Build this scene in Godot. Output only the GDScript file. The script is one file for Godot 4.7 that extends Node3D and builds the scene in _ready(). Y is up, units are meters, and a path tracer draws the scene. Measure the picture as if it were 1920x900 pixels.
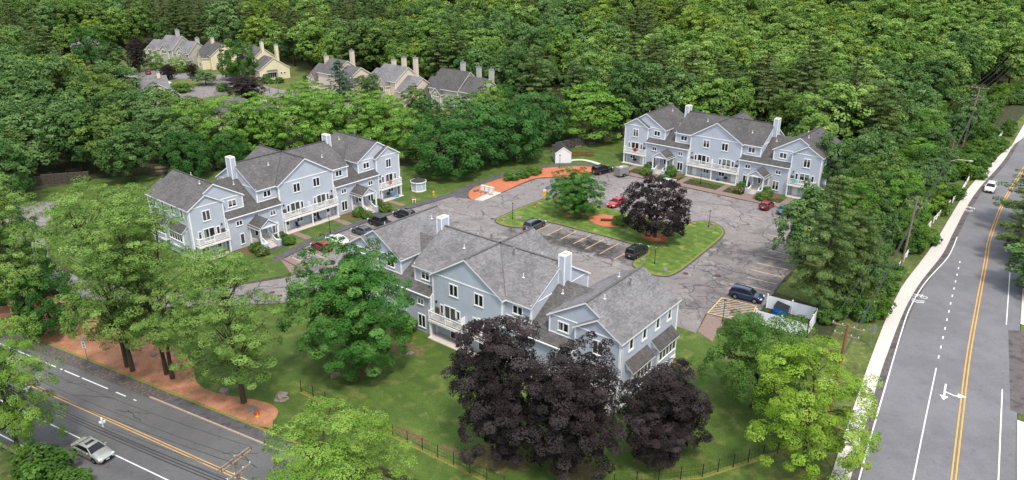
extends Node3D
# Apartment complex between two roads at the edge of a wood, seen from a drone. Metres, y up.

const CAM_H := 48.15
var names := {}
var M := {}                       # materials
var rng := RandomNumberGenerator.new()
var frame_cache := {}

func _ready():
	rng.seed = 7
	camera_and_light()
	make_materials()
	build_ground()
	build_apartments()
	build_townhouses()
	build_trees()
	build_vehicles()
	build_furniture()

func camera_and_light():
	var cam := Camera3D.new()
	cam.name = "camera"
	cam.position = Vector3(0, CAM_H, 0)
	cam.rotation_degrees = Vector3(-22.34, 0, 0.2)
	cam.keep_aspect = Camera3D.KEEP_HEIGHT
	cam.fov = 35.62
	cam.near = 0.5
	cam.far = 3000.0
	add_child(cam)
	cam.current = true
	var sky_mat := ProceduralSkyMaterial.new()
	sky_mat.sky_top_color = Color(0.80, 0.83, 0.88)
	sky_mat.sky_horizon_color = Color(0.62, 0.65, 0.69)
	sky_mat.sky_curve = 0.4
	sky_mat.ground_bottom_color = Color(0.25, 0.28, 0.22)
	sky_mat.ground_horizon_color = Color(0.6, 0.63, 0.62)
	var sky := Sky.new()
	sky.sky_material = sky_mat
	var env := Environment.new()
	env.background_mode = Environment.BG_SKY
	env.sky = sky
	env.ambient_light_source = Environment.AMBIENT_SOURCE_SKY
	env.tonemap_mode = Environment.TONE_MAPPER_LINEAR
	env.tonemap_exposure = 2.35
	env.sdfgi_enabled = true
	env.ssao_enabled = true
	env.ssil_enabled = true
	var we := WorldEnvironment.new()
	we.name = "world_environment"
	we.environment = env
	add_child(we)
	var sun := DirectionalLight3D.new()
	sun.name = "sun"
	sun.light_color = Color(1.0, 0.96, 0.90)
	sun.light_energy = 0.5
	sun.light_angular_distance = 10.0
	sun.shadow_enabled = true
	sun.sky_mode = DirectionalLight3D.SKY_MODE_LIGHT_ONLY
	add_child(sun)
	sun.look_at_from_position(Vector3(18, 100, 52), Vector3.ZERO)

# ---------------------------------------------------------------- naming and tagging
func numbered(parent: Node, called: String) -> String:
	var key := str(parent.get_instance_id()) + called
	var n: int = names.get(key, 0)
	names[key] = n + 1
	return called if n == 0 else "%s_%03d" % [called, n]

func tag(o: Node3D, label: String, category: String, group := "", kind := "") -> Node3D:
	if label: o.set_meta("label", label)
	if category: o.set_meta("category", category)
	if group: o.set_meta("group", group)
	if kind: o.set_meta("kind", kind)
	return o

func base(called: String, at: Vector3, turn := 0.0) -> Node3D:
	var o := Node3D.new()
	o.name = numbered(self, called)
	o.position = at
	o.rotation.y = turn
	add_child(o)
	return o

func put(called: String, mesh: Mesh, mat: Material, parent: Node3D = self) -> MeshInstance3D:
	var o := MeshInstance3D.new()
	o.name = numbered(parent, called)
	o.mesh = mesh
	o.material_override = mat
	parent.add_child(o)
	return o

func struct(called: String, mesh: Mesh, mat: Material, label := "") -> MeshInstance3D:
	var o := put(called, mesh, mat)
	o.set_meta("kind", "structure")
	if label: o.set_meta("label", label)
	return o

func copy(o: Node3D, at: Vector3, turn := 0.0, sc := Vector3.ONE) -> Node3D:
	var c: Node3D = o.duplicate()
	c.name = numbered(self, String(o.name).rstrip("0123456789").trim_suffix("_"))
	add_child(c)
	c.transform = Transform3D(Basis(Vector3.UP, turn).scaled_local(sc), at)
	return c

# ---------------------------------------------------------------- mesh builder
class MB:
	var v := PackedVector3Array()
	var n := PackedVector3Array()
	var uv := PackedVector2Array()
	var ix := PackedInt32Array()
	func plane_uv(p: Vector3, nn: Vector3) -> Vector2:
		if absf(nn.y) > 0.999: return Vector2(p.x, p.z)
		var h := Vector3.UP.cross(nn).normalized()
		return Vector2(p.dot(h), -p.dot(nn.cross(h)))
	func poly(pts: Array, hint := Vector3.ZERO):      # convex, counter-clockwise seen from outside
		var nn := Vector3.ZERO
		for i in pts.size():
			var a: Vector3 = pts[i]
			var b: Vector3 = pts[(i + 1) % pts.size()]
			nn += Vector3((a.y - b.y) * (a.z + b.z), (a.z - b.z) * (a.x + b.x), (a.x - b.x) * (a.y + b.y))
		nn = nn.normalized()
		var flip := hint != Vector3.ZERO and nn.dot(hint) < 0
		if flip: nn = -nn
		var s := v.size()
		for p in pts:
			v.append(p); n.append(nn); uv.append(plane_uv(p, nn))
		for i in range(1, pts.size() - 1):
			if flip: ix.append_array([s, s + i, s + i + 1])
			else: ix.append_array([s, s + i + 1, s + i])
	func sheet(pts: PackedVector2Array, y: float):    # any simple polygon in x, z, facing up
		var t := Geometry2D.triangulate_polygon(pts)
		var s := v.size()
		for p in pts:
			v.append(Vector3(p.x, y, p.y)); n.append(Vector3.UP); uv.append(p)
		for i in range(0, t.size(), 3):
			var a := pts[t[i]]
			var b := pts[t[i + 1]]
			var c := pts[t[i + 2]]
			if (b - a).cross(c - a) > 0: ix.append_array([s + t[i], s + t[i + 1], s + t[i + 2]])
			else: ix.append_array([s + t[i], s + t[i + 2], s + t[i + 1]])
	func slab(pts: PackedVector2Array, y0: float, y1: float):
		sheet(pts, y1)
		var c := Vector2.ZERO
		for i in pts.size():
			var a := pts[i]
			var b := pts[(i + 1) % pts.size()]
			var d := (b - a).normalized()
			var o := Vector2(d.y, -d.x)
			if not Geometry2D.is_point_in_polygon((a + b) * 0.5 - o * 0.02, pts): o = -o
			poly([Vector3(a.x, y0, a.y), Vector3(b.x, y0, b.y), Vector3(b.x, y1, b.y), Vector3(a.x, y1, a.y)], Vector3(o.x, 0, o.y))
	func box(c: Vector3, s: Vector3, b := Basis.IDENTITY):
		var h := s * 0.5
		for a in 3:
			for sg in [-1.0, 1.0]:
				var nn := Vector3.ZERO
				nn[a] = sg
				var p := Vector3.ZERO
				var q := Vector3.ZERO
				p[(a + 1) % 3] = h[(a + 1) % 3]
				q[(a + 2) % 3] = h[(a + 2) % 3]
				var o := nn * h[a]
				poly([c + b * (o - p - q), c + b * (o + p - q), c + b * (o + p + q), c + b * (o - p + q)], b * nn)
	func bar(a: Vector3, b: Vector3, w: float, h: float, up := Vector3.UP):   # box between two points
		var d := (b - a)
		var l := d.length()
		if l < 0.001: return
		d /= l
		var r := up.cross(d)
		if r.length() < 0.01: r = Vector3.RIGHT.cross(d)
		r = r.normalized()
		box((a + b) * 0.5, Vector3(w, h, l), Basis(r, d.cross(r), d))
	func tube(a: Vector3, b: Vector3, r0: float, r1: float, k := 8, caps := true):
		var d := (b - a).normalized()
		var e := d.cross(Vector3.RIGHT if absf(d.x) < 0.8 else Vector3.FORWARD).normalized()
		var f := d.cross(e)
		var s := v.size()
		for i in k + 1:
			var t := TAU * i / k
			var o := e * cos(t) + f * sin(t)
			v.append(a + o * r0); n.append(o); uv.append(Vector2(t * r0, 0))
			v.append(b + o * r1); n.append(o); uv.append(Vector2(t * r0, a.distance_to(b)))
		for i in k:
			var q := s + i * 2
			ix.append_array([q, q + 1, q + 2, q + 1, q + 3, q + 2])
		if caps:
			for w in 2:
				var c := a if w == 0 else b
				var rr := r0 if w == 0 else r1
				var pts := []
				for i in k:
					var t := TAU * i / k
					pts.append(c + (e * cos(t) + f * sin(t)) * rr)
				poly(pts, -d if w == 0 else d)
	func lathe(prof: Array, at: Vector3, k := 14):    # prof: Vector2(radius, y) from bottom to top
		var s := v.size()
		for j in prof.size():
			var p: Vector2 = prof[j]
			var q: Vector2 = prof[mini(j + 1, prof.size() - 1)] - prof[maxi(j - 1, 0)]
			for i in k + 1:
				var t := TAU * i / k
				v.append(at + Vector3(cos(t) * p.x, p.y, sin(t) * p.x))
				n.append(Vector3(cos(t) * q.y, -q.x, sin(t) * q.y).normalized())
				uv.append(Vector2(t * p.x, p.y))
		for j in prof.size() - 1:
			for i in k:
				var a := s + j * (k + 1) + i
				var b := a + k + 1
				ix.append_array([a, b + 1, b, a, a + 1, b + 1])
	func mesh() -> ArrayMesh:
		var m := ArrayMesh.new()
		if v.is_empty(): return m
		var a := []
		a.resize(Mesh.ARRAY_MAX)
		a[Mesh.ARRAY_VERTEX] = v
		a[Mesh.ARRAY_NORMAL] = n
		a[Mesh.ARRAY_TEX_UV] = uv
		a[Mesh.ARRAY_TEX_UV2] = uv
		a[Mesh.ARRAY_INDEX] = ix
		m.add_surface_from_arrays(Mesh.PRIMITIVE_TRIANGLES, a)
		return m

func V2(a: Array) -> PackedVector2Array:
	var p := PackedVector2Array()
	for i in range(0, a.size(), 2): p.append(Vector2(a[i], a[i + 1]))
	return p

func smooth(p: PackedVector2Array, k := 6) -> PackedVector2Array:    # Catmull-Rom
	var o := PackedVector2Array()
	for i in p.size() - 1:
		var a := p[maxi(i - 1, 0)]
		var b := p[i]
		var c := p[i + 1]
		var d := p[mini(i + 2, p.size() - 1)]
		for j in k: o.append(b.cubic_interpolate(c, a, d, float(j) / k))
	o.append(p[-1])
	return o

func closed(p: PackedVector2Array, k := 5) -> PackedVector2Array:
	var o := PackedVector2Array()
	var s := p.size()
	for i in s:
		for j in k: o.append(p[i].cubic_interpolate(p[(i + 1) % s], p[(i - 1 + s) % s], p[(i + 2) % s], float(j) / k))
	return o

func offset_line(p: PackedVector2Array, d: float) -> PackedVector2Array:     # d > 0: to the right of the direction of travel (x, z)
	var o := PackedVector2Array()
	for i in p.size():
		var t := (p[mini(i + 1, p.size() - 1)] - p[maxi(i - 1, 0)]).normalized()
		o.append(p[i] + Vector2(-t.y, t.x) * d)
	return o

func ribbon(mb: MB, l: PackedVector2Array, r: PackedVector2Array, y: float):  # quads between two lines of equal length, uv = (across, along)
	var s := mb.v.size()
	var along := 0.0
	for i in l.size():
		if i > 0: along += l[i].distance_to(l[i - 1])
		for k in 2:
			var p := l[i] if k == 0 else r[i]
			mb.v.append(Vector3(p.x, y, p.y)); mb.n.append(Vector3.UP)
			mb.uv.append(Vector2(0.0 if k == 0 else l[i].distance_to(r[i]), along))
	for i in l.size() - 1:
		var q := s + i * 2
		if (r[i] - l[i]).cross(l[i + 1] - l[i]) > 0: mb.ix.append_array([q, q + 1, q + 2, q + 1, q + 3, q + 2])
		else: mb.ix.append_array([q, q + 2, q + 1, q + 1, q + 2, q + 3])

func stripe(mb: MB, p: PackedVector2Array, w: float, y: float):
	ribbon(mb, offset_line(p, -w * 0.5), offset_line(p, w * 0.5), y)

func kerb(mb: MB, p: PackedVector2Array, w: float, y0: float, y1: float):     # a raised strip with two sides
	var l := offset_line(p, -w * 0.5)
	var r := offset_line(p, w * 0.5)
	ribbon(mb, l, r, y1)
	for i in p.size() - 1:
		for k in 2:
			var e := l if k == 0 else r
			var o := (l[i] - r[i]) * (1.0 if k == 0 else -1.0)
			mb.poly([Vector3(e[i].x, y0, e[i].y), Vector3(e[i + 1].x, y0, e[i + 1].y), Vector3(e[i + 1].x, y1, e[i + 1].y), Vector3(e[i].x, y1, e[i].y)], Vector3(o.x, 0, o.y))

func resampled(p: PackedVector2Array, n: int) -> PackedVector2Array:
	var tot := 0.0
	for i in p.size() - 1: tot += p[i].distance_to(p[i + 1])
	var o := PackedVector2Array()
	var i := 0
	var acc := 0.0
	for k in n:
		var want := tot * k / (n - 1)
		while i < p.size() - 2 and acc + p[i].distance_to(p[i + 1]) < want:
			acc += p[i].distance_to(p[i + 1])
			i += 1
		o.append(p[i].lerp(p[i + 1], clampf((want - acc) / maxf(p[i].distance_to(p[i + 1]), 0.0001), 0, 1)))
	return o

# ---------------------------------------------------------------- materials
func lin(r: float, g: float, b: float) -> Color:
	return Color(r, g, b).linear_to_srgb()

func mat(called: String, c: Color, rough := 0.8, metal := 0.0) -> StandardMaterial3D:
	var m := StandardMaterial3D.new()
	m.resource_name = called
	m.albedo_color = c
	m.roughness = rough
	m.metallic = metal
	m.metallic_specular = 0.4
	M[called] = m
	return m

func noise_bytes(size: int, freq: float, sd: int, type := FastNoiseLite.TYPE_SIMPLEX_SMOOTH, oct := 4, seamless := true) -> PackedByteArray:
	var f := FastNoiseLite.new()
	f.noise_type = type
	f.frequency = freq
	f.seed = sd
	f.fractal_octaves = oct
	var im := f.get_seamless_image(size, size) if seamless else f.get_image(size, size)
	im.convert(Image.FORMAT_L8)
	return im.get_data()

func tex(size: int, data: PackedByteArray) -> ImageTexture:
	var im := Image.create_from_data(size, size, false, Image.FORMAT_RGB8, data)
	im.generate_mipmaps()
	return ImageTexture.create_from_image(im)

# three colours blended by two noises; a, b, c are sRGB colours
func blend_tex(size: int, a: Color, b: Color, c: Color, f1: float, f2: float, sd: int, grain := 0.12, cut := 0.55, stripes := 0.0) -> ImageTexture:
	var n1 := noise_bytes(size, f1, sd)
	var n2 := noise_bytes(size, f2, sd + 1)
	var d := PackedByteArray()
	d.resize(size * size * 3)
	var r := RandomNumberGenerator.new()
	r.seed = sd
	for i in size * size:
		var t := n1[i] / 255.0
		var u := clampf((n2[i] / 255.0 - cut) * 4.0, 0.0, 1.0)
		var g := 1.0 + (r.randf() - 0.5) * 2.0 * grain
		if stripes > 0.0: g *= 1.0 + stripes * clampf(3.0 * sin(TAU * (6.0 * (i % size) - 5.0 * (i / size)) / size), -1.0, 1.0)
		d[i * 3] = clampi(int(lerpf(lerpf(a.r, b.r, t), c.r, u) * g * 255.0), 0, 255)
		d[i * 3 + 1] = clampi(int(lerpf(lerpf(a.g, b.g, t), c.g, u) * g * 255.0), 0, 255)
		d[i * 3 + 2] = clampi(int(lerpf(lerpf(a.b, b.b, t), c.b, u) * g * 255.0), 0, 255)
	return tex(size, d)

func textured(called: String, t: Texture2D, metres: float, rough := 0.9, detail: Texture2D = null, detail_metres := 40.0) -> StandardMaterial3D:
	var m := mat(called, Color.WHITE, rough)
	m.albedo_texture = t
	m.uv1_scale = Vector3.ONE / metres
	if detail:
		m.detail_enabled = true
		m.detail_albedo = detail
		m.detail_blend_mode = BaseMaterial3D.BLEND_MODE_MUL
		m.detail_uv_layer = BaseMaterial3D.DETAIL_UV_2
		m.uv2_scale = Vector3.ONE / detail_metres
	return m

func shingle_tex(sd: int) -> ImageTexture:          # 512 px = 5.12 m: courses of 0.16 m, tabs of about 0.32 m, each its own tone
	var s := 512
	var d := PackedByteArray()
	d.resize(s * s * 3)
	var r := RandomNumberGenerator.new()
	r.seed = sd
	var n := noise_bytes(s, 0.02, sd)
	for row in 32:
		var tone := PackedFloat32Array()
		for k in 16: tone.append(r.randf_range(0.91, 1.09))
		var shift := r.randi_range(0, 31)
		for yy in 16:
			var y := row * 16 + yy
			for x in s:
				var xx := (x + shift) % s
				var t := tone[xx / 32] * (0.72 if yy == 15 else 1.0) * (0.86 if xx % 32 == 0 and yy > 3 else 1.0)
				t *= 0.92 + 0.16 * n[y * s + x] / 255.0 + r.randf_range(-0.05, 0.05)
				var g := clampi(int(150.0 * t), 0, 255)
				var o := (y * s + x) * 3
				d[o] = g; d[o + 1] = int(g * 0.985); d[o + 2] = int(g * 0.985)
	return tex(s, d)

func siding_tex() -> ImageTexture:                  # 128 px = 1.28 m: clapboards of 0.16 m
	var s := 128
	var d := PackedByteArray()
	d.resize(s * s * 3)
	var r := RandomNumberGenerator.new()
	r.seed = 5
	for y in s:
		var yy := y % 16
		var t := 0.90 if yy == 15 else (0.95 if yy == 14 else 1.0 - 0.004 * yy)
		for x in s:
			var g := clampi(int(245.0 * t * r.randf_range(0.99, 1.01)), 0, 255)
			var o := (y * s + x) * 3
			d[o] = g; d[o + 1] = g; d[o + 2] = g
	return tex(s, d)

func stain_tex(size: int, f: float, sd: int, lo: float) -> ImageTexture:
	var n := noise_bytes(size, f, sd)
	var n2 := noise_bytes(size, f * 3.7, sd + 9)
	var d := PackedByteArray()
	d.resize(size * size * 3)
	for i in size * size:
		var t := clampf(0.6 * n[i] / 255.0 + 0.4 * n2[i] / 255.0, 0, 1)
		var g := clampi(int(lerpf(lo, 1.0, smoothstep(0.25, 0.7, t)) * 255.0), 0, 255)
		d[i * 3] = g; d[i * 3 + 1] = g; d[i * 3 + 2] = g
	return tex(size, d)

func lot_tex() -> ImageTexture:                     # 2048 px = 128 m, worn asphalt with a net of cracks, sealed patches and oil stains
	var s := 2048
	var n1 := noise_bytes(s, 0.004, 31, FastNoiseLite.TYPE_SIMPLEX_SMOOTH, 4, false)
	var n2 := noise_bytes(s, 0.02, 37, FastNoiseLite.TYPE_SIMPLEX_SMOOTH, 3, false)
	var l := PackedFloat32Array()
	l.resize(s * s)
	var r := RandomNumberGenerator.new()
	r.seed = 11
	for i in s * s:
		l[i] = 0.79 + 0.15 * n1[i] / 255.0 + 0.16 * n2[i] / 255.0
	for k in 90:                                    # darker repairs and oil, lighter worn patches
		var c := Vector2(r.randf() * s, r.randf() * s)
		var rad := r.randf_range(8, 40)
		var dark := r.randf_range(0.78, 0.93) if k % 3 else 1.07
		for yy in range(int(-rad), int(rad)):
			for xx in range(int(-rad * 1.5), int(rad * 1.5)):
				var q := Vector2(xx / 1.5, yy).length() / rad
				if q < 1.0:
					var j := (posmod(int(c.y) + yy, s)) * s + posmod(int(c.x) + xx, s)
					l[j] *= lerpf(dark, 1.0, smoothstep(0.5, 1.0, q + 0.5 * (n2[j] / 255.0 - 0.5)))
	for q in [[7, -119, 26, 7, 0.64], [16, -112.5, 22, 6, 0.7], [42, -108, 26, 9, 0.74], [36.5, -100.5, 18, 8, 0.8], [30.5, -92, 14, 9, 0.85], [27, -100, 20, 5, 0.86], [2, -119, 9, 5, 0.8]]:
		for yy in range(-260, 260):
			for xx in range(-330, 330):
				var w := Vector2(xx, yy).rotated(-0.665) / 16.0
				var e := maxf(absf(w.x) / (q[2] * 0.5), absf(w.y) / (q[3] * 0.5))
				if e < 1.1:
					var j := posmod(int(q[1] * 16) + yy, s) * s + posmod(int(q[0] * 16) + xx, s)
					var amt := smoothstep(1.1, 0.7, e + 0.9 * (n2[j] / 255.0 - 0.5)) * smoothstep(0.30, 0.62, n1[j] / 255.0 * 0.5 + n2[j] / 255.0 * 0.5)
					l[j] *= lerpf(1.0, q[4], amt)
	# nets of cracks: the borders of warped cells, coarse everywhere and fine where the surface has failed
	for net in [[0.0095, 0.024, 0.60, 0.44], [0.045, 0.085, 0.76, 0.5]]:
		var f := FastNoiseLite.new()
		f.seed = 77
		f.noise_type = FastNoiseLite.TYPE_CELLULAR
		f.cellular_return_type = FastNoiseLite.RETURN_DISTANCE2_SUB
		f.cellular_jitter = 1.0
		f.frequency = net[0]
		f.fractal_type = FastNoiseLite.FRACTAL_NONE
		f.domain_warp_enabled = true
		f.domain_warp_amplitude = 26.0
		f.domain_warp_frequency = 0.02
		f.domain_warp_fractal_octaves = 3
		var im := f.get_image(s, s)
		im.convert(Image.FORMAT_L8)
		var c := im.get_data()
		for i in s * s:
			var v := c[i] / 255.0
			if v < net[1] and n1[i] / 255.0 * 0.6 + n2[i] / 255.0 * 0.4 > net[3]:
				l[i] *= lerpf(net[2], 1.0, v / net[1])
	for k in 560:                                   # cracks: wandering lines that fork
		var p := Vector2(r.randf() * s, r.randf() * s)
		var main_dir: float = [0.67, 0.67 + PI / 2, 0.67 - 0.5, 0.67 + 1.0][r.randi() % 4] + r.randf_range(-0.3, 0.3)
		var a: float = main_dir
		var depth := r.randf_range(0.5, 0.95)
		var wide := r.randf() < 0.5
		for q in r.randi_range(30, 240):
			a = lerpf(a + r.randf_range(-0.55, 0.55), main_dir, 0.06)
			p += Vector2(cos(a), sin(a))
			var j := posmod(int(p.y), s) * s + posmod(int(p.x), s)
			l[j] *= lerpf(1.0, 0.45, depth) if l[j] > 0.5 else 1.0
			if wide or r.randf() < 0.5:
				var j2 := posmod(int(p.y) + 1, s) * s + posmod(int(p.x), s)
				l[j2] *= 0.66 if l[j2] > 0.5 else 1.0
				if wide:
					var j3 := posmod(int(p.y), s) * s + posmod(int(p.x) + 1, s)
					l[j3] *= 0.72 if l[j3] > 0.5 else 1.0
	var d := PackedByteArray()
	d.resize(s * s * 3)
	for i in s * s:
		var g := l[i] * (1.0 + r.randf_range(-0.08, 0.08))
		d[i * 3] = clampi(int(g * 131.0), 0, 255)
		d[i * 3 + 1] = clampi(int(g * 125.0), 0, 255)
		d[i * 3 + 2] = clampi(int(g * 123.0), 0, 255)
	return tex(s, d)

func leaf_mat(called: String, tint: Color, back := 0.5) -> StandardMaterial3D:
	var m := mat(called, tint, 0.7)
	m.metallic_specular = 0.12
	m.vertex_color_use_as_albedo = true
	m.cull_mode = BaseMaterial3D.CULL_DISABLED
	m.backlight_enabled = true
	m.backlight = Color(back, back, back * 0.7)
	return m

func make_materials():
	var stain := stain_tex(512, 0.008, 3, 0.88)
	var patchy := stain_tex(512, 0.010, 21, 0.84)
	var faint := stain_tex(512, 0.008, 23, 0.93)
	textured("lawn", blend_tex(768, Color8(66, 86, 32), Color8(78, 100, 40), Color8(98, 106, 54), 0.02, 0.012, 41, 0.26, 0.60, 0.022), 26.0, 0.95, faint, 61.0)
	textured("island_lawn", blend_tex(512, Color8(70, 92, 34), Color8(96, 122, 46), Color8(128, 130, 64), 0.02, 0.012, 43, 0.24, 0.60, 0.03), 15.0, 0.95, faint, 37.0)
	textured("verge", blend_tex(512, Color8(74, 90, 40), Color8(98, 112, 54), Color8(120, 112, 70), 0.03, 0.02, 47, 0.24, 0.55), 12.0, 0.95, patchy, 33.0)
	textured("forest_floor", blend_tex(512, Color8(40, 48, 26), Color8(62, 66, 36), Color8(78, 66, 44), 0.03, 0.02, 53, 0.25, 0.55), 16.0, 1.0)
	textured("mulch", blend_tex(512, Color8(158, 110, 82), Color8(184, 132, 102), Color8(128, 94, 72), 0.06, 0.05, 59, 0.34, 0.60), 6.0, 1.0, patchy, 23.0)
	textured("mulch_orange", blend_tex(512, Color8(174, 102, 72), Color8(190, 116, 84), Color8(154, 94, 68), 0.06, 0.05, 58, 0.28, 0.64), 6.0, 1.0, faint, 23.0)
	textured("bare_earth", blend_tex(256, Color8(96, 80, 60), Color8(92, 96, 50), Color8(120, 102, 80), 0.05, 0.05, 64, 0.25, 0.6), 6.0, 1.0)
	textured("bark_bed", blend_tex(256, Color8(92, 72, 54), Color8(118, 92, 68), Color8(74, 84, 40), 0.06, 0.05, 60, 0.25, 0.55), 5.0, 1.0)
	textured("lot_asphalt", lot_tex(), 128.0, 0.95)
	textured("road_asphalt", blend_tex(512, Color8(110, 109, 112), Color8(116, 115, 118), Color8(103, 101, 103), 0.020, 0.04, 61, 0.08, 0.7), 26.0, 0.92, faint, 47.0)
	textured("avenue_asphalt", blend_tex(512, Color8(94, 93, 94), Color8(100, 99, 100), Color8(86, 84, 85), 0.020, 0.04, 66, 0.08, 0.7), 26.0, 0.92, faint, 47.0)
	textured("gutter_asphalt", blend_tex(256, Color8(84, 78, 77), Color8(100, 93, 91), Color8(70, 66, 66), 0.03, 0.02, 62, 0.14, 0.6), 9.0, 0.95)
	textured("dark_asphalt", blend_tex(512, Color8(76, 74, 77), Color8(92, 89, 91), Color8(66, 64, 66), 0.02, 0.02, 63, 0.12, 0.6), 14.0, 0.95)
	textured("worn_asphalt", blend_tex(512, Color8(66, 62, 62), Color8(98, 90, 86), Color8(112, 102, 92), 0.05, 0.03, 67, 0.2, 0.55), 7.0, 0.95)
	textured("brick_walk", blend_tex(512, Color8(120, 100, 92), Color8(136, 116, 107), Color8(106, 92, 88), 0.05, 0.03, 71, 0.12, 0.6), 8.0, 0.95)
	textured("concrete", blend_tex(512, Color8(188, 180, 172), Color8(200, 193, 185), Color8(176, 168, 160), 0.02, 0.03, 73, 0.05, 0.66), 11.0, 0.9)
	textured("paint_white", blend_tex(256, Color8(206, 206, 206), Color8(222, 222, 222), Color8(150, 150, 150), 0.05, 0.06, 79, 0.06, 0.74), 3.0, 0.8)
	textured("paint_yellow", blend_tex(256, Color8(210, 150, 52), Color8(222, 164, 66), Color8(160, 128, 78), 0.05, 0.06, 83, 0.08, 0.72), 3.0, 0.8)
	textured("paint_yellow_faded", blend_tex(256, Color8(186, 148, 88), Color8(200, 160, 98), Color8(128, 116, 98), 0.05, 0.06, 84, 0.08, 0.62), 3.0, 0.85)
	textured("paint_stall", blend_tex(256, Color8(200, 166, 108), Color8(214, 182, 124), Color8(160, 142, 116), 0.05, 0.06, 89, 0.1, 0.6), 3.0, 0.85)
	textured("kerb", blend_tex(256, Color8(66, 62, 62), Color8(92, 86, 84), Color8(110, 102, 94), 0.05, 0.05, 97, 0.12, 0.6), 4.0, 0.95)
	textured("granite", blend_tex(256, Color8(150, 136, 118), Color8(170, 156, 138), Color8(130, 122, 112), 0.05, 0.05, 101, 0.1, 0.6), 4.0, 0.95)
	textured("dead_grass", blend_tex(256, Color8(112, 112, 56), Color8(128, 122, 64), Color8(92, 106, 42), 0.05, 0.05, 103, 0.2, 0.55), 5.0, 1.0)
	textured("shingle", shingle_tex(1), 5.12, 0.95, stain, 19.0).albedo_color = Color8(168, 166, 166)
	textured("shingle_dark", shingle_tex(2), 5.12, 0.95, stain, 17.0).albedo_color = Color8(152, 151, 150)
	textured("shingle_cap", M.shingle.albedo_texture, 5.12, 0.95).albedo_color = Color8(122, 121, 121)
	textured("shingle_pale", shingle_tex(4), 5.12, 0.95, stain, 23.0).albedo_color = Color8(206, 205, 208)
	var sid := siding_tex()
	var worn := stain_tex(256, 0.012, 27, 0.965)
	textured("siding_blue", sid, 1.28, 0.75, worn, 14.0).albedo_color = Color8(196, 204, 217)
	textured("siding_cream", sid, 1.28, 0.75, worn, 14.0).albedo_color = Color8(240, 228, 194)
	textured("siding_peach", sid, 1.28, 0.75, worn, 14.0).albedo_color = Color8(232, 214, 198)
	textured("siding_sage", sid, 1.28, 0.75, worn, 14.0).albedo_color = Color8(196, 197, 184)
	mat("white_trim", Color8(236, 236, 236), 0.6)
	mat("cream_trim", Color8(236, 230, 212), 0.6)
	mat("door_white", Color8(228, 228, 228), 0.55)
	mat("glass_dark", lin(0.018, 0.022, 0.022), 0.08)
	mat("glass_mid", lin(0.07, 0.075, 0.07), 0.12)
	mat("curtain", lin(0.20, 0.22, 0.21), 0.5)
	mat("copper_flue", Color8(206, 178, 156), 0.8)
	mat("deck_board", Color8(150, 138, 128), 0.85)
	mat("vent_metal", Color8(150, 152, 156), 0.45, 0.6)
	mat("vent_white", Color8(225, 225, 225), 0.6)
	mat("black_metal", Color8(34, 38, 36), 0.5, 0.3)
	mat("lamp_glass", Color8(200, 205, 205), 0.3)
	mat("brown_box", Color8(92, 72, 62), 0.7)
	textured("rock", blend_tex(256, Color8(112, 104, 98), Color8(146, 136, 126), Color8(84, 80, 78), 0.03, 0.03, 107, 0.1, 0.6), 3.0, 0.95)
	textured("bark", blend_tex(256, Color8(62, 52, 44), Color8(92, 78, 66), Color8(46, 40, 36), 0.05, 0.05, 109, 0.2, 0.6), 2.0, 1.0)
	textured("pole_wood", blend_tex(256, Color8(126, 112, 98), Color8(150, 136, 120), Color8(104, 90, 78), 0.05, 0.05, 113, 0.12, 0.6), 2.0, 0.95)
	textured("pole_brown", blend_tex(256, Color8(128, 84, 58), Color8(152, 106, 76), Color8(106, 72, 52), 0.05, 0.05, 127, 0.12, 0.6), 2.0, 0.95)
	mat("wire", Color8(58, 58, 60), 0.6)
	mat("insulator", Color8(200, 202, 204), 0.4)
	mat("rust_red", Color8(132, 64, 50), 0.7)
	mat("tyre", Color8(28, 28, 29), 0.85)
	mat("rim", Color8(176, 178, 182), 0.3, 0.8)
	mat("car_glass", lin(0.012, 0.014, 0.016), 0.05)
	mat("head_lamp", Color8(220, 224, 226), 0.15)
	mat("tail_lamp", Color8(150, 22, 20), 0.2)
	mat("plate", Color8(216, 220, 222), 0.5)
	mat("plate_green", Color8(150, 196, 170), 0.5)
	mat("plate_yellow", Color8(214, 176, 60), 0.5)
	mat("black_plastic", Color8(30, 30, 31), 0.6)
	mat("steel_box", Color8(136, 132, 130), 0.55)
	mat("hydrant_yellow", Color8(218, 168, 40), 0.5)
	mat("hydrant_red", Color8(168, 44, 34), 0.5)
	mat("sign_yellow", Color8(238, 166, 24), 0.5)
	mat("sign_white", Color8(232, 232, 232), 0.5)
	mat("sign_black", Color8(22, 22, 22), 0.6)
	mat("mailbox", Color8(206, 196, 180), 0.5)
	mat("bin_blue", Color8(24, 84, 158), 0.5)
	mat("vinyl_white", Color8(226, 227, 230), 0.45)
	mat("dark_void", Color8(24, 22, 22), 0.9)
	mat("shed_roof", Color8(58, 58, 60), 0.95)
	mat("red_fence", Color8(112, 62, 48), 0.85)
	mat("blossom", Color8(206, 96, 104), 0.7)
	textured("stone_wall", blend_tex(256, Color8(70, 64, 60), Color8(98, 90, 83), Color8(54, 50, 48), 0.04, 0.05, 131, 0.15, 0.6), 3.0, 1.0)
	textured("grate", blend_tex(64, Color8(70, 52, 46), Color8(90, 66, 56), Color8(50, 44, 42), 0.1, 0.1, 137, 0.2, 0.6), 1.0, 0.9)

# ---------------------------------------------------------------- ground, roads, lots
func flat(called: String, pts: PackedVector2Array, y: float, m: String) -> MeshInstance3D:
	var b := MB.new()
	b.sheet(pts, y)
	return struct(called, b.mesh(), M[m])

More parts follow.
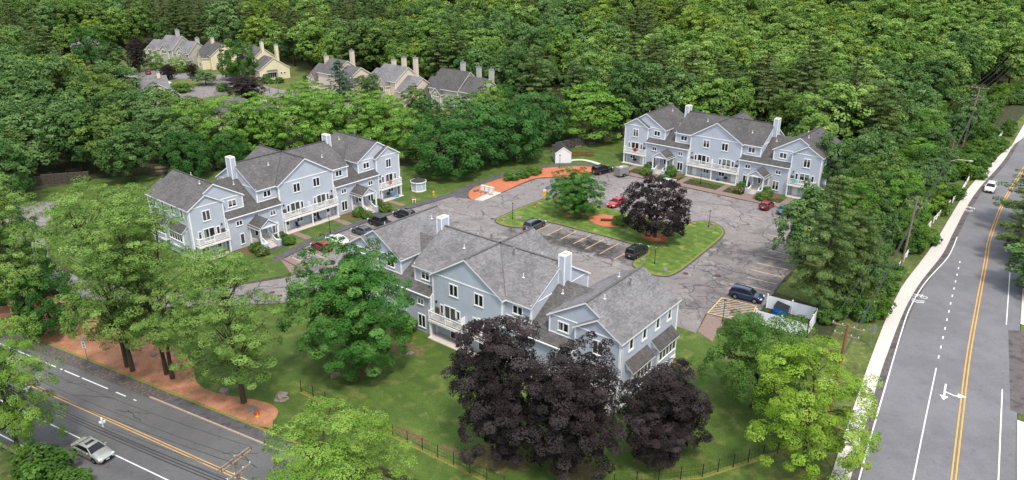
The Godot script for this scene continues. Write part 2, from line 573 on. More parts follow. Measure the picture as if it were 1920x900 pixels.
const ROAD_DIR := Vector2(0.881, 0.473)         # the avenue at the lower left
const ROAD_N := Vector2(-0.473, 0.881)
func avenue(along: float, across: float) -> Vector2:
	return ROAD_DIR * along + ROAD_N * across

func avenue_line(across: float, a := -170.0, b := 130.0) -> PackedVector2Array:
	var p := PackedVector2Array()
	for i in 31: p.append(avenue(lerpf(a, b, i / 30.0), across))
	return p

func hill(x: float, z: float) -> float:
	var far := -z - lerpf(345.0, 235.0, smoothstep(-90.0, 60.0, x))
	return -0.05 + 26.0 * smoothstep(0.0, 230.0, far) * (1.0 + 0.12 * sin(x * 0.013))

func build_ground():
	var b := MB.new()
	b.sheet(V2([-1500, 600, 1500, 600, 1500, -1800, -1500, -1800]), 0.0)
	struct("ground", b.mesh(), M.forest_floor)

	# lawns
	flat("lawn", V2([-64, -97, -46, -91.5, -30, -94.3, -20, -106.5, -9, -112, 28, -86, 34, -89, 40, -84, 46, -84, 33, -57, 24, -40, 2, -52, -20.5, -62.5, -33, -69, -50, -83, -62, -93]), 0.006, "lawn")
	flat("lawn", V2([-72, -108, -64, -101, -48, -95.5, -33, -103.5, -26, -127, -11, -142, 2, -155, 14, -161, 30, -158, 62, -131, 62, -150, 40, -180, 26, -187, 12, -176, -2, -168, -14, -160, -28, -160, -52, -165, -64, -157, -88, -150, -98, -140]), 0.006, "lawn")
	flat("lawn", V2([37, -99, 41, -101, 50, -113.5, 61, -128, 66, -128, 54, -104, 44, -92]), 0.007, "verge")

	# bare patches in the lawns: ragged outlines
	for c in [[-13.6, -81.4, 3.0, 1.5, 0.4], [-18.6, -76.2, 2.6, 1.9, 0.0], [-1.2, -60.4, 3.0, 2.0, 0.3], [6.0, -58.4, 2.6, 2.0, 0.8], [14.4, -60.4, 2.2, 1.7, 0.1], [26.0, -86.4, 2.4, 0.9, -0.8], [20.4, -77.6, 2.4, 0.8, 0.9], [-10.5, -63.8, 2.6, 0.6, 0.55], [-6.0, -61.4, 1.8, 0.5, 0.55]]:
		var p := PackedVector2Array()
		for i in 40:
			var a := TAU * i / 40
			p.append(Vector2(c[0], c[1]) + Vector2(cos(a) * c[2], sin(a) * c[3]).rotated(c[4]) * (1.0 + 0.16 * sin(a * 7.0 + c[0]) + 0.10 * sin(a * 13.0 + c[1]) + rng.randf_range(-0.06, 0.06)))
		flat("bare_earth", p, 0.0095, "bare_earth")

	# the shared car park and its drive
	flat("car_park", V2([-96, -135, -90, -121.5, -81, -109, -72, -100, -60, -94.5, -46, -92.1, -32, -93.4, -26, -98, -17, -112, -8, -112.5, 24, -85.5, 26.6, -90.9, 31.9, -88.1, 38.4, -98, 41.4, -102.6, 50, -113.5, 60, -126.8, 48.2, -135.6, 24.6, -154, 20, -157, 16.2, -152.9, 5.3, -151.5, 1.5, -147.1, -2.3, -141.6, -6.8, -137.3, -9.5, -139, -12, -139.6, -24.9, -127.1, -32.9, -116.4, -36.6, -108.8, -32.2, -103.7, -34.5, -101.8, -48.6, -95.9, -58, -99, -64.3, -101.4, -72, -106.4, -81, -119.9, -87, -136]), 0.012, "lot_asphalt")

	# kerbs of the car park
	b = MB.new()
	for p in [[-46, -92.1, -39, -92.6, -32, -93.4, -27.5, -97, -22, -104.5, -17, -111.6], [-81, -119.9, -72, -106.4, -64.3, -101.4, -56, -98.2, -48.6, -95.9, -40, -99.4, -34.5, -101.8, -32.2, -103.7, -33.6, -106, -36.6, -108.8, -32.9, -116.4, -24.9, -127.1, -16.4, -135.3, -12, -139.4], [-6.6, -137.2, -2.3, -141.6, 1.5, -147.1, 5.3, -151.5, 10.2, -152.2, 16.2, -152.9], [24.6, -154, 34, -147, 48.2, -135.6, 60, -126.8], [60, -126.8, 50, -113.5, 41.4, -102.6, 38.4, -98]]:
		kerb(b, V2(p), 0.16, 0.0, 0.12)
	struct("kerb", b.mesh(), M.kerb)

	# island
	var isl := closed(V2([-3.1, -126.3, -1.8, -128.6, 1.9, -133.4, 6.7, -138.2, 11.6, -138.0, 17.1, -133.8, 20.3, -131.3, 26.6, -126.7, 30.4, -124.6, 33.1, -126.1, 35.9, -126.0, 37.1, -122.9, 36.3, -119.2, 31, -111.5, 25.4, -104.1, 22.8, -102.7, 20.6, -104.0, 19.0, -106.3, 19.5, -108.6, 22.2, -112.5, 18.1, -117.1, 12.6, -121.2, 6.2, -125.6, 3.8, -123.6, 1.6, -122.7, -1.7, -123.9]), 4)
	b = MB.new()
	b.slab(isl, 0.0, 0.13)
	struct("island", b.mesh(), M.island_lawn)
	b = MB.new()
	var ring := isl.duplicate()
	ring.append(isl[0])
	ring.append(isl[1])
	kerb(b, ring, 0.2, 0.0, 0.15)
	struct("kerb", b.mesh(), M.kerb)
	b = MB.new()
	stripe(b, offset_line(ring, 0.28), 0.3, 0.137)
	struct("dry_grass_edge", b.mesh(), M.dead_grass)
	# mulch rings on the island
	for c in [[17.3, -126.1, 3.7, 2.8, 0.67], [11.6, -129.7, 1.9, 1.6, 0.0], [24.4, -118.3, 2.3, 1.9, 0.6]]:
		var p := PackedVector2Array()
		for i in 28:
			var a := TAU * i / 28
			p.append(Vector2(c[0], c[1]) + Vector2(cos(a) * c[2], sin(a) * c[3]).rotated(c[4]) * (1.0 + 0.03 * sin(a * 5.0)))
		b = MB.new()
		b.slab(p, 0.12, 0.18)
		struct("mulch", b.mesh(), M.mulch_orange)

	# long mulch bed by the mailboxes, its pad and the path above it
	b = MB.new()
	b.slab(closed(V2([-8.5, -139, -6.8, -137.6, -2.3, -141.9, 1.5, -147.4, 5.3, -151.8, 10.2, -152.5, 16.0, -153.1, 16.9, -155, 17.6, -160.0, 9.8, -159.8, 1.8, -155.5, -6.2, -146.9, -8.4, -143.5]), 3), 0.0, 0.10)
	struct("mulch", b.mesh(), M.mulch_orange)
	b = MB.new()
	b.slab(V2([-7.3, -137.4, -5.7, -136.9, -2.2, -141.6, -3.9, -143.0]), 0.0, 0.14)
	struct("concrete_pad", b.mesh(), M.concrete)
	b = MB.new()
	stripe(b, resampled(V2([-37.6, -108.2, -34.2, -115.8, -26.0, -126.6, -17.4, -135.2, -11.4, -141.6, -7.6, -147.4, -0.4, -155.6, 9.4, -161.2, 18.6, -161.4]), 60), 1.9, 0.026)
	struct("path", b.mesh(), M.dark_asphalt)
	flat("path", V2([-13.4, -139.9, -8.7, -144.2, -7.0, -140.6, -9.4, -138.4]), 0.022, "dark_asphalt")
	b = MB.new()
	stripe(b, smooth(V2([12.4, -163.6, 13.8, -165.4, 16.4, -165.6, 18.9, -163.4, 20.0, -161.2])), 1.1, 0.03)
	struct("path", b.mesh(), M.concrete)
	# brick walk in front of the far block
	b = MB.new()
	stripe(b, V2([22.6, -157.0, 24.0, -155.9, 34, -148.4, 48.9, -136.8, 61, -128.0]), 2.3, 0.03)
	struct("walk", b.mesh(), M.brick_walk)
	flat("walk", V2([-31.6, -104.4, -33.4, -102.9, -35.6, -106.6, -36.9, -109.0, -35.2, -109.4]), 0.028, "brick_walk")
	flat("walk", V2([24.4, -86.0, 26.7, -90.7, 29.0, -89.4, 25.6, -83.2]), 0.02, "brick_walk")

	# paths from the walk to each door, porch landings and bark beds, in the axes of the left and far blocks
	for q in [[-41.0, -128.5, 50.5, 12.0], [46.4, -156.5, -38.5, 13.2]]:
		var f := Transform3D(Basis(Vector3.UP, deg_to_rad(q[2])), Vector3(q[0], 0, q[1]))
		var path_at := func(x0: float, z0: float, x1: float, z1: float, y: float, m: String, called: String):
			var pp := PackedVector2Array()
			for c in [[x0, z0], [x1, z0], [x1, z1], [x0, z1]]:
				var w := f * Vector3(c[0], 0, c[1])
				pp.append(Vector2(w.x, w.z))
			flat(called, pp, y, m)
		for x in [-17.4, -4.35, 4.35, 17.4]: path_at.call(x - 0.65, 7.6, x + 0.65, q[3], 0.019, "brick_walk", "path")
		for x in [-10.6, 10.6]: path_at.call(x - 1.6, 10.4, x + 1.6, q[3], 0.021, "brick_walk" if q[2] < 0 else "dark_asphalt", "path")
		for x in [-13.5, -7.6, 7.6, 13.5]: path_at.call(x - 1.7, 7.0, x + 1.7, 10.6, 0.015, "bark_bed", "planting_bed")

	# stalls painted on the car park
	b = MB.new()
	for q in [[6.9, -124.8, 4.0, -121.0], [9.0, -123.0, 6.0, -119.3], [11.2, -121.3, 8.3, -117.7], [13.5, -119.4, 10.3, -115.6], [15.6, -117.6, 12.1, -113.3], [17.9, -115.8, 14.2, -111.3], [20.4, -113.9, 16.3, -109.2],
			[48.6, -117.0, 44.2, -120.0], [47.0, -114.2, 43.0, -117.0], [45.4, -110.9, 42.3, -113.2], [44.4, -108.4, 40.4, -110.8], [42.8, -105.4, 38.7, -108.0], [41.2, -102.6, 37.1, -105.4], [39.4, -100.2, 35.7, -102.7], [37.7, -97.8, 33.5, -100.4], [41.1, -102.3, 38.5, -98.2],
			[43.2, -139.6, 41.0, -142.6], [46.2, -137.4, 43.4, -141.2], [49.0, -135.6, 46.5, -138.9], [51.8, -133.6, 49.0, -136.6], [29.6, -149.9, 27.0, -153.2], [32.4, -147.7, 30.0, -151.0],
			[-31.7, -114.6, -27.9, -111.4], [-29.8, -116.8, -26.2, -113.8], [-27.9, -119.2, -24.1, -116.0], [-33.5, -112.2, -29.8, -109.2], [-35.3, -109.6, -31.6, -106.6]]:
		stripe(b, V2(q), 0.13, 0.018)
	# no-parking hatch beside the bin enclosure
	var h := [Vector2(30.1, -95.8), Vector2(34.2, -93.2), Vector2(31.8, -88.3), Vector2(26.9, -91.1)]
	for i in 4: stripe(b, PackedVector2Array([h[i], h[(i + 1) % 4]]), 0.13, 0.018)
	for i in 9:
		var t := (i + 0.6) / 9.4
		var a: Vector2 = h[0].lerp(h[1], t * 1.6) if t * 1.6 < 1 else h[1].lerp(h[2], t * 1.6 - 1.0)
		var c: Vector2 = h[0].lerp(h[3], t * 1.6) if t * 1.6 < 1 else h[3].lerp(h[2], t * 1.6 - 1.0)
		stripe(b, PackedVector2Array([a, c]), 0.10, 0.0185)
	struct("parking_lines", b.mesh(), M.paint_stall)
	# manholes and drains
	for g in [[31.3, -103.1, 0.55], [-3.6, -127.3, 0.4], [26.6, -103.9, 0.45], [-33.2, -95.8, 0.4], [-34.6, -96.9, 0.4], [41.0, -140.4, 0.4]]:
		b = MB.new()
		b.tube(Vector3(g[0], 0.0, g[1]), Vector3(g[0], 0.019, g[1]), g[2], g[2], 14)
		struct("drain_cover", b.mesh(), M.grate)

	# the avenue at the lower left
	b = MB.new()
	ribbon(b, avenue_line(-42.9), avenue_line(-30.4), 0.012)
	struct("road", b.mesh(), M.avenue_asphalt, "grey avenue with double yellow centre line")
	b = MB.new()
	for k in 2: stripe(b, avenue_line(-38.3 + 0.30 * k), 0.12, 0.017)
	struct("road_markings", b.mesh(), M.paint_yellow_faded)
	b = MB.new()
	stripe(b, avenue_line(-34.7), 0.13, 0.0172)
	stripe(b, avenue_line(-31.15), 0.14, 0.0172)
	stripe(b, PackedVector2Array([avenue(-96, -41.85), avenue(-89.1, -41.85)]), 0.13, 0.0172)
	for s in [[-88.5, -84.2], [-83.4, -83.0], [-82.6, -79.8], [-79.3, -74.6], [-73.2, -71.5], [-70.2, -69.7]]:
		stripe(b, PackedVector2Array([avenue(s[0], -41.85), avenue(s[1], -41.85)]), 0.14, 0.0172)
	struct("road_markings", b.mesh(), M.paint_white)
	b = MB.new()                                # tar-sealed cracks and a loop cut in the lane
	for s in [[-80, -40.4, -77.5, -41.2], [-76.5, -39.4, -72.5, -41.0], [-70.2, -39.6, -66.4, -40.9], [-69, -40.2, -66, -39.6], [-54, -40, -51, -41.8], [-53, -41, -49.5, -39.9]]:
		var p := PackedVector2Array()
		for i in 9: p.append(avenue(lerpf(s[0], s[2], i / 8.0), lerpf(s[1], s[3], i / 8.0)) + Vector2(rng.randf_range(-0.12, 0.12), rng.randf_range(-0.12, 0.12)))
		stripe(b, p, 0.07, 0.0165)
	var loop := PackedVector2Array()
	for i in 19: loop.append(avenue(-47.6, -40.7) + Vector2(cos(TAU * i / 17), sin(TAU * i / 17)) * (0.62 + 0.08 * sin(i * 1.7)))
	stripe(b, loop, 0.07, 0.0165)
	struct("road_cracks", b.mesh(), M.tyre)
	b = MB.new()
	kerb(b, avenue_line(-43.0, -69.0, 130.0), 0.2, 0.0, 0.13)
	struct("kerb", b.mesh(), M.granite)
	b = MB.new()
	ribbon(b, avenue_line(-44.5, -66.5, 130.0), avenue_line(-43.1, -66.5, 130.0), 0.10)
	struct("pavement", b.mesh(), M.dark_asphalt)
	b = MB.new()
	ribbon(b, avenue_line(-44.6, -170.0, -66.6), avenue_line(-42.9, -170.0, -66.6), 0.03)
	struct("pavement", b.mesh(), M.worn_asphalt)
	b = MB.new()
	stripe(b, avenue_line(-44.75, -170.0, 60.0), 0.35, 0.034)
	struct("dry_grass_edge", b.mesh(), M.dead_grass)
	b = MB.new()
	ribbon(b, avenue_line(-29.9), avenue_line(-10.0), 0.01)
	struct("grass_bank", b.mesh(), M.verge)
	b = MB.new()
	kerb(b, avenue_line(-30.2), 0.25, 0.0, 0.13)
	struct("kerb", b.mesh(), M.granite)
	# bark mulch between the avenue and the drive
	flat("mulch", closed(V2([-90, -98.8, -78, -96.5, -68.2, -96, -60.6, -92.6, -52, -86.4, -46, -83.6, -41, -80.5, -38.2, -77, -36.4, -73.6, -33.6, -71.5, -28.9, -70.2, -26.4, -69.2, -25.3, -67.8, -25.4, -66.2, -26.3, -65.2, -38, -71.3, -50, -77.8, -61.4, -83.9, -76, -91.9]), 3), 0.02, "mulch")

	# the road on the right
	var yel := smooth(V2([185, -246, 160, -214, 138, -189, 121, -168.6, 105.1, -149.2, 93.4, -134.4, 81.3, -117.7, 76.0, -109.6, 65.3, -93.4, 56.5, -80.0, 48.2, -66.8, 42.2, -57.2, 30, -37.6, 18, -18]))
	var inner := smooth(V2([178, -252, 152, -217, 131, -189.5, 113.5, -166.8, 96.8, -147.2, 87.4, -135.4, 76.5, -120.6, 69.9, -111.6, 60.5, -100.4, 54.3, -92.1, 48.2, -83.0, 42.9, -74.8, 36.5, -64.3, 32.2, -57.2, 22, -40.6, 12, -24]))
	var outer := smooth(V2([193, -266, 168, -231, 148, -206, 132.4, -188.6, 119.0, -175.0, 106.9, -161.4, 93.8, -146.1, 82.3, -131.1, 72.4, -117.9, 64.2, -107.6, 57.7, -99.6, 51.0, -90.0, 45.4, -81.4, 41.1, -74.6, 35.0, -64.8, 30.0, -56.6, 20, -40.2, 10, -23.4]))
	var n := 90
	var yr := resampled(yel, n)
	b = MB.new()
	ribbon(b, resampled(inner, n), offset_line(yr, -5.1), 0.016)
	struct("road", b.mesh(), M.road_asphalt, "wide curving road with bicycle lane and turn lane")
	b = MB.new()
	ribbon(b, resampled(inner, n), offset_line(resampled(inner, n), -0.95), 0.0195)
	struct("gutter", b.mesh(), M.gutter_asphalt)
	b = MB.new()
	for k in 2: stripe(b, offset_line(yr, 0.22 - 0.36 * k), 0.13, 0.022)
	struct("road_markings", b.mesh(), M.paint_yellow)
	b = MB.new()
	stripe(b, resampled(smooth(V2([76.6, -119.2, 70.4, -110.6, 62.0, -101.2, 55.8, -93.2, 51.0, -85.9, 42.3, -72.0, 36.7, -63.0, 32.9, -56.8, 21, -37])), 60), 0.15, 0.023)
	stripe(b, V2([51.0, -77.2, 45.0, -67.8, 38.5, -57.5, 30, -44]), 0.13, 0.022)
	for i in 13:
		var a := Vector2(71.2, -108.6).lerp(Vector2(52.6, -79.7), i / 12.0)
		var d := (Vector2(52.6, -79.7) - Vector2(71.2, -108.6)).normalized()
		stripe(b, PackedVector2Array([a - d * 0.42, a + d * 0.42]), 0.16, 0.022)
	stripe(b, V2([76.7, -104.6, 66.0, -88.0]), 0.13, 0.022)
	stripe(b, V2([56.2, -72.7, 46.5, -57.3, 38, -44]), 0.13, 0.022)
	# turn arrow
	var o := Vector2(49.4, -72.3)
	var f := Vector2(-0.53, 0.85)
	var w := Vector2(0.85, 0.53)
	stripe(b, PackedVector2Array([o - f * 1.7, o + f * 1.2]), 0.2, 0.023)
	b.sheet(PackedVector2Array([o + f * 1.1 + w * 0.45, o + f * 2.1, o + f * 1.1 - w * 0.45]), 0.0232)
	stripe(b, PackedVector2Array([o + f * 0.1, o + f * 0.5 + w * 1.0, o + f * 0.3 + w * 1.5]), 0.2, 0.0234)
	b.sheet(PackedVector2Array([o + f * 0.75 + w * 1.35, o + f * 0.1 + w * 2.2, o - f * 0.25 + w * 1.3]), 0.0236)
	# bicycle symbols with chevrons
	for q in [[58.6, -96.4, 1.0], [87.0, -134.2, 1.0]]:
		var c := Vector2(q[0], q[1])
		for s in [-1.0, 1.0]:
			var wheel := PackedVector2Array()
			for i in 15: wheel.append(c + w * (0.62 * s) + Vector2(cos(TAU * i / 14), sin(TAU * i / 14)) * 0.42)
			stripe(b, wheel, 0.11, 0.023 + 0.0004 * (s + 1))
		for g in [[-0.62, 0, -0.2, -0.65], [-0.2, -0.65, 0.35, -0.6], [0.35, -0.6, 0.62, 0], [-0.2, -0.6, 0.1, 0], [0.1, 0, 0.35, -0.6], [0.35, -0.6, 0.4, -0.9]]:
			stripe(b, PackedVector2Array([c + w * g[0] + f * g[1], c + w * g[2] + f * g[3]]), 0.09, 0.0245 + rng.randf() * 0.001)
		for k in 2:
			stripe(b, PackedVector2Array([c + w * -0.8 + f * (1.3 + 0.6 * k), c + f * (1.75 + 0.6 * k), c + w * 0.8 + f * (1.3 + 0.6 * k)]), 0.2, 0.023)
	struct("road_markings", b.mesh(), M.paint_white)
	b = MB.new()
	var mid := PackedVector2Array()
	var a1 := resampled(inner, n)
	var a2 := resampled(outer, n)
	ribbon(b, a2, a1, 0.14)
	kerb(b, a1, 0.18, 0.0, 0.15)
	struct("pavement", b.mesh(), M.concrete)
	b = MB.new()
	ribbon(b, offset_line(a2, 5.2), a2, 0.008)
	struct("verge", b.mesh(), M.verge)
	b = MB.new()
	var e := offset_line(yr, -5.2)
	ribbon(b, e, offset_line(yr, -14.0), 0.01)
	struct("verge", b.mesh(), M.verge)
	b = MB.new()
	var rk := PackedVector2Array()
	for i in e.size():
		if e[i].y < -86.8: rk.append(e[i])
	kerb(b, rk, 0.2, 0.0, 0.14)
	var rk2 := PackedVector2Array()
	for i in e.size():
		if e[i].y > -68.4: rk2.append(e[i])
	kerb(b, rk2, 0.25, 0.0, 0.14)
	struct("kerb", b.mesh(), M.concrete)
	b = MB.new()
	ribbon(b, offset_line(rk, -0.1), offset_line(rk, -1.9), 0.10)
	ribbon(b, offset_line(rk2, -0.1), offset_line(rk2, -1.9), 0.10)
	struct("pavement", b.mesh(), M.concrete)
	flat("driveway", V2([65.4, -86.6, 54.6, -68.6, 62, -62, 78, -84]), 0.02, "gutter_asphalt")

	# the wooded hill behind everything
	b = MB.new()
	for i in 30:
		var l := PackedVector2Array()
		var x0 := lerpf(-760, 760, i / 30.0)
		var x1 := lerpf(-760, 760, (i + 1) / 30.0)
		for j in 34:
			var z0 := lerpf(-222, -900, j / 34.0)
			var z1 := lerpf(-222, -900, (j + 1) / 34.0)
			b.poly([Vector3(x0, hill(x0, z0), z0), Vector3(x0, hill(x0, z1), z1), Vector3(x1, hill(x1, z1), z1), Vector3(x1, hill(x1, z0), z0)], Vector3.UP)
	struct("hill", b.mesh(), M.forest_floor)

	# the other estate's lanes
	flat("lawn", V2([-190, -300, -168, -338, -140, -352, -94, -330, -66, -266, -40, -262, -10, -246, 6, -236, 4, -208, -18, -200, -57, -216, -94, -220, -112, -222, -176, -282]), 0.006, "verge")
	flat("lane", closed(V2([-150, -279, -138, -283, -124, -279, -108, -276, -92, -262, -80, -250, -66, -239, -44, -221, -48, -216, -72, -232, -88, -242, -94, -238, -104, -226, -120, -236, -133, -262]), 4), 0.016, "lot_asphalt")
	for c in [[-113, -258, 9, 5], [-93.5, -246.5, 6, 3.4], [-82, -238, 4, 2.6], [-128, -268, 3, 1.4]]:
		var p := PackedVector2Array()
		for i in 20: p.append(Vector2(c[0], c[1]) + Vector2(cos(TAU * i / 20) * c[2], sin(TAU * i / 20) * c[3]).rotated(0.7))
		b = MB.new()
		b.slab(p, 0.0, 0.16)
		struct("planting_bed", b.mesh(), M.verge if c[2] > 5 else M.mulch)

# ---------------------------------------------------------------- pieces that all houses share
# a roof plane: the shingled top goes into roof, its edges and underside into trim
func roof_plane(roof: MB, trim: MB, pts: Array, thick := 0.2):
	roof.poly(pts, Vector3.UP)
	var low := []
	for p in pts: low.append(p - Vector3.UP * thick)
	var c := Vector3.ZERO
	for p in pts: c += p / pts.size()
	for i in pts.size():
		var j := (i + 1) % pts.size()
		trim.poly([low[i], low[j], pts[j], pts[i]], (pts[i] + pts[j]) * 0.5 - c)
	trim.poly(low, Vector3.DOWN)

# ridge along x (axis 0) or z (axis 2); ov = overhang at eaves, rk = at rakes
func gable_roof(roof: MB, trim: MB, x0: float, x1: float, z0: float, z1: float, he: float, hr: float, axis := 0, ov := 0.3, rk := 0.25):
	for s in [-1.0, 1.0]:
		if axis == 0:
			var zm := (z0 + z1) * 0.5
			var half := (z1 - z0) * 0.5
			var k := (hr - he) / half
			var ze: float = zm + s * (half + ov)
			roof_plane(roof, trim, [Vector3(x0 - rk, hr, zm), Vector3(x1 + rk, hr, zm), Vector3(x1 + rk, he - k * ov, ze), Vector3(x0 - rk, he - k * ov, ze)])
		else:
			var xm := (x0 + x1) * 0.5
			var half := (x1 - x0) * 0.5
			var k := (hr - he) / half
			var xe: float = xm + s * (half + ov)
			roof_plane(roof, trim, [Vector3(xm, hr, z0 - rk), Vector3(xm, hr, z1 + rk), Vector3(xe, he - k * ov, z1 + rk), Vector3(xe, he - k * ov, z0 - rk)])

func gable_walls(wall: MB, x0: float, x1: float, z0: float, z1: float, y0: float, he: float, hr: float, axis := 0):
	var dy := 0.1
	for s in 2:
		var x := x0 if s == 0 else x1
		var z := z0 if s == 0 else z1
		if axis == 0:
			wall.poly([Vector3(x, y0, z0), Vector3(x, y0, z1), Vector3(x, he - dy, z1), Vector3(x, hr - dy, (z0 + z1) / 2), Vector3(x, he - dy, z0)], Vector3(x - (x0 + x1) / 2, 0, 0))
			wall.poly([Vector3(x0, y0, z), Vector3(x1, y0, z), Vector3(x1, he - dy, z), Vector3(x0, he - dy, z)], Vector3(0, 0, z - (z0 + z1) / 2))
		else:
			wall.poly([Vector3(x0, y0, z), Vector3(x1, y0, z), Vector3(x1, he - dy, z), Vector3((x0 + x1) / 2, hr - dy, z), Vector3(x0, he - dy, z)], Vector3(0, 0, z - (z0 + z1) / 2))
			wall.poly([Vector3(x, y0, z0), Vector3(x, y0, z1), Vector3(x, he - dy, z1), Vector3(x, he - dy, z0)], Vector3(x - (x0 + x1) / 2, 0, 0))

# a window: white frame with mullions as the part, one pane as its sub-part
func window(parent: Node3D, c: Vector3, nrm: Vector3, w: float, h: float, lights := 2, trim_w := 0.11, trim_mat := "white_trim", called := "window"):
	var key := "%.2f %.2f %d %.2f" % [w, h, lights, trim_w]
	if not frame_cache.has(key):
		var b := MB.new()
		var t := trim_w
		b.box(Vector3(0, h / 2 + t / 2, 0.03), Vector3(w + 2 * t, t, 0.09))
		b.box(Vector3(0, -h / 2 - t / 2, 0.04), Vector3(w + 2 * t + 0.06, t, 0.12))
		for s in [-1.0, 1.0]: b.box(Vector3(s * (w / 2 + t / 2), 0, 0.029), Vector3(t, h - 0.002, 0.088))
		for i in range(1, lights): b.box(Vector3(-w / 2 + w * i / lights, 0, 0.024), Vector3(0.12, h - 0.004, 0.07))
		for i in lights:                        # sash rails
			var ww := w / lights - 0.12
			var x := -w / 2 + w * (i + 0.5) / lights
			b.box(Vector3(x, h / 2 - 0.03, 0.02), Vector3(ww, 0.05, 0.05))
			b.box(Vector3(x, -h / 2 + 0.03, 0.02), Vector3(ww, 0.05, 0.05))
		var g := MB.new()
		g.poly([Vector3(-w / 2, -h / 2, 0.012), Vector3(w / 2, -h / 2, 0.012), Vector3(w / 2, h / 2, 0.012), Vector3(-w / 2, h / 2, 0.012)], Vector3.BACK)
		frame_cache[key] = [b.mesh(), g.mesh()]
	var o := put(called, frame_cache[key][0], M[trim_mat], parent)
	o.transform = Transform3D(Basis(Vector3.UP.cross(nrm), Vector3.UP, nrm), c)
	var r := rng.randf()
	put("pane", frame_cache[key][1], M.glass_dark if r < 0.72 else M.glass_mid, o)
	var bl := rng.randf()
	if bl < 0.34:                               # a blind drawn part of the way, or a curtain at one side
		var b := MB.new()
		if bl < 0.22:
			var k := rng.randf_range(0.25, 0.7)
			b.poly([Vector3(-w / 2 + 0.02, h / 2 - h * k, 0.016), Vector3(w / 2 - 0.02, h / 2 - h * k, 0.016), Vector3(w / 2 - 0.02, h / 2 - 0.02, 0.016), Vector3(-w / 2 + 0.02, h / 2 - 0.02, 0.016)], Vector3.BACK)
		else:
			b.poly([Vector3(-w / 2 + 0.02, -h / 2 + 0.02, 0.016), Vector3(-w / 2 + w / maxi(lights, 2) * 0.6, -h / 2 + 0.02, 0.016), Vector3(-w / 2 + w / maxi(lights, 2) * 0.45, h / 2 - 0.02, 0.016), Vector3(-w / 2 + 0.02, h / 2 - 0.02, 0.016)], Vector3.BACK)
		put("blind", b.mesh(), M.curtain, o)

func railing(parent: Node3D, a: Vector3, b: Vector3):
	var m := MB.new()
	var up := Vector3.UP
	m.bar(a + up * 1.02, b + up * 1.02, 0.09, 0.07)
	put("rail", m.mesh(), M.white_trim, parent)
	m = MB.new()
	m.bar(a + up * 0.12, b + up * 0.12, 0.06, 0.06)
	put("bottom_rail", m.mesh(), M.white_trim, parent)
	m = MB.new()
	var n := int(a.distance_to(b) / 0.13)
	for i in range(1, n):
		var p := a.lerp(b, float(i) / n)
		m.bar(p + up * 0.15, p + up * 0.985, 0.035, 0.035, (b - a).normalized())
	put("balusters", m.mesh(), M.white_trim, parent).set_meta("kind", "stuff")

# ---------------------------------------------------------------- the three apartment blocks
const LC := 9.45
const WG := 5.65
const DM := 5.93
const VG := 6.56
const ZE := 8.76
const ZR := 12.2
const ZC := 10.04
const VS := 6.99
const E2 := 5.73
const UI := 12.01
const UO := 21.65
const ZER := 11.64
const ZEE := 8.73
const V1 := 5.92
const V2_ := 6.53
const US := 15.9
const DK := 7.42
const ZD := 2.73

func build_apartments():
	apartment(Vector3(-1.48, 0, -86.6), -38.45, -1.0, "shingle_pale", "nearest blue-grey three-storey apartment block, back deck facing the dark purple trees", "n")
	apartment(Vector3(-41.0, 0, -128.5), 50.5, 1.0, "shingle", "blue-grey apartment block behind the tall feathery roadside trees, red car in front", "l")
	apartment(Vector3(46.4, 0, -156.5), -38.5, 1.0, "shingle_dark", "blue-grey apartment block at the far end of the car park below the pines", "r")

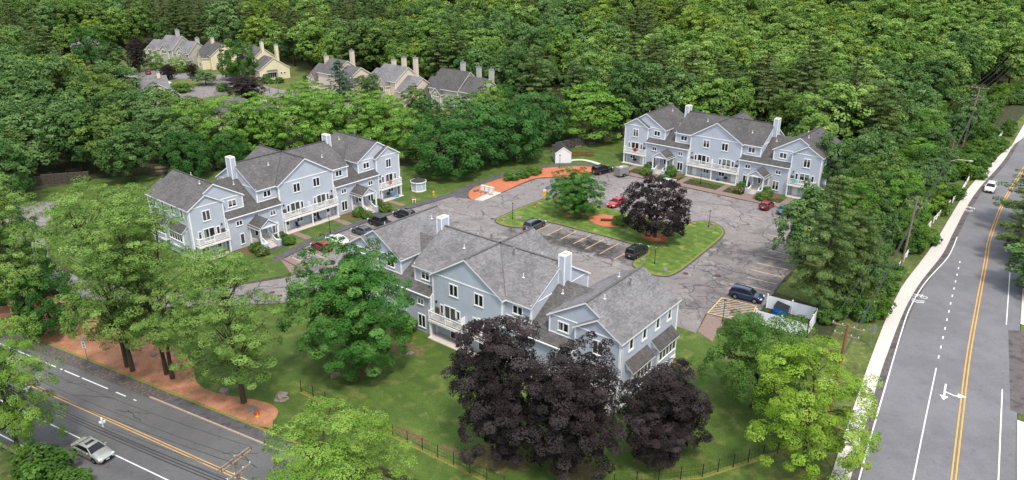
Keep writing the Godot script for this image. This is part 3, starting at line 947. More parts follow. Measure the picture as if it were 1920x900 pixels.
func apartment(at: Vector3, turn: float, porch_side: float, roof_mat: String, label: String, which: String):
	var o := base("apartment_building", at, deg_to_rad(turn))
	tag(o, label, "apartment building", "blue-grey apartment blocks round the car park")
	var wall := MB.new()
	var roof := MB.new()
	var skirt := MB.new()
	var trim := MB.new()
	var kz := (ZC - E2) / VS
	var ur := (UI + UO) / 2
	var sl := (ZER - ZEE) / (UO - ur)
	var usr := (US + UO) / 2
	var hs := ZEE + sl * (UO - usr)
	# middle block and its cross gable
	gable_walls(wall, -LC, LC, -DM, DM, 0, ZE, ZR, 0)
	gable_roof(roof, trim, -LC, LC, -DM, DM, ZE, ZR, 0, 0.3, 0.22)
	# the storey under the deck is set back 0.5 m
	for t in [-1.0, 1.0]:
		wall.poly([Vector3(-WG, ZD - 0.3, t * VG), Vector3(WG, ZD - 0.3, t * VG), Vector3(WG, ZE - 0.1, t * VG), Vector3(0, ZR - 0.1, t * VG), Vector3(-WG, ZE - 0.1, t * VG)], Vector3(0, 0, t))
		wall.poly([Vector3(-WG, 0, t * (VG - 0.55)), Vector3(WG, 0, t * (VG - 0.55)), Vector3(WG, ZD, t * (VG - 0.55)), Vector3(-WG, ZD, t * (VG - 0.55))], Vector3(0, 0, t))
		for s in [-1.0, 1.0]:
			wall.poly([Vector3(s * WG, 0, t * DM), Vector3(s * WG, 0, t * VG), Vector3(s * WG, ZE - 0.1, t * VG), Vector3(s * WG, ZE - 0.1, t * DM)], Vector3(s, 0, 0))
	gable_roof(roof, trim, -WG, WG, -VG, VG, ZE + 0.004, ZR + 0.003, 2, 0.3, 0.28)
	for s in [-1.0, 1.0]:
		# two-storey link with the long skirt roof
		var xa: float = WG + 0.02
		for t in [-1.0, 1.0]:
			wall.poly([Vector3(s * xa, 0, t * VS), Vector3(s * US, 0, t * VS), Vector3(s * US, E2 - 0.05, t * VS), Vector3(s * xa, E2 - 0.05, t * VS)], Vector3(0, 0, t))
			for x in [xa, US]:
				wall.poly([Vector3(s * x, 0, t * VG * 0.85), Vector3(s * x, 0, t * VS), Vector3(s * x, E2 - 0.05, t * VS), Vector3(s * x, E2 - 0.05 + kz * VS * 0.15, t * VG * 0.85)], Vector3(s * (-1.0 if x == xa else 1.0), 0, 0))
			roof_plane(skirt, trim, [Vector3(s * (WG + 0.01), ZC, 0), Vector3(s * (US + 0.02), ZC, 0), Vector3(s * (US + 0.02), E2 - kz * 0.25, t * (VS + 0.25)), Vector3(s * (WG + 0.01), E2 - kz * 0.25, t * (VS + 0.25))])
			# gutter along the skirt eave
			trim.box(Vector3(s * (xa + US) / 2, E2 - kz * 0.25 - 0.06, t * (VS + 0.32)), Vector3(US - xa, 0.13, 0.12))
		# end block
		var a: float = minf(s * UI, s * UO)
		var b: float = maxf(s * UI, s * UO)
		gable_walls(wall, a, b, -V1, V1, 0, ZEE, ZER, 2)
		var ov := 0.28
		var f := V1 + 0.22
		roof_plane(roof, trim, [Vector3(s * ur, ZER, -f), Vector3(s * ur, ZER, f), Vector3(s * (UI - ov), ZEE - sl * ov, f), Vector3(s * (UI - ov), ZEE - sl * ov, -f)])
		roof_plane(roof, trim, [Vector3(s * ur, ZER, -f), Vector3(s * ur, ZER, f), Vector3(s * (UO + ov), ZEE - sl * ov, f), Vector3(s * (UO + ov), ZEE - sl * ov, -f)])
		for t in [-1.0, 1.0]:
			var g := V2_ + 0.24
			wall.poly([Vector3(s * US, ZD - 0.3, t * V2_), Vector3(s * UO, ZD - 0.3, t * V2_), Vector3(s * UO, ZEE - 0.1, t * V2_), Vector3(s * usr, hs - 0.1, t * V2_), Vector3(s * US, ZEE - 0.1, t * V2_)], Vector3(0, 0, t))
			wall.poly([Vector3(s * US, 0, t * (V2_ - 0.55)), Vector3(s * UO, 0, t * (V2_ - 0.55)), Vector3(s * UO, ZD, t * (V2_ - 0.55)), Vector3(s * US, ZD, t * (V2_ - 0.55))], Vector3(0, 0, t))
			for x in [US, UO]:
				wall.poly([Vector3(s * x, 0, t * (V1 - 0.01)), Vector3(s * x, 0, t * V2_), Vector3(s * x, ZEE - 0.1, t * V2_), Vector3(s * x, ZEE - 0.1, t * (V1 - 0.01))], Vector3(s * (1.0 if x == UO else -1.0), 0, 0))
			roof_plane(roof, trim, [Vector3(s * usr, hs, t * f), Vector3(s * usr, hs, t * g), Vector3(s * (UO + ov), ZEE - sl * ov, t * g), Vector3(s * (UO + ov), ZEE - sl * ov, t * f)])
			roof_plane(roof, trim, [Vector3(s * usr, hs - 0.004, t * V1), Vector3(s * usr, hs - 0.004, t * g), Vector3(s * (US - 0.25), ZEE - sl * 0.25, t * g), Vector3(s * (US - 0.25), ZEE - sl * 0.25, t * V1)])
			# corner boards and the bands across the gables
			trim.box(Vector3(s * (WG - 0.05), (ZE + ZD) / 2 - 0.2, t * (VG - 0.06)), Vector3(0.2, ZE - ZD + 0.2, 0.2))
			trim.box(Vector3(s * (LC - 0.05), (ZE + 6.4) / 2, t * (DM - 0.05)), Vector3(0.2, ZE - 6.4, 0.2))
			trim.box(Vector3(s * (US + 0.05), (ZEE + ZD) / 2 - 0.2, t * (V2_ - 0.06)), Vector3(0.18, ZEE - ZD + 0.2, 0.2))
			trim.box(Vector3(s * (UO - 0.05), ZEE / 2 - 0.1, t * (V2_ - 0.05)), Vector3(0.2, ZEE - 0.2, 0.2))
			trim.box(Vector3(s * (UI + 0.05), (ZEE + 6.4) / 2, t * (V1 - 0.05)), Vector3(0.18, ZEE - 6.4, 0.2))
			trim.box(Vector3(s * (xa + 0.06), E2 / 2 - 0.1, t * (VS - 0.05)), Vector3(0.16, E2 - 0.2, 0.2))
			trim.box(Vector3(s * (US - 0.05), E2 / 2 - 0.1, t * (VS - 0.055)), Vector3(0.16, E2 - 0.2, 0.2))
			trim.box(Vector3(s * (UI + US) / 2, ZEE - 0.06, t * (V1 + 0.01)), Vector3(US - UI - 0.1, 0.13, 0.07))
			trim.box(Vector3(s * usr, ZEE - 0.06, t * (V2_ + 0.01)), Vector3(UO - US - 0.4, 0.13, 0.07))
			trim.box(Vector3(s * (WG + LC) / 2, ZE - 0.28, t * (DM + 0.01)), Vector3(LC - WG, 0.12, 0.06))
			# flashing board where the skirt meets the upper wall
			trim.box(Vector3(s * (WG + LC) / 2, ZC - kz * DM + 0.1, t * (DM + 0.02)), Vector3(LC - WG - 0.1, 0.11, 0.06))
			trim.box(Vector3(s * (UI + US) / 2, ZC - kz * V1 + 0.1, t * (V1 + 0.02)), Vector3(US - UI - 0.1, 0.11, 0.06))
			# two downpipes
			trim.tube(Vector3(s * 10.2, 0.1, t * (VS + 0.07)), Vector3(s * 10.2, E2 - 0.3, t * (VS + 0.07)), 0.045, 0.045, 6)
			trim.tube(Vector3(s * (UO + 0.07), 0.1, t * (V2_ - 0.35)), Vector3(s * (UO + 0.07), ZEE - 0.3, t * (V2_ - 0.35)), 0.045, 0.045, 6)
		# bands on the gable end of the middle block
		for t in [-1.0, 1.0]:
			trim.box(Vector3(s * (LC + 0.02), ZE + 0.02, t * 3.6), Vector3(0.06, 0.12, 4.6))
		# small windows' band of the end wall
		trim.box(Vector3(s * (UO + 0.02), 0.32, 0), Vector3(0.06, 0.3, 2 * V2_ - 0.3))
	for t in [-1.0, 1.0]:
		trim.box(Vector3(0, ZE + 0.02, t * (VG + 0.01)), Vector3(2 * WG - 0.6, 0.15, 0.07))
	put("wall", wall.mesh(), M.siding_blue, o)
	put("roof", roof.mesh(), M[roof_mat], o)
	# ridge caps, and the darker lines of the valleys
	var cap := MB.new()
	for q in [[Vector3(-LC - 0.2, ZR, 0), Vector3(LC + 0.2, ZR, 0)], [Vector3(0, ZR, -VG - 0.26), Vector3(0, ZR, VG + 0.26)], [Vector3(ur, ZER, -V1 - 0.2), Vector3(ur, ZER, V1 + 0.2)], [Vector3(-ur, ZER, -V1 - 0.2), Vector3(-ur, ZER, V1 + 0.2)]]:
		cap.bar(q[0] + Vector3(0, 0.02, 0), q[1] + Vector3(0, 0.02, 0), 0.30, 0.07)
	for s in [-1.0, 1.0]:
		for t in [-1.0, 1.0]:
			cap.bar(Vector3(0, ZR + 0.005, 0), Vector3(s * WG, ZE + 0.01, t * DM), 0.22, 0.03)
			var vx := UI + (ZC - ZEE) / sl
			var vt := (ZC - ZEE) / kz
			cap.bar(Vector3(s * vx, ZC + 0.005, 0), Vector3(s * UI, ZEE + 0.01, t * vt), 0.2, 0.03)
	put("ridge_cap", cap.mesh(), M["shingle" if which == "n" else "shingle_cap"], o)
	put("skirt_roof", skirt.mesh(), M["shingle_dark" if which != "n" else "shingle"], o)
	put("trim", trim.mesh(), M.white_trim, o)
	# chimneys
	for s in [-1.0, 1.0]:
		var b := MB.new()
		var cx: float = s * (LC + 0.42)
		b.box(Vector3(cx, 9.9, 0), Vector3(0.82, 6.9, 1.36))
		var ch := put("chimney", b.mesh(), M.siding_blue, o)
		b = MB.new()
		for i in 4: b.box(Vector3(cx + (0.41 if i % 2 else -0.41), 9.9, 0.68 if i < 2 else -0.68), Vector3(0.13, 6.92, 0.13))
		b.box(Vector3(cx, 13.3, 0), Vector3(0.9, 0.22, 1.44))
		put("corner_board", b.mesh(), M.white_trim, ch)
		b = MB.new()
		b.box(Vector3(cx, 13.42, 0.0), Vector3(0.7, 0.04, 1.22))
		b.tube(Vector3(cx, 13.42, 0.1), Vector3(cx, 13.55, 0.1), 0.2, 0.18, 10)
		put("flue", b.mesh(), M.copper_flue, ch)
	# roof vents
	for p in [[-4.2, 2.1, 1], [3.0, 1.0, 0], [-2.6, -1.4, 0], [6.2, 3.2, 1], [4.6, -2.6, 1], [-6.3, -3.0, 1]]:
		var y: float = ZR - (ZR - ZE) * absf(p[1]) / DM
		roof_vent(o, Vector3(p[0], y, p[1]), p[2])
	for s in [-1.0, 1.0]:
		for p in [[0.7, 3.4, 1], [1.0, -1.6, 0], [-1.5, -3.4, 1]]:
			roof_vent(o, Vector3(s * (ur + p[0]), ZER - sl * absf(p[0]), p[1]), p[2])
		roof_vent(o, Vector3(s * 10.8, ZC - kz * 1.6, 1.6), 1)
	# windows
	for t in [-1.0, 1.0]:
		var n := Vector3(0, 0, t)
		for s in [-1.0, 1.0]:
			window(o, Vector3(s * 2.05, 7.35, t * VG), n, 1.25, 1.5, 2)
			window(o, Vector3(s * 7.5, 7.55, t * DM), n, 1.3, 1.05, 2)
			window(o, Vector3(s * 7.5, 4.35, t * VS), n, 0.95, 0.8, 2)
			window(o, Vector3(s * 7.4, 1.55, t * VS), n, 1.15, 1.75, 2)
			window(o, Vector3(s * 13.8, 4.35, t * VS), n, 0.95, 0.8, 2)
			window(o, Vector3(s * 13.6, 1.55, t * VS), n, 1.15 if s > 0 else 0.6, 1.75, 2 if s > 0 else 1)
			window(o, Vector3(s * 13.95, 7.55, t * V1), n, 1.3, 1.05, 2)
			window(o, Vector3(s * 18.9, 7.0, t * V2_), n, 1.15, 1.6, 2)
			# deck doors with a narrow light on each side
			for d in [[2.75, VG, 1.35, 4.15, 4.95], [18.85, V2_, 17.3, 20.4, 16.5]]:
				window(o, Vector3(s * d[0], ZD + 1.1, t * d[1]), n, 1.75, 2.0, 2, 0.1, "white_trim", "sliding_door")
				window(o, Vector3(s * d[2], ZD + 1.35, t * d[1]), n, 0.42, 1.2, 1)
				window(o, Vector3(s * d[3], ZD + 1.35, t * d[1]), n, 0.42, 1.2, 1)
				var b := MB.new()
				b.box(Vector3(s * d[4], ZD + 1.05, t * (d[1] + 0.06)), Vector3(0.62, 0.75, 0.14))
				put("louvre_box", b.mesh(), M.brown_box, o)
				b = MB.new()
				b.box(Vector3(s * (d[4] + 0.1), ZD + 2.2, t * (d[1] + 0.1)), Vector3(0.16, 0.3, 0.2))
				put("wall_lamp", b.mesh(), M.black_metal, o)
			# ground floor behind the posts
			var front: bool = t == porch_side
			for d in [[4.35, 1.75, VG - 0.55], [17.2, 19.6, V2_ - 0.55]]:
				if front:
					var b := MB.new()
					b.box(Vector3(s * d[0], 1.08, t * (d[2] + 0.03)), Vector3(1.0, 2.1, 0.1))
					var dr := put("door", b.mesh(), M.door_white, o)
					if which == "l":
						var g := MB.new()
						g.box(Vector3(s * d[0], 1.5, t * (d[2] + 0.085)), Vector3(0.62, 0.95, 0.02))
						put("pane", g.mesh(), M.glass_mid, dr)
					window(o, Vector3(s * d[1], 1.5, t * d[2]), n, 1.15, 1.15, 2)
				else:
					window(o, Vector3(s * d[0], 1.7, t * d[2]), n, 0.7, 0.7, 1)
					window(o, Vector3(s * (d[1] + 0.6), 1.1, t * d[2]), n, 1.75, 2.0, 2, 0.1, "white_trim", "sliding_door")
		deck(o, -WG - 0.05, WG + 0.05, VG, t, [-WG + 0.1, 0.0, WG - 0.1], true)
		deck(o, US + 0.05, 21.2, V2_, t, [US + 0.2, 21.05], false)
		deck(o, -21.2, -US - 0.05, V2_, t, [-21.05, -US - 0.2], false)
	for s in [-1.0, 1.0]:
		var n := Vector3(s, 0, 0)
		for z in [4.35, 1.45, -1.55, -4.35]:
			window(o, Vector3(s * UO, 7.55, z), n, 0.62, 1.35, 1, 0.24)
		bay(o, s, 3.0, 4.4)
		bay(o, s, -2.85, 4.4)
		window(o, Vector3(s * UO, 0.95, -2.2), n, 0.6, 0.6, 1)
		porch(o, s * 10.6, porch_side)
	# skirting slab and patios
	for t in [-1.0, 1.0]:
		for q in [[0.0, 2 * WG, VG], [18.8, 5.2, V2_], [-18.8, 5.2, V2_]]:
			var p := MB.new()
			p.box(Vector3(q[0], 0.05, t * (q[2] + 0.35)), Vector3(q[1], 0.1, 1.9))
			put("patio", p.mesh(), M.concrete, o)

func roof_vent(o: Node3D, p: Vector3, kind: int):
	var b := MB.new()
	if kind == 1:
		b.tube(p - Vector3(0, 0.1, 0), p + Vector3(0, 0.55, 0), 0.055, 0.055, 8)
		b.box(p + Vector3(0, 0.02, 0), Vector3(0.3, 0.08, 0.3))
		put("vent_pipe", b.mesh(), M.vent_white, o)
	else:
		b.tube(p - Vector3(0, 0.1, 0), p + Vector3(0, 0.85, 0), 0.11, 0.11, 10)
		b.tube(p + Vector3(0, 0.85, 0), p + Vector3(0, 1.0, 0), 0.17, 0.15, 10)
		put("vent_pipe", b.mesh(), M.vent_metal, o)

func deck(o: Node3D, x0: float, x1: float, zw: float, t: float, posts: Array, divider: bool):
	var b := MB.new()
	var zf := DK + 0.05
	b.box(Vector3((x0 + x1) / 2, ZD - 0.06, t * (zw + zf) / 2), Vector3(x1 - x0, 0.1, zf - zw))
	var d := put("deck", b.mesh(), M.deck_board, o)
	b = MB.new()
	b.box(Vector3((x0 + x1) / 2, ZD - 0.28, t * (zf + 0.03)), Vector3(x1 - x0 + 0.1, 0.36, 0.12))
	for x in [x0, x1]: b.box(Vector3(x, ZD - 0.28, t * (zw + zf) / 2), Vector3(0.1, 0.34, zf - zw))
	put("beam", b.mesh(), M.white_trim, d)
	for x in posts:
		b = MB.new()
		b.box(Vector3(x, (ZD - 0.46) / 2, t * (zf - 0.1)), Vector3(0.2, ZD - 0.46, 0.2))
		put("post", b.mesh(), M.white_trim, d)
	for x in [x0 + 0.15, x1 - 0.15]:
		b = MB.new()
		b.box(Vector3(x, (ZD - 0.46) / 2, t * (zw - 0.45)), Vector3(0.22, ZD - 0.46, 0.22))
		put("post", b.mesh(), M.white_trim, d)
	var zr := t * (zf - 0.02)
	railing(d, Vector3(x0 + 0.05, ZD, zr), Vector3(x1 - 0.05, ZD, zr))
	railing(d, Vector3(x0 + 0.05, ZD, zr), Vector3(x0 + 0.05, ZD, t * (zw + 0.05)))
	railing(d, Vector3(x1 - 0.05, ZD, zr), Vector3(x1 - 0.05, ZD, t * (zw + 0.05)))
	var k := 5 if divider else 3
	for i in k:
		b = MB.new()
		b.box(Vector3(lerpf(x0 + 0.05, x1 - 0.05, float(i) / (k - 1)), ZD + 0.56, zr), Vector3(0.13, 1.16, 0.13))
		put("rail_post", b.mesh(), M.white_trim, d)
	if divider:
		b = MB.new()
		b.box(Vector3((x0 + x1) / 2 - 0.2, ZD + 0.85, t * (zw + zf) / 2), Vector3(0.06, 1.7, zf - zw - 0.1))
		put("privacy_screen", b.mesh(), M.white_trim, d)

func bay(o: Node3D, s: float, z: float, len: float):
	var b := MB.new()
	var y0 := 2.05
	var y1 := 4.75
	var dep := 0.85
	var x := s * (UO + dep)
	b.box(Vector3(s * (UO + dep / 2), (y0 + y1) / 2, z), Vector3(dep, y1 - y0, len))
	var w := put("bay_window", b.mesh(), M.siding_blue, o)
	b = MB.new()
	var t := MB.new()
	roof_plane(b, t, [Vector3(s * UO, 5.75, z - len / 2 - 0.25), Vector3(s * UO, 5.75, z + len / 2 + 0.25), Vector3(s * (UO + dep + 0.3), 4.72, z + len / 2 + 0.25), Vector3(s * (UO + dep + 0.3), 4.72, z - len / 2 - 0.25)], 0.12)
	for e in [-1.0, 1.0]:
		t.poly([Vector3(s * UO, 4.7, z + e * len / 2), Vector3(x, 4.7, z + e * len / 2), Vector3(s * UO, 5.6, z + e * len / 2)], Vector3(0, 0, e))
		t.box(Vector3(x - s * 0.05, (y0 + y1) / 2, z + e * (len / 2 - 0.05)), Vector3(0.16, y1 - y0, 0.16))
	t.box(Vector3(s * (UO + dep / 2 + 0.03), y0 + 0.05, z), Vector3(dep + 0.1, 0.26, len + 0.08))
	put("bay_roof", b.mesh(), M.shingle_dark, w)
	put("bay_trim", t.mesh(), M.white_trim, w)
	window(o, Vector3(x, 3.75, z), Vector3(s, 0, 0), len - 0.5, 1.25, 5, 0.1)

func porch(o: Node3D, x: float, t: float):
	var roof := MB.new()
	var trim := MB.new()
	var z0 := VS
	var z1 := VS + 3.3
	var he := 3.7
	var hr := 4.95
	for s in [-1.0, 1.0]:
		roof_plane(roof, trim, [Vector3(x, hr, t * z0), Vector3(x, hr, t * (z1 + 0.2)), Vector3(x + s * 1.95, he - 0.15, t * (z1 + 0.2)), Vector3(x + s * 1.95, he - 0.15, t * z0)], 0.16)
	trim.box(Vector3(x, he - 0.05, t * z1), Vector3(3.4, 0.26, 0.16))
	for s in [-1.0, 1.0]: trim.box(Vector3(x + s * 1.62, he - 0.06, t * (z0 + z1) / 2), Vector3(0.16, 0.24, z1 - z0 - 0.1))
	var r := put("porch_roof", roof.mesh(), M.shingle_dark, o)
	put("porch_trim", trim.mesh(), M.white_trim, r)
	var g := MB.new()
	g.poly([Vector3(x - 1.7, he + 0.05, t * (z1 + 0.01)), Vector3(x + 1.7, he + 0.05, t * (z1 + 0.01)), Vector3(x, hr - 0.2, t * (z1 + 0.01))], Vector3(0, 0, t))
	put("porch_gable", g.mesh(), M.siding_blue, r)
	for s in [-1.0, 1.0]:
		for z in [z1, z0 + 0.25]:
			var b := MB.new()
			b.box(Vector3(x + s * 1.6, (he - 0.1) / 2 + 0.1, t * (z - 0.02)), Vector3(0.22, he - 0.3, 0.22))
			put("porch_post", b.mesh(), M.white_trim, o)
	# landing half a storey up, steps down to the front between low walls
	var st := MB.new()
	st.box(Vector3(x, 0.65, t * (z0 + 0.8)), Vector3(3.0, 1.3, 1.6))
	var steps := 7
	for i in steps:
		var h := 1.3 * (1.0 - (i + 1.0) / (steps + 1.0))
		st.box(Vector3(x, h / 2, t * (z0 + 1.6 + 0.32 * (i + 0.5))), Vector3(1.7, h, 0.32))
	put("steps", st.mesh(), M.concrete, o)
	for s in [-1.0, 1.0]:
		var b := MB.new()
		b.box(Vector3(x + s * 1.25, 0.55, t * (z1 + 0.25)), Vector3(0.75, 1.1, 1.0))
		put("stair_wall", b.mesh(), M.siding_blue, o)
		b = MB.new()
		var p0 := Vector3(x + s * 0.92, 2.2, t * (z0 + 1.5))
		var p1 := Vector3(x + s * 0.92, 1.05, t * (z0 + 3.8))
		b.bar(p0, p1, 0.1, 0.1)
		for i in 14:
			var p := p0.lerp(p1, i / 13.0)
			b.bar(p - Vector3(0, 0.9, 0), p, 0.04, 0.04, Vector3.RIGHT)
		b.bar(p0 - Vector3(0, 0.85, 0), p1 - Vector3(0, 0.85, 0), 0.07, 0.07)
		put("stair_rail", b.mesh(), M.white_trim, o)
	# recessed entrance behind
	var e := MB.new()
	e.box(Vector3(x, 2.3, t * (VS + 0.03)), Vector3(1.5, 2.1, 0.1))
	var dr := put("entrance_door", e.mesh(), M.white_trim, o)
	e = MB.new()
	for s in [-1.0, 1.0]: e.box(Vector3(x + s * 0.36, 2.3, t * (VS + 0.085)), Vector3(0.5, 1.8, 0.02))
	put("pane", e.mesh(), M.glass_dark, dr)

# ---------------------------------------------------------------- the pale townhouses beyond
# parts: [x0, x1, z0, z1, eave, ridge, axis]; chimneys: [x, z, top]; windows: [x, y, z, nx, nz, w, h, lights]; dormers: [x, z, face, width, eave, ridge]
func townhouse(at: Vector3, turn: float, siding: String, roof_mat: String, label: String, parts: Array, chimneys: Array, wins: Array, canopies := []):
	var o := base("townhouse", at, deg_to_rad(turn))
	tag(o, label, "townhouse", "pale townhouses of the estate behind the trees")
	var wall := MB.new()
	var roof := MB.new()
	var trim := MB.new()
	for p in parts:
		gable_walls(wall, p[0], p[1], p[2], p[3], 0, p[4], p[5], p[6])
		gable_roof(roof, trim, p[0], p[1], p[2], p[3], p[4], p[5], p[6], 0.35, 0.3)
		for x in [p[0], p[1]]:
			for z in [p[2], p[3]]: trim.box(Vector3(x, p[4] / 2 - 0.1, z), Vector3(0.16, p[4] - 0.3, 0.16))
	put("wall", wall.mesh(), M[siding], o)
	var r := put("roof", roof.mesh(), M[roof_mat], o)
	put("trim", trim.mesh(), M.cream_trim, o)
	for c in chimneys:
		var b := MB.new()
		b.box(Vector3(c[0], c[2] / 2, c[1]), Vector3(1.35, c[2], 0.95))
		var ch := put("chimney", b.mesh(), M[siding], o)
		b = MB.new()
		b.box(Vector3(c[0], c[2] + 0.06, c[1]), Vector3(1.5, 0.12, 1.1))
		b.tube(Vector3(c[0], c[2] + 0.1, c[1]), Vector3(c[0], c[2] + 0.65, c[1]), 0.24, 0.2, 10)
		put("chimney_cap", b.mesh(), M.vent_metal, ch)
	for w in wins:
		window(o, Vector3(w[0], w[1], w[2]), Vector3(w[3], 0, w[4]), w[5], w[6], w[7], 0.14, "cream_trim")
	for c in canopies:
		var b := MB.new()
		var t := MB.new()
		roof_plane(b, t, [Vector3(c[0], c[1] + 0.6, c[2] - c[3] / 2), Vector3(c[0], c[1] + 0.6, c[2] + c[3] / 2), Vector3(c[0] + 1.0, c[1], c[2] + c[3] / 2), Vector3(c[0] + 1.0, c[1], c[2] - c[3] / 2)], 0.12)
		put("canopy", b.mesh(), M[roof_mat], o)
		put("canopy_trim", t.mesh(), M.cream_trim, o)

func build_townhouses():
	# gable end (+x side) with twin chimneys, lower wing in front
	townhouse(Vector3(-89.5, 0, -272.5), -50.0, "siding_cream", "shingle", "cream house with two tall chimneys and low gabled end by the purple tree",
		[[-11, 1.0, -4.5, 4.5, 6.6, 10.0, 0], [1.0, 9.0, -5.4, 5.4, 4.0, 7.6, 0], [-2, 3.2, 3.5, 7.6, 3.4, 5.6, 2], [-8.4, -4.6, 2, 6.2, 6.2, 8.2, 2]],
		[[0.6, 0.2, 12.2], [4.4, -3.4, 11.2]],
		[[9.0, 1.6, 1.0, 1, 0, 3.0, 1.9, 4], [9.0, 2.0, 4.2, 1, 0, 0.6, 0.7, 1], [9.0, 2.0, 3.0, 1, 0, 0.6, 0.7, 1], [9.0, 2.0, -2.4, 1, 0, 0.6, 0.7, 1], [9.0, 2.0, -3.6, 1, 0, 0.6, 0.7, 1], [-0.6, 5.4, 4.5, 0, 1, 1.8, 0.9, 3], [-6.5, 5.2, 6.2, 0, 1, 1.6, 1.2, 2], [0.6, 1.7, 7.6, 0, 1, 2.2, 1.4, 3], [-3.6, 1.6, 4.5, 0, 1, 1.8, 1.4, 2]], [[9.0, 2.9, 1.0, 3.8]])
	townhouse(Vector3(-113, 0, -292.5), -50.0, "siding_cream", "shingle_dark", "cream house half hidden behind the tall light green tree",
		[[-8, 6, -5, 5, 5.4, 9.2, 0], [-1.5, 3.5, 3, 7.6, 4.6, 7.0, 2]], [[-3, 0.6, 10.6]],
		[[1.0, 5.2, 7.6, 0, 1, 1.9, 1.0, 3], [-4, 2, 5, 0, 1, 1.6, 1.4, 2], [6.0, 2.2, 0, 1, 0, 1.6, 1.4, 2], [1, 1.7, 7.6, 0, 1, 2, 1.5, 2]])
	townhouse(Vector3(-133, 0, -301.5), -24.0, "siding_sage", "shingle_pale", "long sage-grey house with three roof gables behind the parked cars",
		[[-11, -4, -5, 5, 5.4, 8.6, 0], [-4, 4, -5.6, 5.6, 6.2, 10.6, 0], [4, 11.5, -5, 5, 5.0, 8.9, 0], [-1.6, 2.6, 3.6, 6.4, 6.0, 7.9, 2], [6.0, 9.8, 2.6, 5.6, 5.8, 7.6, 2], [-9.4, -6.2, 3, 5.8, 5.4, 7.2, 2], [8.6, 11.6, 4, 7.4, 3.0, 4.9, 2]],
		[[0.8, -1.2, 12.6], [9.8, -2.0, 9.9]],
		[[0.5, 5.1, 6.4, 0, 1, 2.2, 1.2, 3], [7.9, 5.0, 5.6, 0, 1, 1.9, 1.2, 3], [-7.8, 4.6, 5.8, 0, 1, 1.6, 1.2, 2], [2.2, 1.7, 5.6, 0, 1, 2.0, 1.4, 2], [-6, 1.7, 5, 0, 1, 2.0, 1.4, 2], [10.1, 1.6, 7.4, 0, 1, 1.0, 1.9, 1]])
	townhouse(Vector3(-170, 0, -308), -60.0, "siding_peach", "shingle_pale", "small pinkish house with a stout chimney, farthest to the left of the estate",
		[[-7, 6, -5, 5, 5.0, 8.6, 0], [-2, 4, 3, 7, 4.4, 7.0, 2]], [[-2.6, 4.2, 9.4]], [[1, 4.0, 7, 0, 1, 1.8, 1.2, 2], [-4.5, 2, 5, 0, 1, 1.8, 1.4, 2], [6, 2, 0, 1, 0, 1.8, 1.4, 2]])
	townhouse(Vector3(-56, 0, -243.5), -40.0, "siding_peach", "shingle", "peach house behind a slim dark tree, chimney beside its gable",
		[[-10, -1, -5, 5, 4.8, 8.4, 0], [-3.5, 4.5, -5.4, 5.4, 7.0, 10.6, 0], [4.5, 11, -5, 5, 6.2, 9.2, 0], [8, 12, 2, 6.4, 5.0, 7.4, 2], [-7, -4, 3, 6.5, 4.2, 6.2, 2]],
		[[3.2, -3.2, 13.2], [-5.5, 0.4, 11.2]], [[10, 4.6, 6.4, 0, 1, 1.6, 1.2, 2], [10, 1.6, 6.4, 0, 1, 1.8, 1.4, 2], [6, 4.2, 5, 0, 1, 1.6, 1.2, 2], [-5.5, 3.4, 6.5, 0, 1, 1.4, 1.0, 2], [4.5, 5.0, 2.4, 1, 0, 1.2, 1.2, 2]])
	townhouse(Vector3(-35, 0, -230.5), -42.0, "siding_peach", "shingle_pale", "peach house with three chimneys and a gabled end wall bay",
		[[-10, -4, -4.6, 4.6, 6.2, 9.0, 0], [-6, 4.6, -5, 5, 7.2, 10.8, 0], [4.6, 11, -5.2, 5.2, 4.6, 8.4, 0], [-5.4, -2.2, 3, 6.4, 6.4, 8.4, 2], [-1.4, 2.0, 3, 6.8, 6.0, 8.0, 2]],
		[[-5.2, -2.8, 11.6], [0.2, -2.4, 12.9], [4.9, -3.0, 13.2]],
		[[11, 2.0, -0.4, 1, 0, 3.0, 2.0, 4], [11, 2.1, 3.4, 1, 0, 0.6, 0.7, 1], [-3.8, 5.4, 6.4, 0, 1, 1.5, 1.2, 2], [0.3, 4.6, 6.8, 0, 1, 1.5, 1.2, 2], [-3.8, 2.0, 6.4, 0, 1, 1.7, 1.6, 2]], [[11, 3.2, -0.4, 3.8]])
	townhouse(Vector3(-14, 0, -219.5), -38.0, "siding_sage", "shingle_dark", "sage house with dark stepped roofs and three chimneys rising behind the round trees",
		[[-13, -8, -5, 5, 4.6, 8.2, 0], [-9, 2, -5.4, 5.4, 6.4, 11.0, 0], [2, 9, -5, 5, 6.4, 9.8, 0], [-11.6, -8.4, 3, 7.2, 3.4, 5.6, 2], [-7.0, -3.4, 3, 6.8, 5.0, 6.6, 2]],
		[[-3.0, -2.8, 12.8], [3.0, -3.0, 12.0], [8.4, -2.2, 12.0]],
		[[-5.2, 4.6, 6.8, 0, 1, 2.0, 1.0, 3], [-10, 1.8, 7.2, 0, 1, 1.6, 1.6, 2], [9, 4.4, 0, 1, 0, 1.6, 1.4, 2]])
	townhouse(Vector3(-110.5, 0, -229.5), -55.0, "siding_cream", "shingle_pale", "low cream house whose pale roofs just show above the oaks",
		[[-9, -2, -5, 5, 3.4, 6.6, 0], [-2, 5, -4, 4, 4.4, 7.6, 2], [5, 12, -5, 5, 3.6, 6.8, 0]], [[1.5, -2, 8.6]], [[1.5, 3.4, 4, 0, 1, 1.6, 1.2, 2], [-5, 2, 5, 0, 1, 1.6, 1.4, 2]])
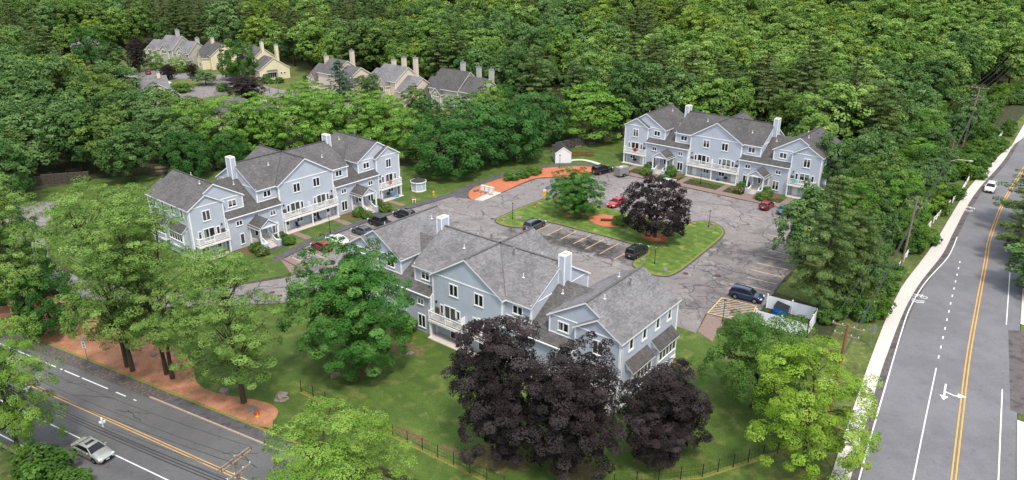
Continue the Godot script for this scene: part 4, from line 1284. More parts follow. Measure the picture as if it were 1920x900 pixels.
	townhouse(Vector3(-66, 0, -189), -40.0, "siding_cream", "shingle", "cream house glimpsed through the row of bright spreading trees",
		[[-10, 10, -5, 5, 5.4, 8.6, 0], [-3, 3, 3, 7, 5.0, 7.2, 2]], [[5, 0, 10]], [[0, 3.6, 7, 0, 1, 2.0, 1.3, 2], [-6.5, 3.6, 5, 0, 1, 1.6, 1.3, 2], [6.5, 3.6, 5, 0, 1, 1.6, 1.3, 2], [0, 1.4, 7, 0, 1, 2.0, 1.4, 2]])

# ---------------------------------------------------------------- trees
var species := {}
var taken := []                     # Vector3(x, z, radius) of every tree that stands

func rv(r: RandomNumberGenerator) -> Vector3:
	return Vector3(r.randf() * 2 - 1, r.randf() * 2 - 1, r.randf() * 2 - 1)

# leaves: small bent four-cornered blades spread through clumps
func leaf_mesh(sd: int, cl: PackedVector3Array, cr: PackedFloat32Array, per: int, size: float, flat_y: float, aspect: float, c0: Color, c1: Color, heart: Vector3, up := 0.5, blue := 1.9) -> ArrayMesh:
	var r := RandomNumberGenerator.new()
	r.seed = sd
	var n := cl.size() * per
	var v := PackedVector3Array()
	var nm := PackedVector3Array()
	var co := PackedColorArray()
	var ix := PackedInt32Array()
	v.resize(n * 4); nm.resize(n * 4); co.resize(n * 4); ix.resize(n * 6)
	var k := 0
	for i in cl.size():
		var c := cl[i]
		var rad := cr[i]
		var tone := r.randf_range(0.78, 1.2)
		var cc := c0.lerp(c1, r.randf())
		var out := (c - heart)
		out.y *= 0.8
		out = out.normalized()
		for j in per:
			var d := rv(r).normalized()
			if d.dot(out) + d.y * 0.9 < -0.15: d = -d
			var p := c + Vector3(d.x, d.y * flat_y, d.z) * (rad * (0.55 + 0.45 * sqrt(r.randf())))
			var nn := (d * 0.8 + out * 0.4 + rv(r) * 0.6)
			nn.y = absf(nn.y) * 0.5 + nn.y * 0.5 + up
			nn = nn.normalized()
			var t := nn.cross(rv(r)).normalized()
			var b := nn.cross(t)
			var s := size * r.randf_range(0.65, 1.25)
			var w := t * (s * aspect * 0.5)
			var lift := nn * (s * 0.09)
			var q := k * 4
			v[q] = p - b * (s * 0.5)
			v[q + 1] = p + w - lift
			v[q + 2] = p + b * (s * 0.5) - lift * 1.6
			v[q + 3] = p - w - lift
			var g := tone * r.randf_range(0.84, 1.26)
			var col := Color(cc.r * g, cc.g * g, cc.b * g * blue)
			for m in 4:
				nm[q + m] = nn
				co[q + m] = col
			var e := k * 6
			ix[e] = q; ix[e + 1] = q + 2; ix[e + 2] = q + 1
			ix[e + 3] = q; ix[e + 4] = q + 3; ix[e + 5] = q + 2
			k += 1
	var a := []
	a.resize(Mesh.ARRAY_MAX)
	a[Mesh.ARRAY_VERTEX] = v
	a[Mesh.ARRAY_NORMAL] = nm
	a[Mesh.ARRAY_COLOR] = co
	a[Mesh.ARRAY_INDEX] = ix
	var mm := ArrayMesh.new()
	mm.add_surface_from_arrays(Mesh.PRIMITIVE_TRIANGLES, a)
	return mm

# clumps over an uneven dome
func dome(sd: int, rad: float, y0: float, y1: float, n: int, rc: float, low := -0.7, lump := 0.22, gap := 0.0) -> Array:
	var r := RandomNumberGenerator.new()
	r.seed = sd
	var f := FastNoiseLite.new()
	f.seed = sd
	f.frequency = 0.9
	var cl := PackedVector3Array()
	var cr := PackedFloat32Array()
	var mid := lerpf(y0, y1, 0.42)
	for i in n:
		var ct := lerpf(low, 1.0, (i + 0.5) / n)
		var st := sqrt(1.0 - ct * ct)
		var ph := i * 2.39996 + r.randf_range(-0.35, 0.35)
		var d := Vector3(st * cos(ph), ct, st * sin(ph))
		var q := 1.0 + lump * 2.0 * f.get_noise_3dv(d * 1.4) + r.randf_range(-0.10, 0.08)
		if gap > 0 and f.get_noise_3dv(d * 2.4 + Vector3(9, 9, 9)) < -0.35 + gap: continue
		if r.randf() < 0.22: q *= r.randf_range(0.5, 0.75)
		var hgt := (y1 - mid) if d.y > 0 else (mid - y0)
		cl.append(Vector3(d.x * rad * q, mid + d.y * hgt * minf(q, 1.05), d.z * rad * q))
		cr.append(rc * r.randf_range(0.75, 1.3))
	return [cl, cr]

# several overlapping lobes of clumps: an uneven, open crown with gaps between the boughs
func lobed(sd: int, rad: float, y0: float, y1: float, lobes: int, per: int, rc: float, spread := 0.62, size := 0.42, fill := 0) -> Array:
	var r := RandomNumberGenerator.new()
	r.seed = sd
	var cl := PackedVector3Array()
	var cr := PackedFloat32Array()
	var mid := (y0 + y1) * 0.5
	for i in lobes:
		var ct := lerpf(-0.9, 0.95, (i + 0.5) / lobes)
		var ph := i * 2.39996 + r.randf_range(-0.5, 0.5)
		var rr := rad * spread * sqrt(1.0 - ct * ct * 0.85) * r.randf_range(0.75, 1.2)
		var lr := rad * size * r.randf_range(0.75, 1.22) * (1.0 - 0.2 * maxf(ct, 0.0))
		var c := Vector3(cos(ph) * rr, mid + ct * ((y1 - y0) * 0.5 - lr * 0.6), sin(ph) * rr)
		for j in per:
			var u := lerpf(-0.72, 1.0, (j + 0.5) / per)
			var st := sqrt(1.0 - u * u)
			var a := j * 2.39996 + r.randf()
			var q := lr * r.randf_range(0.72, 1.14)
			cl.append(c + Vector3(cos(a) * st * q, u * q * 0.82, sin(a) * st * q))
			cr.append(rc * r.randf_range(0.7, 1.3))
	for i in fill:
		var d := rv(r).normalized() * r.randf_range(0.2, 0.58)
		cl.append(Vector3(d.x * rad, mid + d.y * (y1 - y0) * 0.62, d.z * rad))
		cr.append(rc * 1.3)
	return [cl, cr]

func pine_boughs(sd: int, rad: float, y0: float, y1: float, step: float, rc: float) -> Array:
	var r := RandomNumberGenerator.new()
	r.seed = sd
	var cl := PackedVector3Array()
	var cr := PackedFloat32Array()
	var limbs := []
	var y := y0
	while y < y1:
		var t := (y - y0) / (y1 - y0)
		var prof := (0.55 + 0.45 * smoothstep(0.0, 0.3, t)) * pow(1.0 - t, 0.62)
		var k := 5 if t < 0.75 else 4
		var ph := r.randf() * TAU
		for i in k:
			if r.randf() < 0.14: continue
			var a := ph + TAU * i / k + r.randf_range(-0.4, 0.4)
			var l := rad * prof * r.randf_range(0.62, 1.15) + 0.35
			var rise := r.randf_range(-0.06, 0.20)
			var tip := Vector3(cos(a) * l, y + l * rise, sin(a) * l)
			limbs.append([Vector3(0, y - l * 0.08, 0), tip])
			var m := maxi(2, int(l / 0.85))
			for j in m:
				var u := lerpf(0.32, 1.0, float(j) / (m - 1))
				var side := Vector3(-sin(a), 0, cos(a)) * r.randf_range(-0.55, 0.55) * l * 0.32 * u
				cl.append(Vector3(0, y, 0).lerp(tip, u) + side + Vector3(0, r.randf_range(-0.1, 0.2), 0))
				cr.append(rc * r.randf_range(0.8, 1.25) * (1.0 - 0.25 * t))
		y += step * r.randf_range(0.75, 1.2)
	cl.append(Vector3(0, y1, 0)); cr.append(rc * 0.7)
	return [cl, cr, limbs]

func trunk_mesh(sd: int, h: float, r0: float, cl: PackedVector3Array, limbs: int, fork := 0.35, stems := 1) -> ArrayMesh:
	var r := RandomNumberGenerator.new()
	r.seed = sd
	var b := MB.new()
	var tops := []
	for s in stems:
		var lean := Vector3(r.randf_range(-1, 1), 0, r.randf_range(-1, 1)) * (0.06 if stems == 1 else 0.13) * h
		var at := Vector3.ZERO if stems == 1 else Vector3(cos(s * 2.4), 0, sin(s * 2.4)) * 0.75
		var prev := at
		var pts := []
		for i in 7:
			var t := (i + 1) / 7.0
			var p := at + Vector3(lean.x * t * t, h * t, lean.z * t * t) + Vector3(r.randf_range(-1, 1), 0, r.randf_range(-1, 1)) * 0.012 * h * t
			b.tube(prev, p, r0 * (1.0 - 0.85 * (i / 7.0)) * (1.25 if i == 0 else 1.0), r0 * (1.0 - 0.85 * t), 7, false)
			pts.append(p)
			prev = p
		tops.append(pts)
	for i in limbs:
		var c := cl[r.randi() % cl.size()]
		var pts: Array = tops[i % stems]
		var k := clampi(int(clampf((c.y / h - 0.28) * 7.0, fork * 7.0, 6.0)), 0, 6)
		var p: Vector3 = pts[k]
		var m := p.lerp(c, 0.5) + Vector3(0, 0.09 * p.distance_to(c), 0) + rv(r) * 0.2
		var q := r0 * 0.36 * (1.0 - 0.6 * k / 7.0)
		b.tube(p, m, q, q * 0.6, 5, false)
		b.tube(m, c, q * 0.6, q * 0.2, 5, false)
	return b.mesh()

func make_species():
	for t in [["plain", 1.0, 1.0, 1.0], ["cool", 0.82, 0.89, 0.80], ["warm", 1.0, 0.92, 0.66], ["deep", 0.72, 0.79, 0.70]]:
		leaf_mat("leaf_" + t[0], lin(t[1], t[2], t[3]))
	leaf_mat("leaf_purple", lin(1, 1, 1), 0.25)
	leaf_mat("leaf_needle", lin(1, 1, 1), 0.2)
	leaf_mat("leaf_needle_grey", lin(0.86, 0.84, 0.8), 0.2)
	var add := func(kind: String, h: float, rad: float, trunk: Mesh, crown: Mesh):
		if not species.has(kind): species[kind] = []
		species[kind].append([trunk, crown, rad, h])
	# woodland broadleaf
	for i in 5:
		var d := lobed(100 + i, 5.6, 1.6, 14.0, 11, 11, 1.12, 0.60, 0.42)
		add.call("oak", 14.4, 6.0, trunk_mesh(100 + i, 11.0, 0.34, d[0], 16), leaf_mesh(100 + i, d[0], d[1], 62, 0.46, 0.66, 0.8, Color(0.056, 0.118, 0.018), Color(0.120, 0.198, 0.036), Vector3(0, 6.5, 0)))
	# sunlit closed canopy of the far slope
	for i in 3:
		var d := lobed(120 + i, 6.2, 2.0, 14.0, 10, 11, 1.36, 0.58, 0.42)
		add.call("canopy", 14.2, 6.5, trunk_mesh(120 + i, 11.0, 0.34, d[0], 8), leaf_mesh(120 + i, d[0], d[1], 76, 0.50, 0.60, 0.8, Color(0.096, 0.178, 0.036), Color(0.205, 0.305, 0.078), Vector3(0, 6.0, 0), 0.7, 1.0))
	# dense round-headed tree with dark leaves
	for i in 2:
		var d := dome(130 + i, 6.1, 0.6, 12.4, 130, 1.25, -0.88, 0.14)
		add.call("linden", 13.4, 6.9, trunk_mesh(130 + i, 10.0, 0.34, d[0], 12), leaf_mesh(130 + i, d[0], d[1], 105, 0.40, 0.75, 0.8, Color(0.034, 0.100, 0.014), Color(0.070, 0.160, 0.022), Vector3(0, 5.5, 0)))
	# bright spreading tree in flat sprays
	for i in 3:
		var d := dome(140 + i, 5.4, 0.6, 11.4, 130, 1.20, -0.80, 0.26)
		add.call("spreading", 12.3, 6.4, trunk_mesh(140 + i, 9.0, 0.26, d[0], 22, 0.25), leaf_mesh(140 + i, d[0], d[1], 90, 0.40, 0.42, 0.6, Color(0.088, 0.192, 0.014), Color(0.150, 0.278, 0.028), Vector3(0, 4.5, 0), 0.8))
	# white pine in layered boughs
	for i in 4:
		var d := pine_boughs(150 + i, 5.4, 6.0 if i < 2 else 3.2, 21.0, 1.05, 0.82)
		var b := trunk_mesh(150 + i, 21.0, 0.34, d[0], 2, 0.4)
		add.call("pine", 22.0, 5.9, b, leaf_mesh(150 + i, d[0], d[1], 54, 0.52, 0.42, 0.36, Color(0.062, 0.100, 0.030), Color(0.108, 0.152, 0.052), Vector3(0, 10, 0), 0.55, 1.0))
	# narrow spruce
	var sp := pine_boughs(170, 2.9, 1.2, 11.6, 0.62, 0.62)
	add.call("spruce", 12.2, 3.3, trunk_mesh(170, 11.6, 0.2, sp[0], 2), leaf_mesh(170, sp[0], sp[1], 40, 0.40, 0.5, 0.4, Color(0.036, 0.088, 0.026), Color(0.060, 0.124, 0.038), Vector3(0, 4, 0)))
	# round clipped shrub, looser shrub and flowering shrub
	for i in 2:
		var d := dome(180 + i, 0.82, 0.1, 1.45, 46, 0.30, -0.8, 0.06 if i == 0 else 0.2)
		add.call("shrub", 1.75, 1.08, trunk_mesh(180, 0.8, 0.06, d[0], 5), leaf_mesh(180 + i, d[0], d[1], 60, 0.15, 0.9, 0.7, Color(0.056, 0.120, 0.014), Color(0.105, 0.190, 0.022), Vector3(0, 0.5, 0)))

# hero trees are drawn large and get meshes of their own
func make_heroes():
	var add := func(kind: String, h: float, rad: float, trunk: Mesh, crown: Mesh):
		if not species.has(kind): species[kind] = []
		species[kind].append([trunk, crown, rad, h])
	var d := lobed(200, 7.0, 0.5, 15.6, 15, 21, 0.98, 0.58, 0.46, 40)
	add.call("maple", 15.8, 6.9, trunk_mesh(200, 12.0, 0.42, d[0], 26), leaf_mesh(200, d[0], d[1], 210, 0.215, 0.62, 0.85, Color(0.034, 0.108, 0.011), Color(0.092, 0.205, 0.024), Vector3(0, 6.5, 0), 0.55))
	for i in 3:
		d = lobed(210 + i, 5.6, 0.0, 14.8, 15, 20, 0.84, 0.54, 0.46, 70)
		add.call("purple_maple", 14.8, 5.5, trunk_mesh(210 + i, 11.0, 0.36, d[0], 18), leaf_mesh(210 + i, d[0], d[1], 190, 0.185, 0.65, 0.85, Color(0.017, 0.0140, 0.0142), Color(0.050, 0.0400, 0.0405), Vector3(0, 5.5, 0), 0.5, 1.0))
	d = dome(215, 5.2, 1.2, 10.6, 190, 0.9, -0.75, 0.16)
	add.call("purple_round", 11.2, 5.8, trunk_mesh(215, 8.0, 0.3, d[0], 14), leaf_mesh(215, d[0], d[1], 150, 0.23, 0.7, 0.85, Color(0.016, 0.0130, 0.0138), Color(0.038, 0.030, 0.031), Vector3(0, 4.5, 0), 0.5, 1.0))
	for i in 3:
		d = lobed(220 + i, 6.3, 2.6, 23.2, 22, 15, 0.95, 0.66, 0.36)
		add.call("locust", 23.6, 7.2, trunk_mesh(220 + i, 20.5, 0.25 if i < 2 else 0.32, d[0], 60, 0.2, 2 if i < 2 else 1), leaf_mesh(220 + i, d[0], d[1], 125, 0.24, 0.50, 0.50, Color(0.090, 0.172, 0.030), Color(0.172, 0.270, 0.058), Vector3(0, 11, 0), 0.6, 1.15))
	d = lobed(230, 6.8, 0.4, 14.2, 13, 16, 0.95, 0.62, 0.40)
	add.call("lime_tree", 14.2, 6.8, trunk_mesh(230, 11.0, 0.3, d[0], 50, 0.2), leaf_mesh(230, d[0], d[1], 185, 0.21, 0.55, 0.6, Color(0.120, 0.225, 0.010), Color(0.230, 0.345, 0.026), Vector3(0, 5.5, 0), 0.6))
	d = lobed(231, 6.1, 0.2, 12.2, 13, 18, 0.92, 0.60, 0.42)
	add.call("green_tree", 12.4, 6.0, trunk_mesh(231, 9.0, 0.3, d[0], 20), leaf_mesh(231, d[0], d[1], 180, 0.205, 0.7, 0.6, Color(0.044, 0.112, 0.018), Color(0.105, 0.195, 0.036), Vector3(0, 5, 0), 0.5, 1.2))
	for i in 2:
		d = lobed(232 + i, 7.2, 0.8, 15.2, 16, 16, 0.95, 0.64, 0.38, 24)
		add.call("ash_tree", 15.4, 7.2, trunk_mesh(232 + i, 12.5, 0.3, d[0], 60, 0.2), leaf_mesh(232 + i, d[0], d[1], 180, 0.215, 0.52, 0.46, Color(0.098, 0.195, 0.022), Color(0.185, 0.295, 0.046), Vector3(0, 7, 0), 0.6, 1.2))
	for i in 2:
		d = pine_boughs(240 + i, 6.2, 2.6, 19.4, 0.72, 0.86)
		add.call("big_pine", 20.4, 6.9, trunk_mesh(240 + i, 19.4, 0.42, d[0], 2), leaf_mesh(240 + i, d[0], d[1], 88, 0.38, 0.45, 0.32, Color(0.072, 0.120, 0.034), Color(0.126, 0.180, 0.058), Vector3(0, 8, 0), 0.6, 1.0))

func tree(called: String, kind: String, x: float, z: float, h: float, rad: float, leaf: String, label: String, category := "tree", group := "", pick := -1) -> Node3D:
	var list: Array = species[kind]
	var s: Array = list[(rng.randi() if pick < 0 else pick) % list.size()]
	var o := base(called, Vector3(x, 0, z))
	var y0 := maxf(hill(x, z), 0.0) if z < -222.0 else 0.0
	o.transform = Transform3D(Basis(Vector3.UP, rng.randf() * TAU).scaled_local(Vector3(rad / s[2], h / s[3], rad / s[2])), Vector3(x, y0, z))
	put("trunk", s[0], M.bark, o)
	put("crown", s[1], M[leaf], o)
	tag(o, label, category, group)
	taken.append(Vector3(x, z, rad))
	return o

func many(called: String, kind: String, rows: Array, leaf: Array, label: String, group: String, category := "tree"):
	for i in rows.size():
		var q: Vector4 = rows[i]
		tree(called, kind, q.x, q.y, q.z * rng.randf_range(0.84, 1.12), q.w * rng.randf_range(0.9, 1.08), leaf[i % leaf.size()], label, category, group)

func build_trees():
	make_species()
	make_heroes()
	# singles close to the camera
	tree("maple_tree", "maple", -18.6, -77.0, 15.8, 6.9, "leaf_plain", "full green maple on the lawn in front of the nearest block")
	tree("purple_maple", "purple_maple", -1.2, -60.6, 15.8, 5.2, "leaf_purple", "dark purple maple in front of the near block, left of the three", "tree", "", 0)
	tree("purple_maple", "purple_maple", 6.0, -58.2, 14.0, 5.0, "leaf_purple", "dark purple maple in the middle of the three on the lawn", "tree", "", 1)
	tree("purple_maple", "purple_maple", 14.8, -60.6, 10.6, 4.7, "leaf_purple", "smaller dark purple maple below the bay windows, right of the three", "tree", "", 2)
	tree("lime_tree", "lime_tree", 28.4, -59.2, 13.3, 6.0, "leaf_plain", "bright yellow-green tree at the kerb of the curving road")
	tree("green_tree", "green_tree", 26.6, -69.2, 12.0, 5.6, "leaf_plain", "mid-green bushy tree between the lawn and the yellow-green tree")
	tree("ash_tree", "ash_tree", -15.6, -50.9, 11.8, 6.9, "leaf_plain", "light green tree at the bottom edge beside the avenue", "tree", "", 0)
	tree("locust_tree", "locust", -45.6, -76.2, 24.0, 7.4, "leaf_plain", "tall feathery locust in the mulch bed, left one of the twin pair", "tree", "", 0)
	tree("locust_tree", "locust", -40.2, -74.6, 23.6, 7.2, "leaf_plain", "tall feathery locust in the mulch bed, right one of the twin pair", "tree", "", 1)
	tree("locust_tree", "locust", -29.6, -69.6, 19.6, 6.4, "leaf_plain", "feathery locust standing alone by the fire hydrant", "tree", "", 2)
	tree("locust_tree", "locust", -63.0, -85.5, 22.4, 6.2, "leaf_plain", "feathery locust with bare lower limbs above the drive's bend", "tree", "", 1)
	tree("ash_tree", "ash_tree", -48.6, -60.2, 16.6, 5.6, "leaf_plain", "light green tree at the left edge across the avenue", "tree", "", 1)
	tree("shade_tree", "linden", -59.2, -84.6, 9.8, 4.0, "leaf_deep", "dark low tree in the mulch beside the avenue pavement")
	tree("shade_tree", "linden", -69.8, -94.0, 15.0, 5.4, "leaf_deep", "dark dense tree behind the locusts at the left edge")
	tree("shrub", "shrub", -44.6, -57.2, 3.4, 2.9, "leaf_deep", "dark green bush at the lower left corner by the silver car", "shrub")
	tree("shrub", "shrub", -41.0, -55.2, 2.6, 2.2, "leaf_deep", "small dark bush at the bottom edge beside the avenue", "shrub")
	tree("pine_tree", "big_pine", 42.2, -91.6, 20.4, 6.1, "leaf_needle", "large soft-needled pine beside the white bin enclosure", "tree", "", 0)
	tree("pine_tree", "big_pine", 47.6, -96.0, 14.6, 5.2, "leaf_needle_grey", "smaller paler pine behind the large pine beside the parking stalls", "tree", "", 1)
	tree("pine_tree", "big_pine", 78.4, -157.1, 20.6, 8.2, "leaf_needle_grey", "broad greyish pine to the right of the far block", "tree", "", 1)
	tree("island_maple", "maple", 11.6, -129.7, 8.7, 4.9, "leaf_plain", "small round green maple on the car park island")
	tree("island_purple_maple", "purple_round", 24.4, -118.3, 10.9, 5.8, "leaf_purple", "round dark purple maple on the car park island")
	# row of dense round trees by the mailboxes
	var li := [Vector4(-14.0, -154.2, 13.4, 8.2), Vector4(-7.1, -162.9, 14.2, 7.6), Vector4(0.5, -165.9, 14.2, 7.2), Vector4(6.4, -180.6, 13.2, 7.0)]
	var ll := ["first dense round tree from the left block in the row behind the mulch bed", "second dense round tree along the row behind the mulch bed", "third dense round tree along the row, behind the shrubs in the mulch bed", "last dense round tree of the row, half hidden behind the bright spreading tree"]
	for i in 4: tree("round_tree", "linden", li[i].x, li[i].y, li[i].z, li[i].w, "leaf_plain" if i % 2 else "leaf_cool", ll[i], "tree", "dense round trees behind the mulch bed", i)
	tree("bright_tree", "spreading", 19.6, -183.6, 15.2, 9.4, "leaf_plain", "bright yellow-green spreading tree behind the white shed")
	tree("bright_tree", "spreading", -57.9, -211.4, 10.0, 7.2, "leaf_plain", "bright low spreading tree in front of the cream house with two chimneys")
	for q in [Vector4(-73.5, -166.5, 13.6, 6.0), Vector4(-66.0, -167.3, 14.6, 6.8), Vector4(-58.6, -169.8, 14.2, 6.6), Vector4(-51.6, -173.4, 14.8, 7.0), Vector4(-44.4, -175.3, 14.4, 6.8), Vector4(-37.0, -174.8, 14.8, 7.0), Vector4(-29.8, -171.8, 14.2, 6.6), Vector4(-23.6, -164.6, 12.6, 5.6), Vector4(-62, -176.5, 13.6, 6.4), Vector4(-47, -182, 13.4, 6.4), Vector4(-33, -181, 13.4, 6.4)]:
		tree("spreading_tree", "spreading", q.x, q.y, q.z, q.w, "leaf_plain", "bright green spreading tree in the row behind the left block", "tree", "bright spreading trees in a row behind the left block")
	many("oak_tree", "oak", [Vector4(-128.6, -200.1, 15.0, 7.8), Vector4(-126.6, -212.6, 14.0, 7.6), Vector4(-117.8, -212.6, 13.0, 7.6), Vector4(-99.1, -192.4, 13.0, 6.9), Vector4(-117.4, -223.1, 13.0, 7.4), Vector4(-120.8, -180.9, 15.0, 7.2), Vector4(-109.9, -174.3, 15.0, 6.9), Vector4(-105.6, -186.2, 15.0, 7.2), Vector4(-96.4, -178.5, 14.0, 6.4), Vector4(-88.0, -173.5, 14.0, 6.3), Vector4(-101.9, -153.9, 15.0, 6.2), Vector4(-93.3, -155.5, 15.0, 6.1), Vector4(-86.3, -153.6, 15.0, 6.1), Vector4(-79.1, -148.8, 14.0, 6.0), Vector4(-79.1, -164.6, 14.0, 6.0), Vector4(-72.2, -157.8, 13.0, 5.4), Vector4(-93.8, -134.5, 15.0, 5.4), Vector4(-100.2, -141.6, 15.0, 5.5), Vector4(-110, -160, 15, 6.4), Vector4(-102, -166, 15, 6.4), Vector4(-116, -168, 15, 6.6), Vector4(-127, -190, 15, 7), Vector4(-108, -203, 14, 7.2), Vector4(-95, -163, 15, 6.2), Vector4(-112, -148, 15, 6.2), Vector4(-134, -204, 15, 7), Vector4(-140, -218, 15, 7), Vector4(-146, -234, 14, 7), Vector4(-106, -130, 15, 6), Vector4(-104, -118, 15, 6), Vector4(-121, -157, 15, 6.4), Vector4(-89, -188, 13, 6.2), Vector4(-80.5, -180, 13, 6)], ["leaf_plain", "leaf_cool", "leaf_warm", "leaf_deep", "leaf_plain"], "round-crowned oak in the dense wood left of the pale estate", "oaks massed at the left, before the pale estate")
	many("shade_tree", "linden", [Vector4(-68.4, -151.5, 10.0, 4.6), Vector4(-62.0, -158.6, 9.0, 4.2)], ["leaf_deep"], "dark tree against the back of the left block", "dark trees behind the left block")
	# trees of the pale estate
	for t in [["slim_tree", "spruce", -52.8, -228.5, 13.0, 4.6, "leaf_plain", "slim dark green tree in front of the peach house"],
			["garden_tree", "oak", -43.8, -226.9, 9.0, 4.6, "leaf_deep", "dark open tree before the peach house with three chimneys"],
			["garden_tree", "oak", -26.8, -204.4, 10.0, 4.0, "leaf_warm", "brownish green tree below the gabled peach house"],
			["purple_maple", "purple_maple", -138.1, -279.3, 12.0, 3.9, "leaf_purple", "upright purple tree beside the sage-grey house"],
			["garden_tree", "linden", -96.4, -266.1, 14.4, 6.6, "leaf_warm", "large light green tree left of the cream house with two chimneys"],
			["tall_tree", "oak", -119.9, -322.6, 23.0, 10.6, "leaf_plain", "tall bright broadleaf tree rising behind the pale estate"],
			["garden_tree", "spreading", -134.6, -285.8, 7.0, 3.2, "leaf_plain", "small bright green tree before the sage-grey house"],
			["garden_tree", "spreading", -123.8, -278.9, 6.0, 3.9, "leaf_warm", "low spreading green tree in front of the sage-grey gables"],
			["purple_maple", "purple_maple", -121.0, -264.8, 5.4, 3.0, "leaf_purple", "low purple tree over the parked cars of the pale estate"],
			["purple_maple", "purple_maple", -113.4, -267.3, 5.6, 2.2, "leaf_purple", "narrow purple tree in the middle of the estate's lane"],
			["garden_tree", "oak", -104.2, -254.8, 5.2, 4.3, "leaf_purple", "low reddish tree beside the round clipped bush"],
			["purple_maple", "purple_maple", -82.1, -230.3, 7.6, 6.0, "leaf_purple", "broad purple dome tree at the edge of the estate's lane"],
			["garden_shrub", "shrub", -94.7, -244.1, 3.0, 2.0, "leaf_plain", "round clipped bright bush on the estate's planting bed"],
			["garden_shrub", "shrub", -107.6, -242.9, 3.0, 3.8, "leaf_warm", "broad brownish bush at the edge of the estate's lane"],
			["garden_tree", "linden", -164.2, -295.6, 15.0, 6.7, "leaf_cool", "conical dark tree beside the small pinkish house"],
			["garden_tree", "oak", -147.7, -279.6, 11.0, 5.6, "leaf_deep", "dark tree between the pinkish house and the upright purple tree"],
			["garden_tree", "oak", -9.0, -204.5, 8.6, 4.4, "leaf_plain", "green tree before the sage house, left of its gabled porch"],
			["garden_tree", "linden", -2.0, -208.0, 9.6, 4.8, "leaf_cool", "dark green tree hiding the right end of the sage house"],
			["garden_tree", "linden", -22.5, -192, 9.0, 4.4, "leaf_deep", "brownish dark tree between the round trees and the sage roofs"]]:
		tree(t[0], t[1], t[2], t[3], t[4], t[5], t[6], t[7], "shrub" if t[1] == "shrub" else "tree")
	for p in [[-72.2, -264.6], [-80.5, -259.3], [-83.6, -258.2], [-86.0, -262.5], [-121.5, -283], [-105.5, -281], [-103.8, -279.6], [-102.0, -278.4], [-90.6, -268]]:
		tree("foundation_shrub", "shrub", p[0], p[1], rng.randf_range(1.7, 2.6), rng.randf_range(1.3, 2.0), "leaf_plain" if rng.randf() < 0.6 else "leaf_deep", "clipped green shrub against a pale house of the estate", "shrub", "shrubs along the pale houses")
	# pines behind the far block
	many("pine_tree", "pine", [Vector4(40.0, -214.0, 24.0, 7.6), Vector4(48.5, -204.5, 22.0, 7.0), Vector4(56.8, -199.5, 22.0, 7.6), Vector4(64.4, -192.8, 24.0, 8.2), Vector4(72.3, -185.2, 23.0, 7.6), Vector4(79.3, -200.2, 24.0, 8.4), Vector4(82.9, -180.8, 20.0, 6.8), Vector4(52, -190, 20, 6.2), Vector4(62, -180, 19, 5.8), Vector4(74, -174, 18, 5.6)], ["leaf_needle", "leaf_needle_grey"], "tall dark pine in the stand behind the far block", "pines standing behind the far block")
	many("wood_tree", "oak", [Vector4(117.4, -247.6, 18.0, 11.5), Vector4(99.7, -181.1, 16.0, 5.8), Vector4(104.4, -201.3, 17.0, 8.2), Vector4(137.5, -233.9, 20.0, 7.8), Vector4(170.4, -276.9, 20.0, 10.2), Vector4(90, -170, 14, 5.6), Vector4(122, -218, 18, 7.4), Vector4(92, -190, 17, 6.4), Vector4(110, -222, 17, 7.2), Vector4(150, -254, 19, 8), Vector4(84, -158, 13, 4.6)], ["leaf_deep", "leaf_plain", "leaf_cool"], "large broadleaf tree at the wood's edge above the curving road", "broadleaf trees at the wood's edge above the curving road")
	many("wood_tree", "oak", [Vector4(64.1, -131.8, 12.6, 3.9), Vector4(54.6, -104.8, 10.0, 3.4), Vector4(60.2, -121.5, 11.5, 4.0), Vector4(69.8, -140.2, 13.5, 4.6), Vector4(74.5, -147.4, 13, 4.4), Vector4(66.2, -125.8, 9.5, 3.6), Vector4(50.0, -97.6, 9.0, 3.2), Vector4(59.0, -112.4, 9.0, 3.0), Vector4(62.5, -140.6, 12.0, 4.0)], ["leaf_plain", "leaf_deep", "leaf_cool"], "green tree in the belt between the car park and the curving road", "trees in the belt beside the curving road")
	for i in 46:                                # undergrowth between the belt and the rail fence
		var t := i / 45.0
		var a: Vector2 = [Vector2(46, -84), Vector2(58, -103), Vector2(72, -122), Vector2(88, -143), Vector2(106, -164), Vector2(128, -190)][int(t * 4.999)]
		var c: Vector2 = [Vector2(46, -84), Vector2(58, -103), Vector2(72, -122), Vector2(88, -143), Vector2(106, -164), Vector2(128, -190)][int(t * 4.999) + 1]
		var p := a.lerp(c, fmod(t * 4.999, 1.0)) + Vector2(-0.78, -0.62).rotated(0.2) * rng.randf_range(-1.6, 6.5)
		tree("thicket_shrub", "shrub", p.x, p.y, rng.randf_range(2.0, 4.6), rng.randf_range(1.6, 3.2), ["leaf_plain", "leaf_plain", "leaf_cool", "leaf_warm"][i % 4], "rough green bush in the thicket along the rail fence", "shrub", "bushes in the thicket along the rail fence")
	for i in 34:
		var t := i / 33.0
		var a := Vector2(54, -100).lerp(Vector2(124, -196), t)
		var p := a + Vector2(-0.80, -0.60) * rng.randf_range(1.0, 13.0)
		tree("belt_tree", ["oak", "oak", "spreading"][i % 3], p.x, p.y, rng.randf_range(7.5, 14.0), rng.randf_range(3.2, 5.4), ["leaf_plain", "leaf_cool", "leaf_deep", "leaf_warm"][i % 4], "young tree rising from the thicket along the rail fence", "tree", "young trees in the thicket along the rail fence")
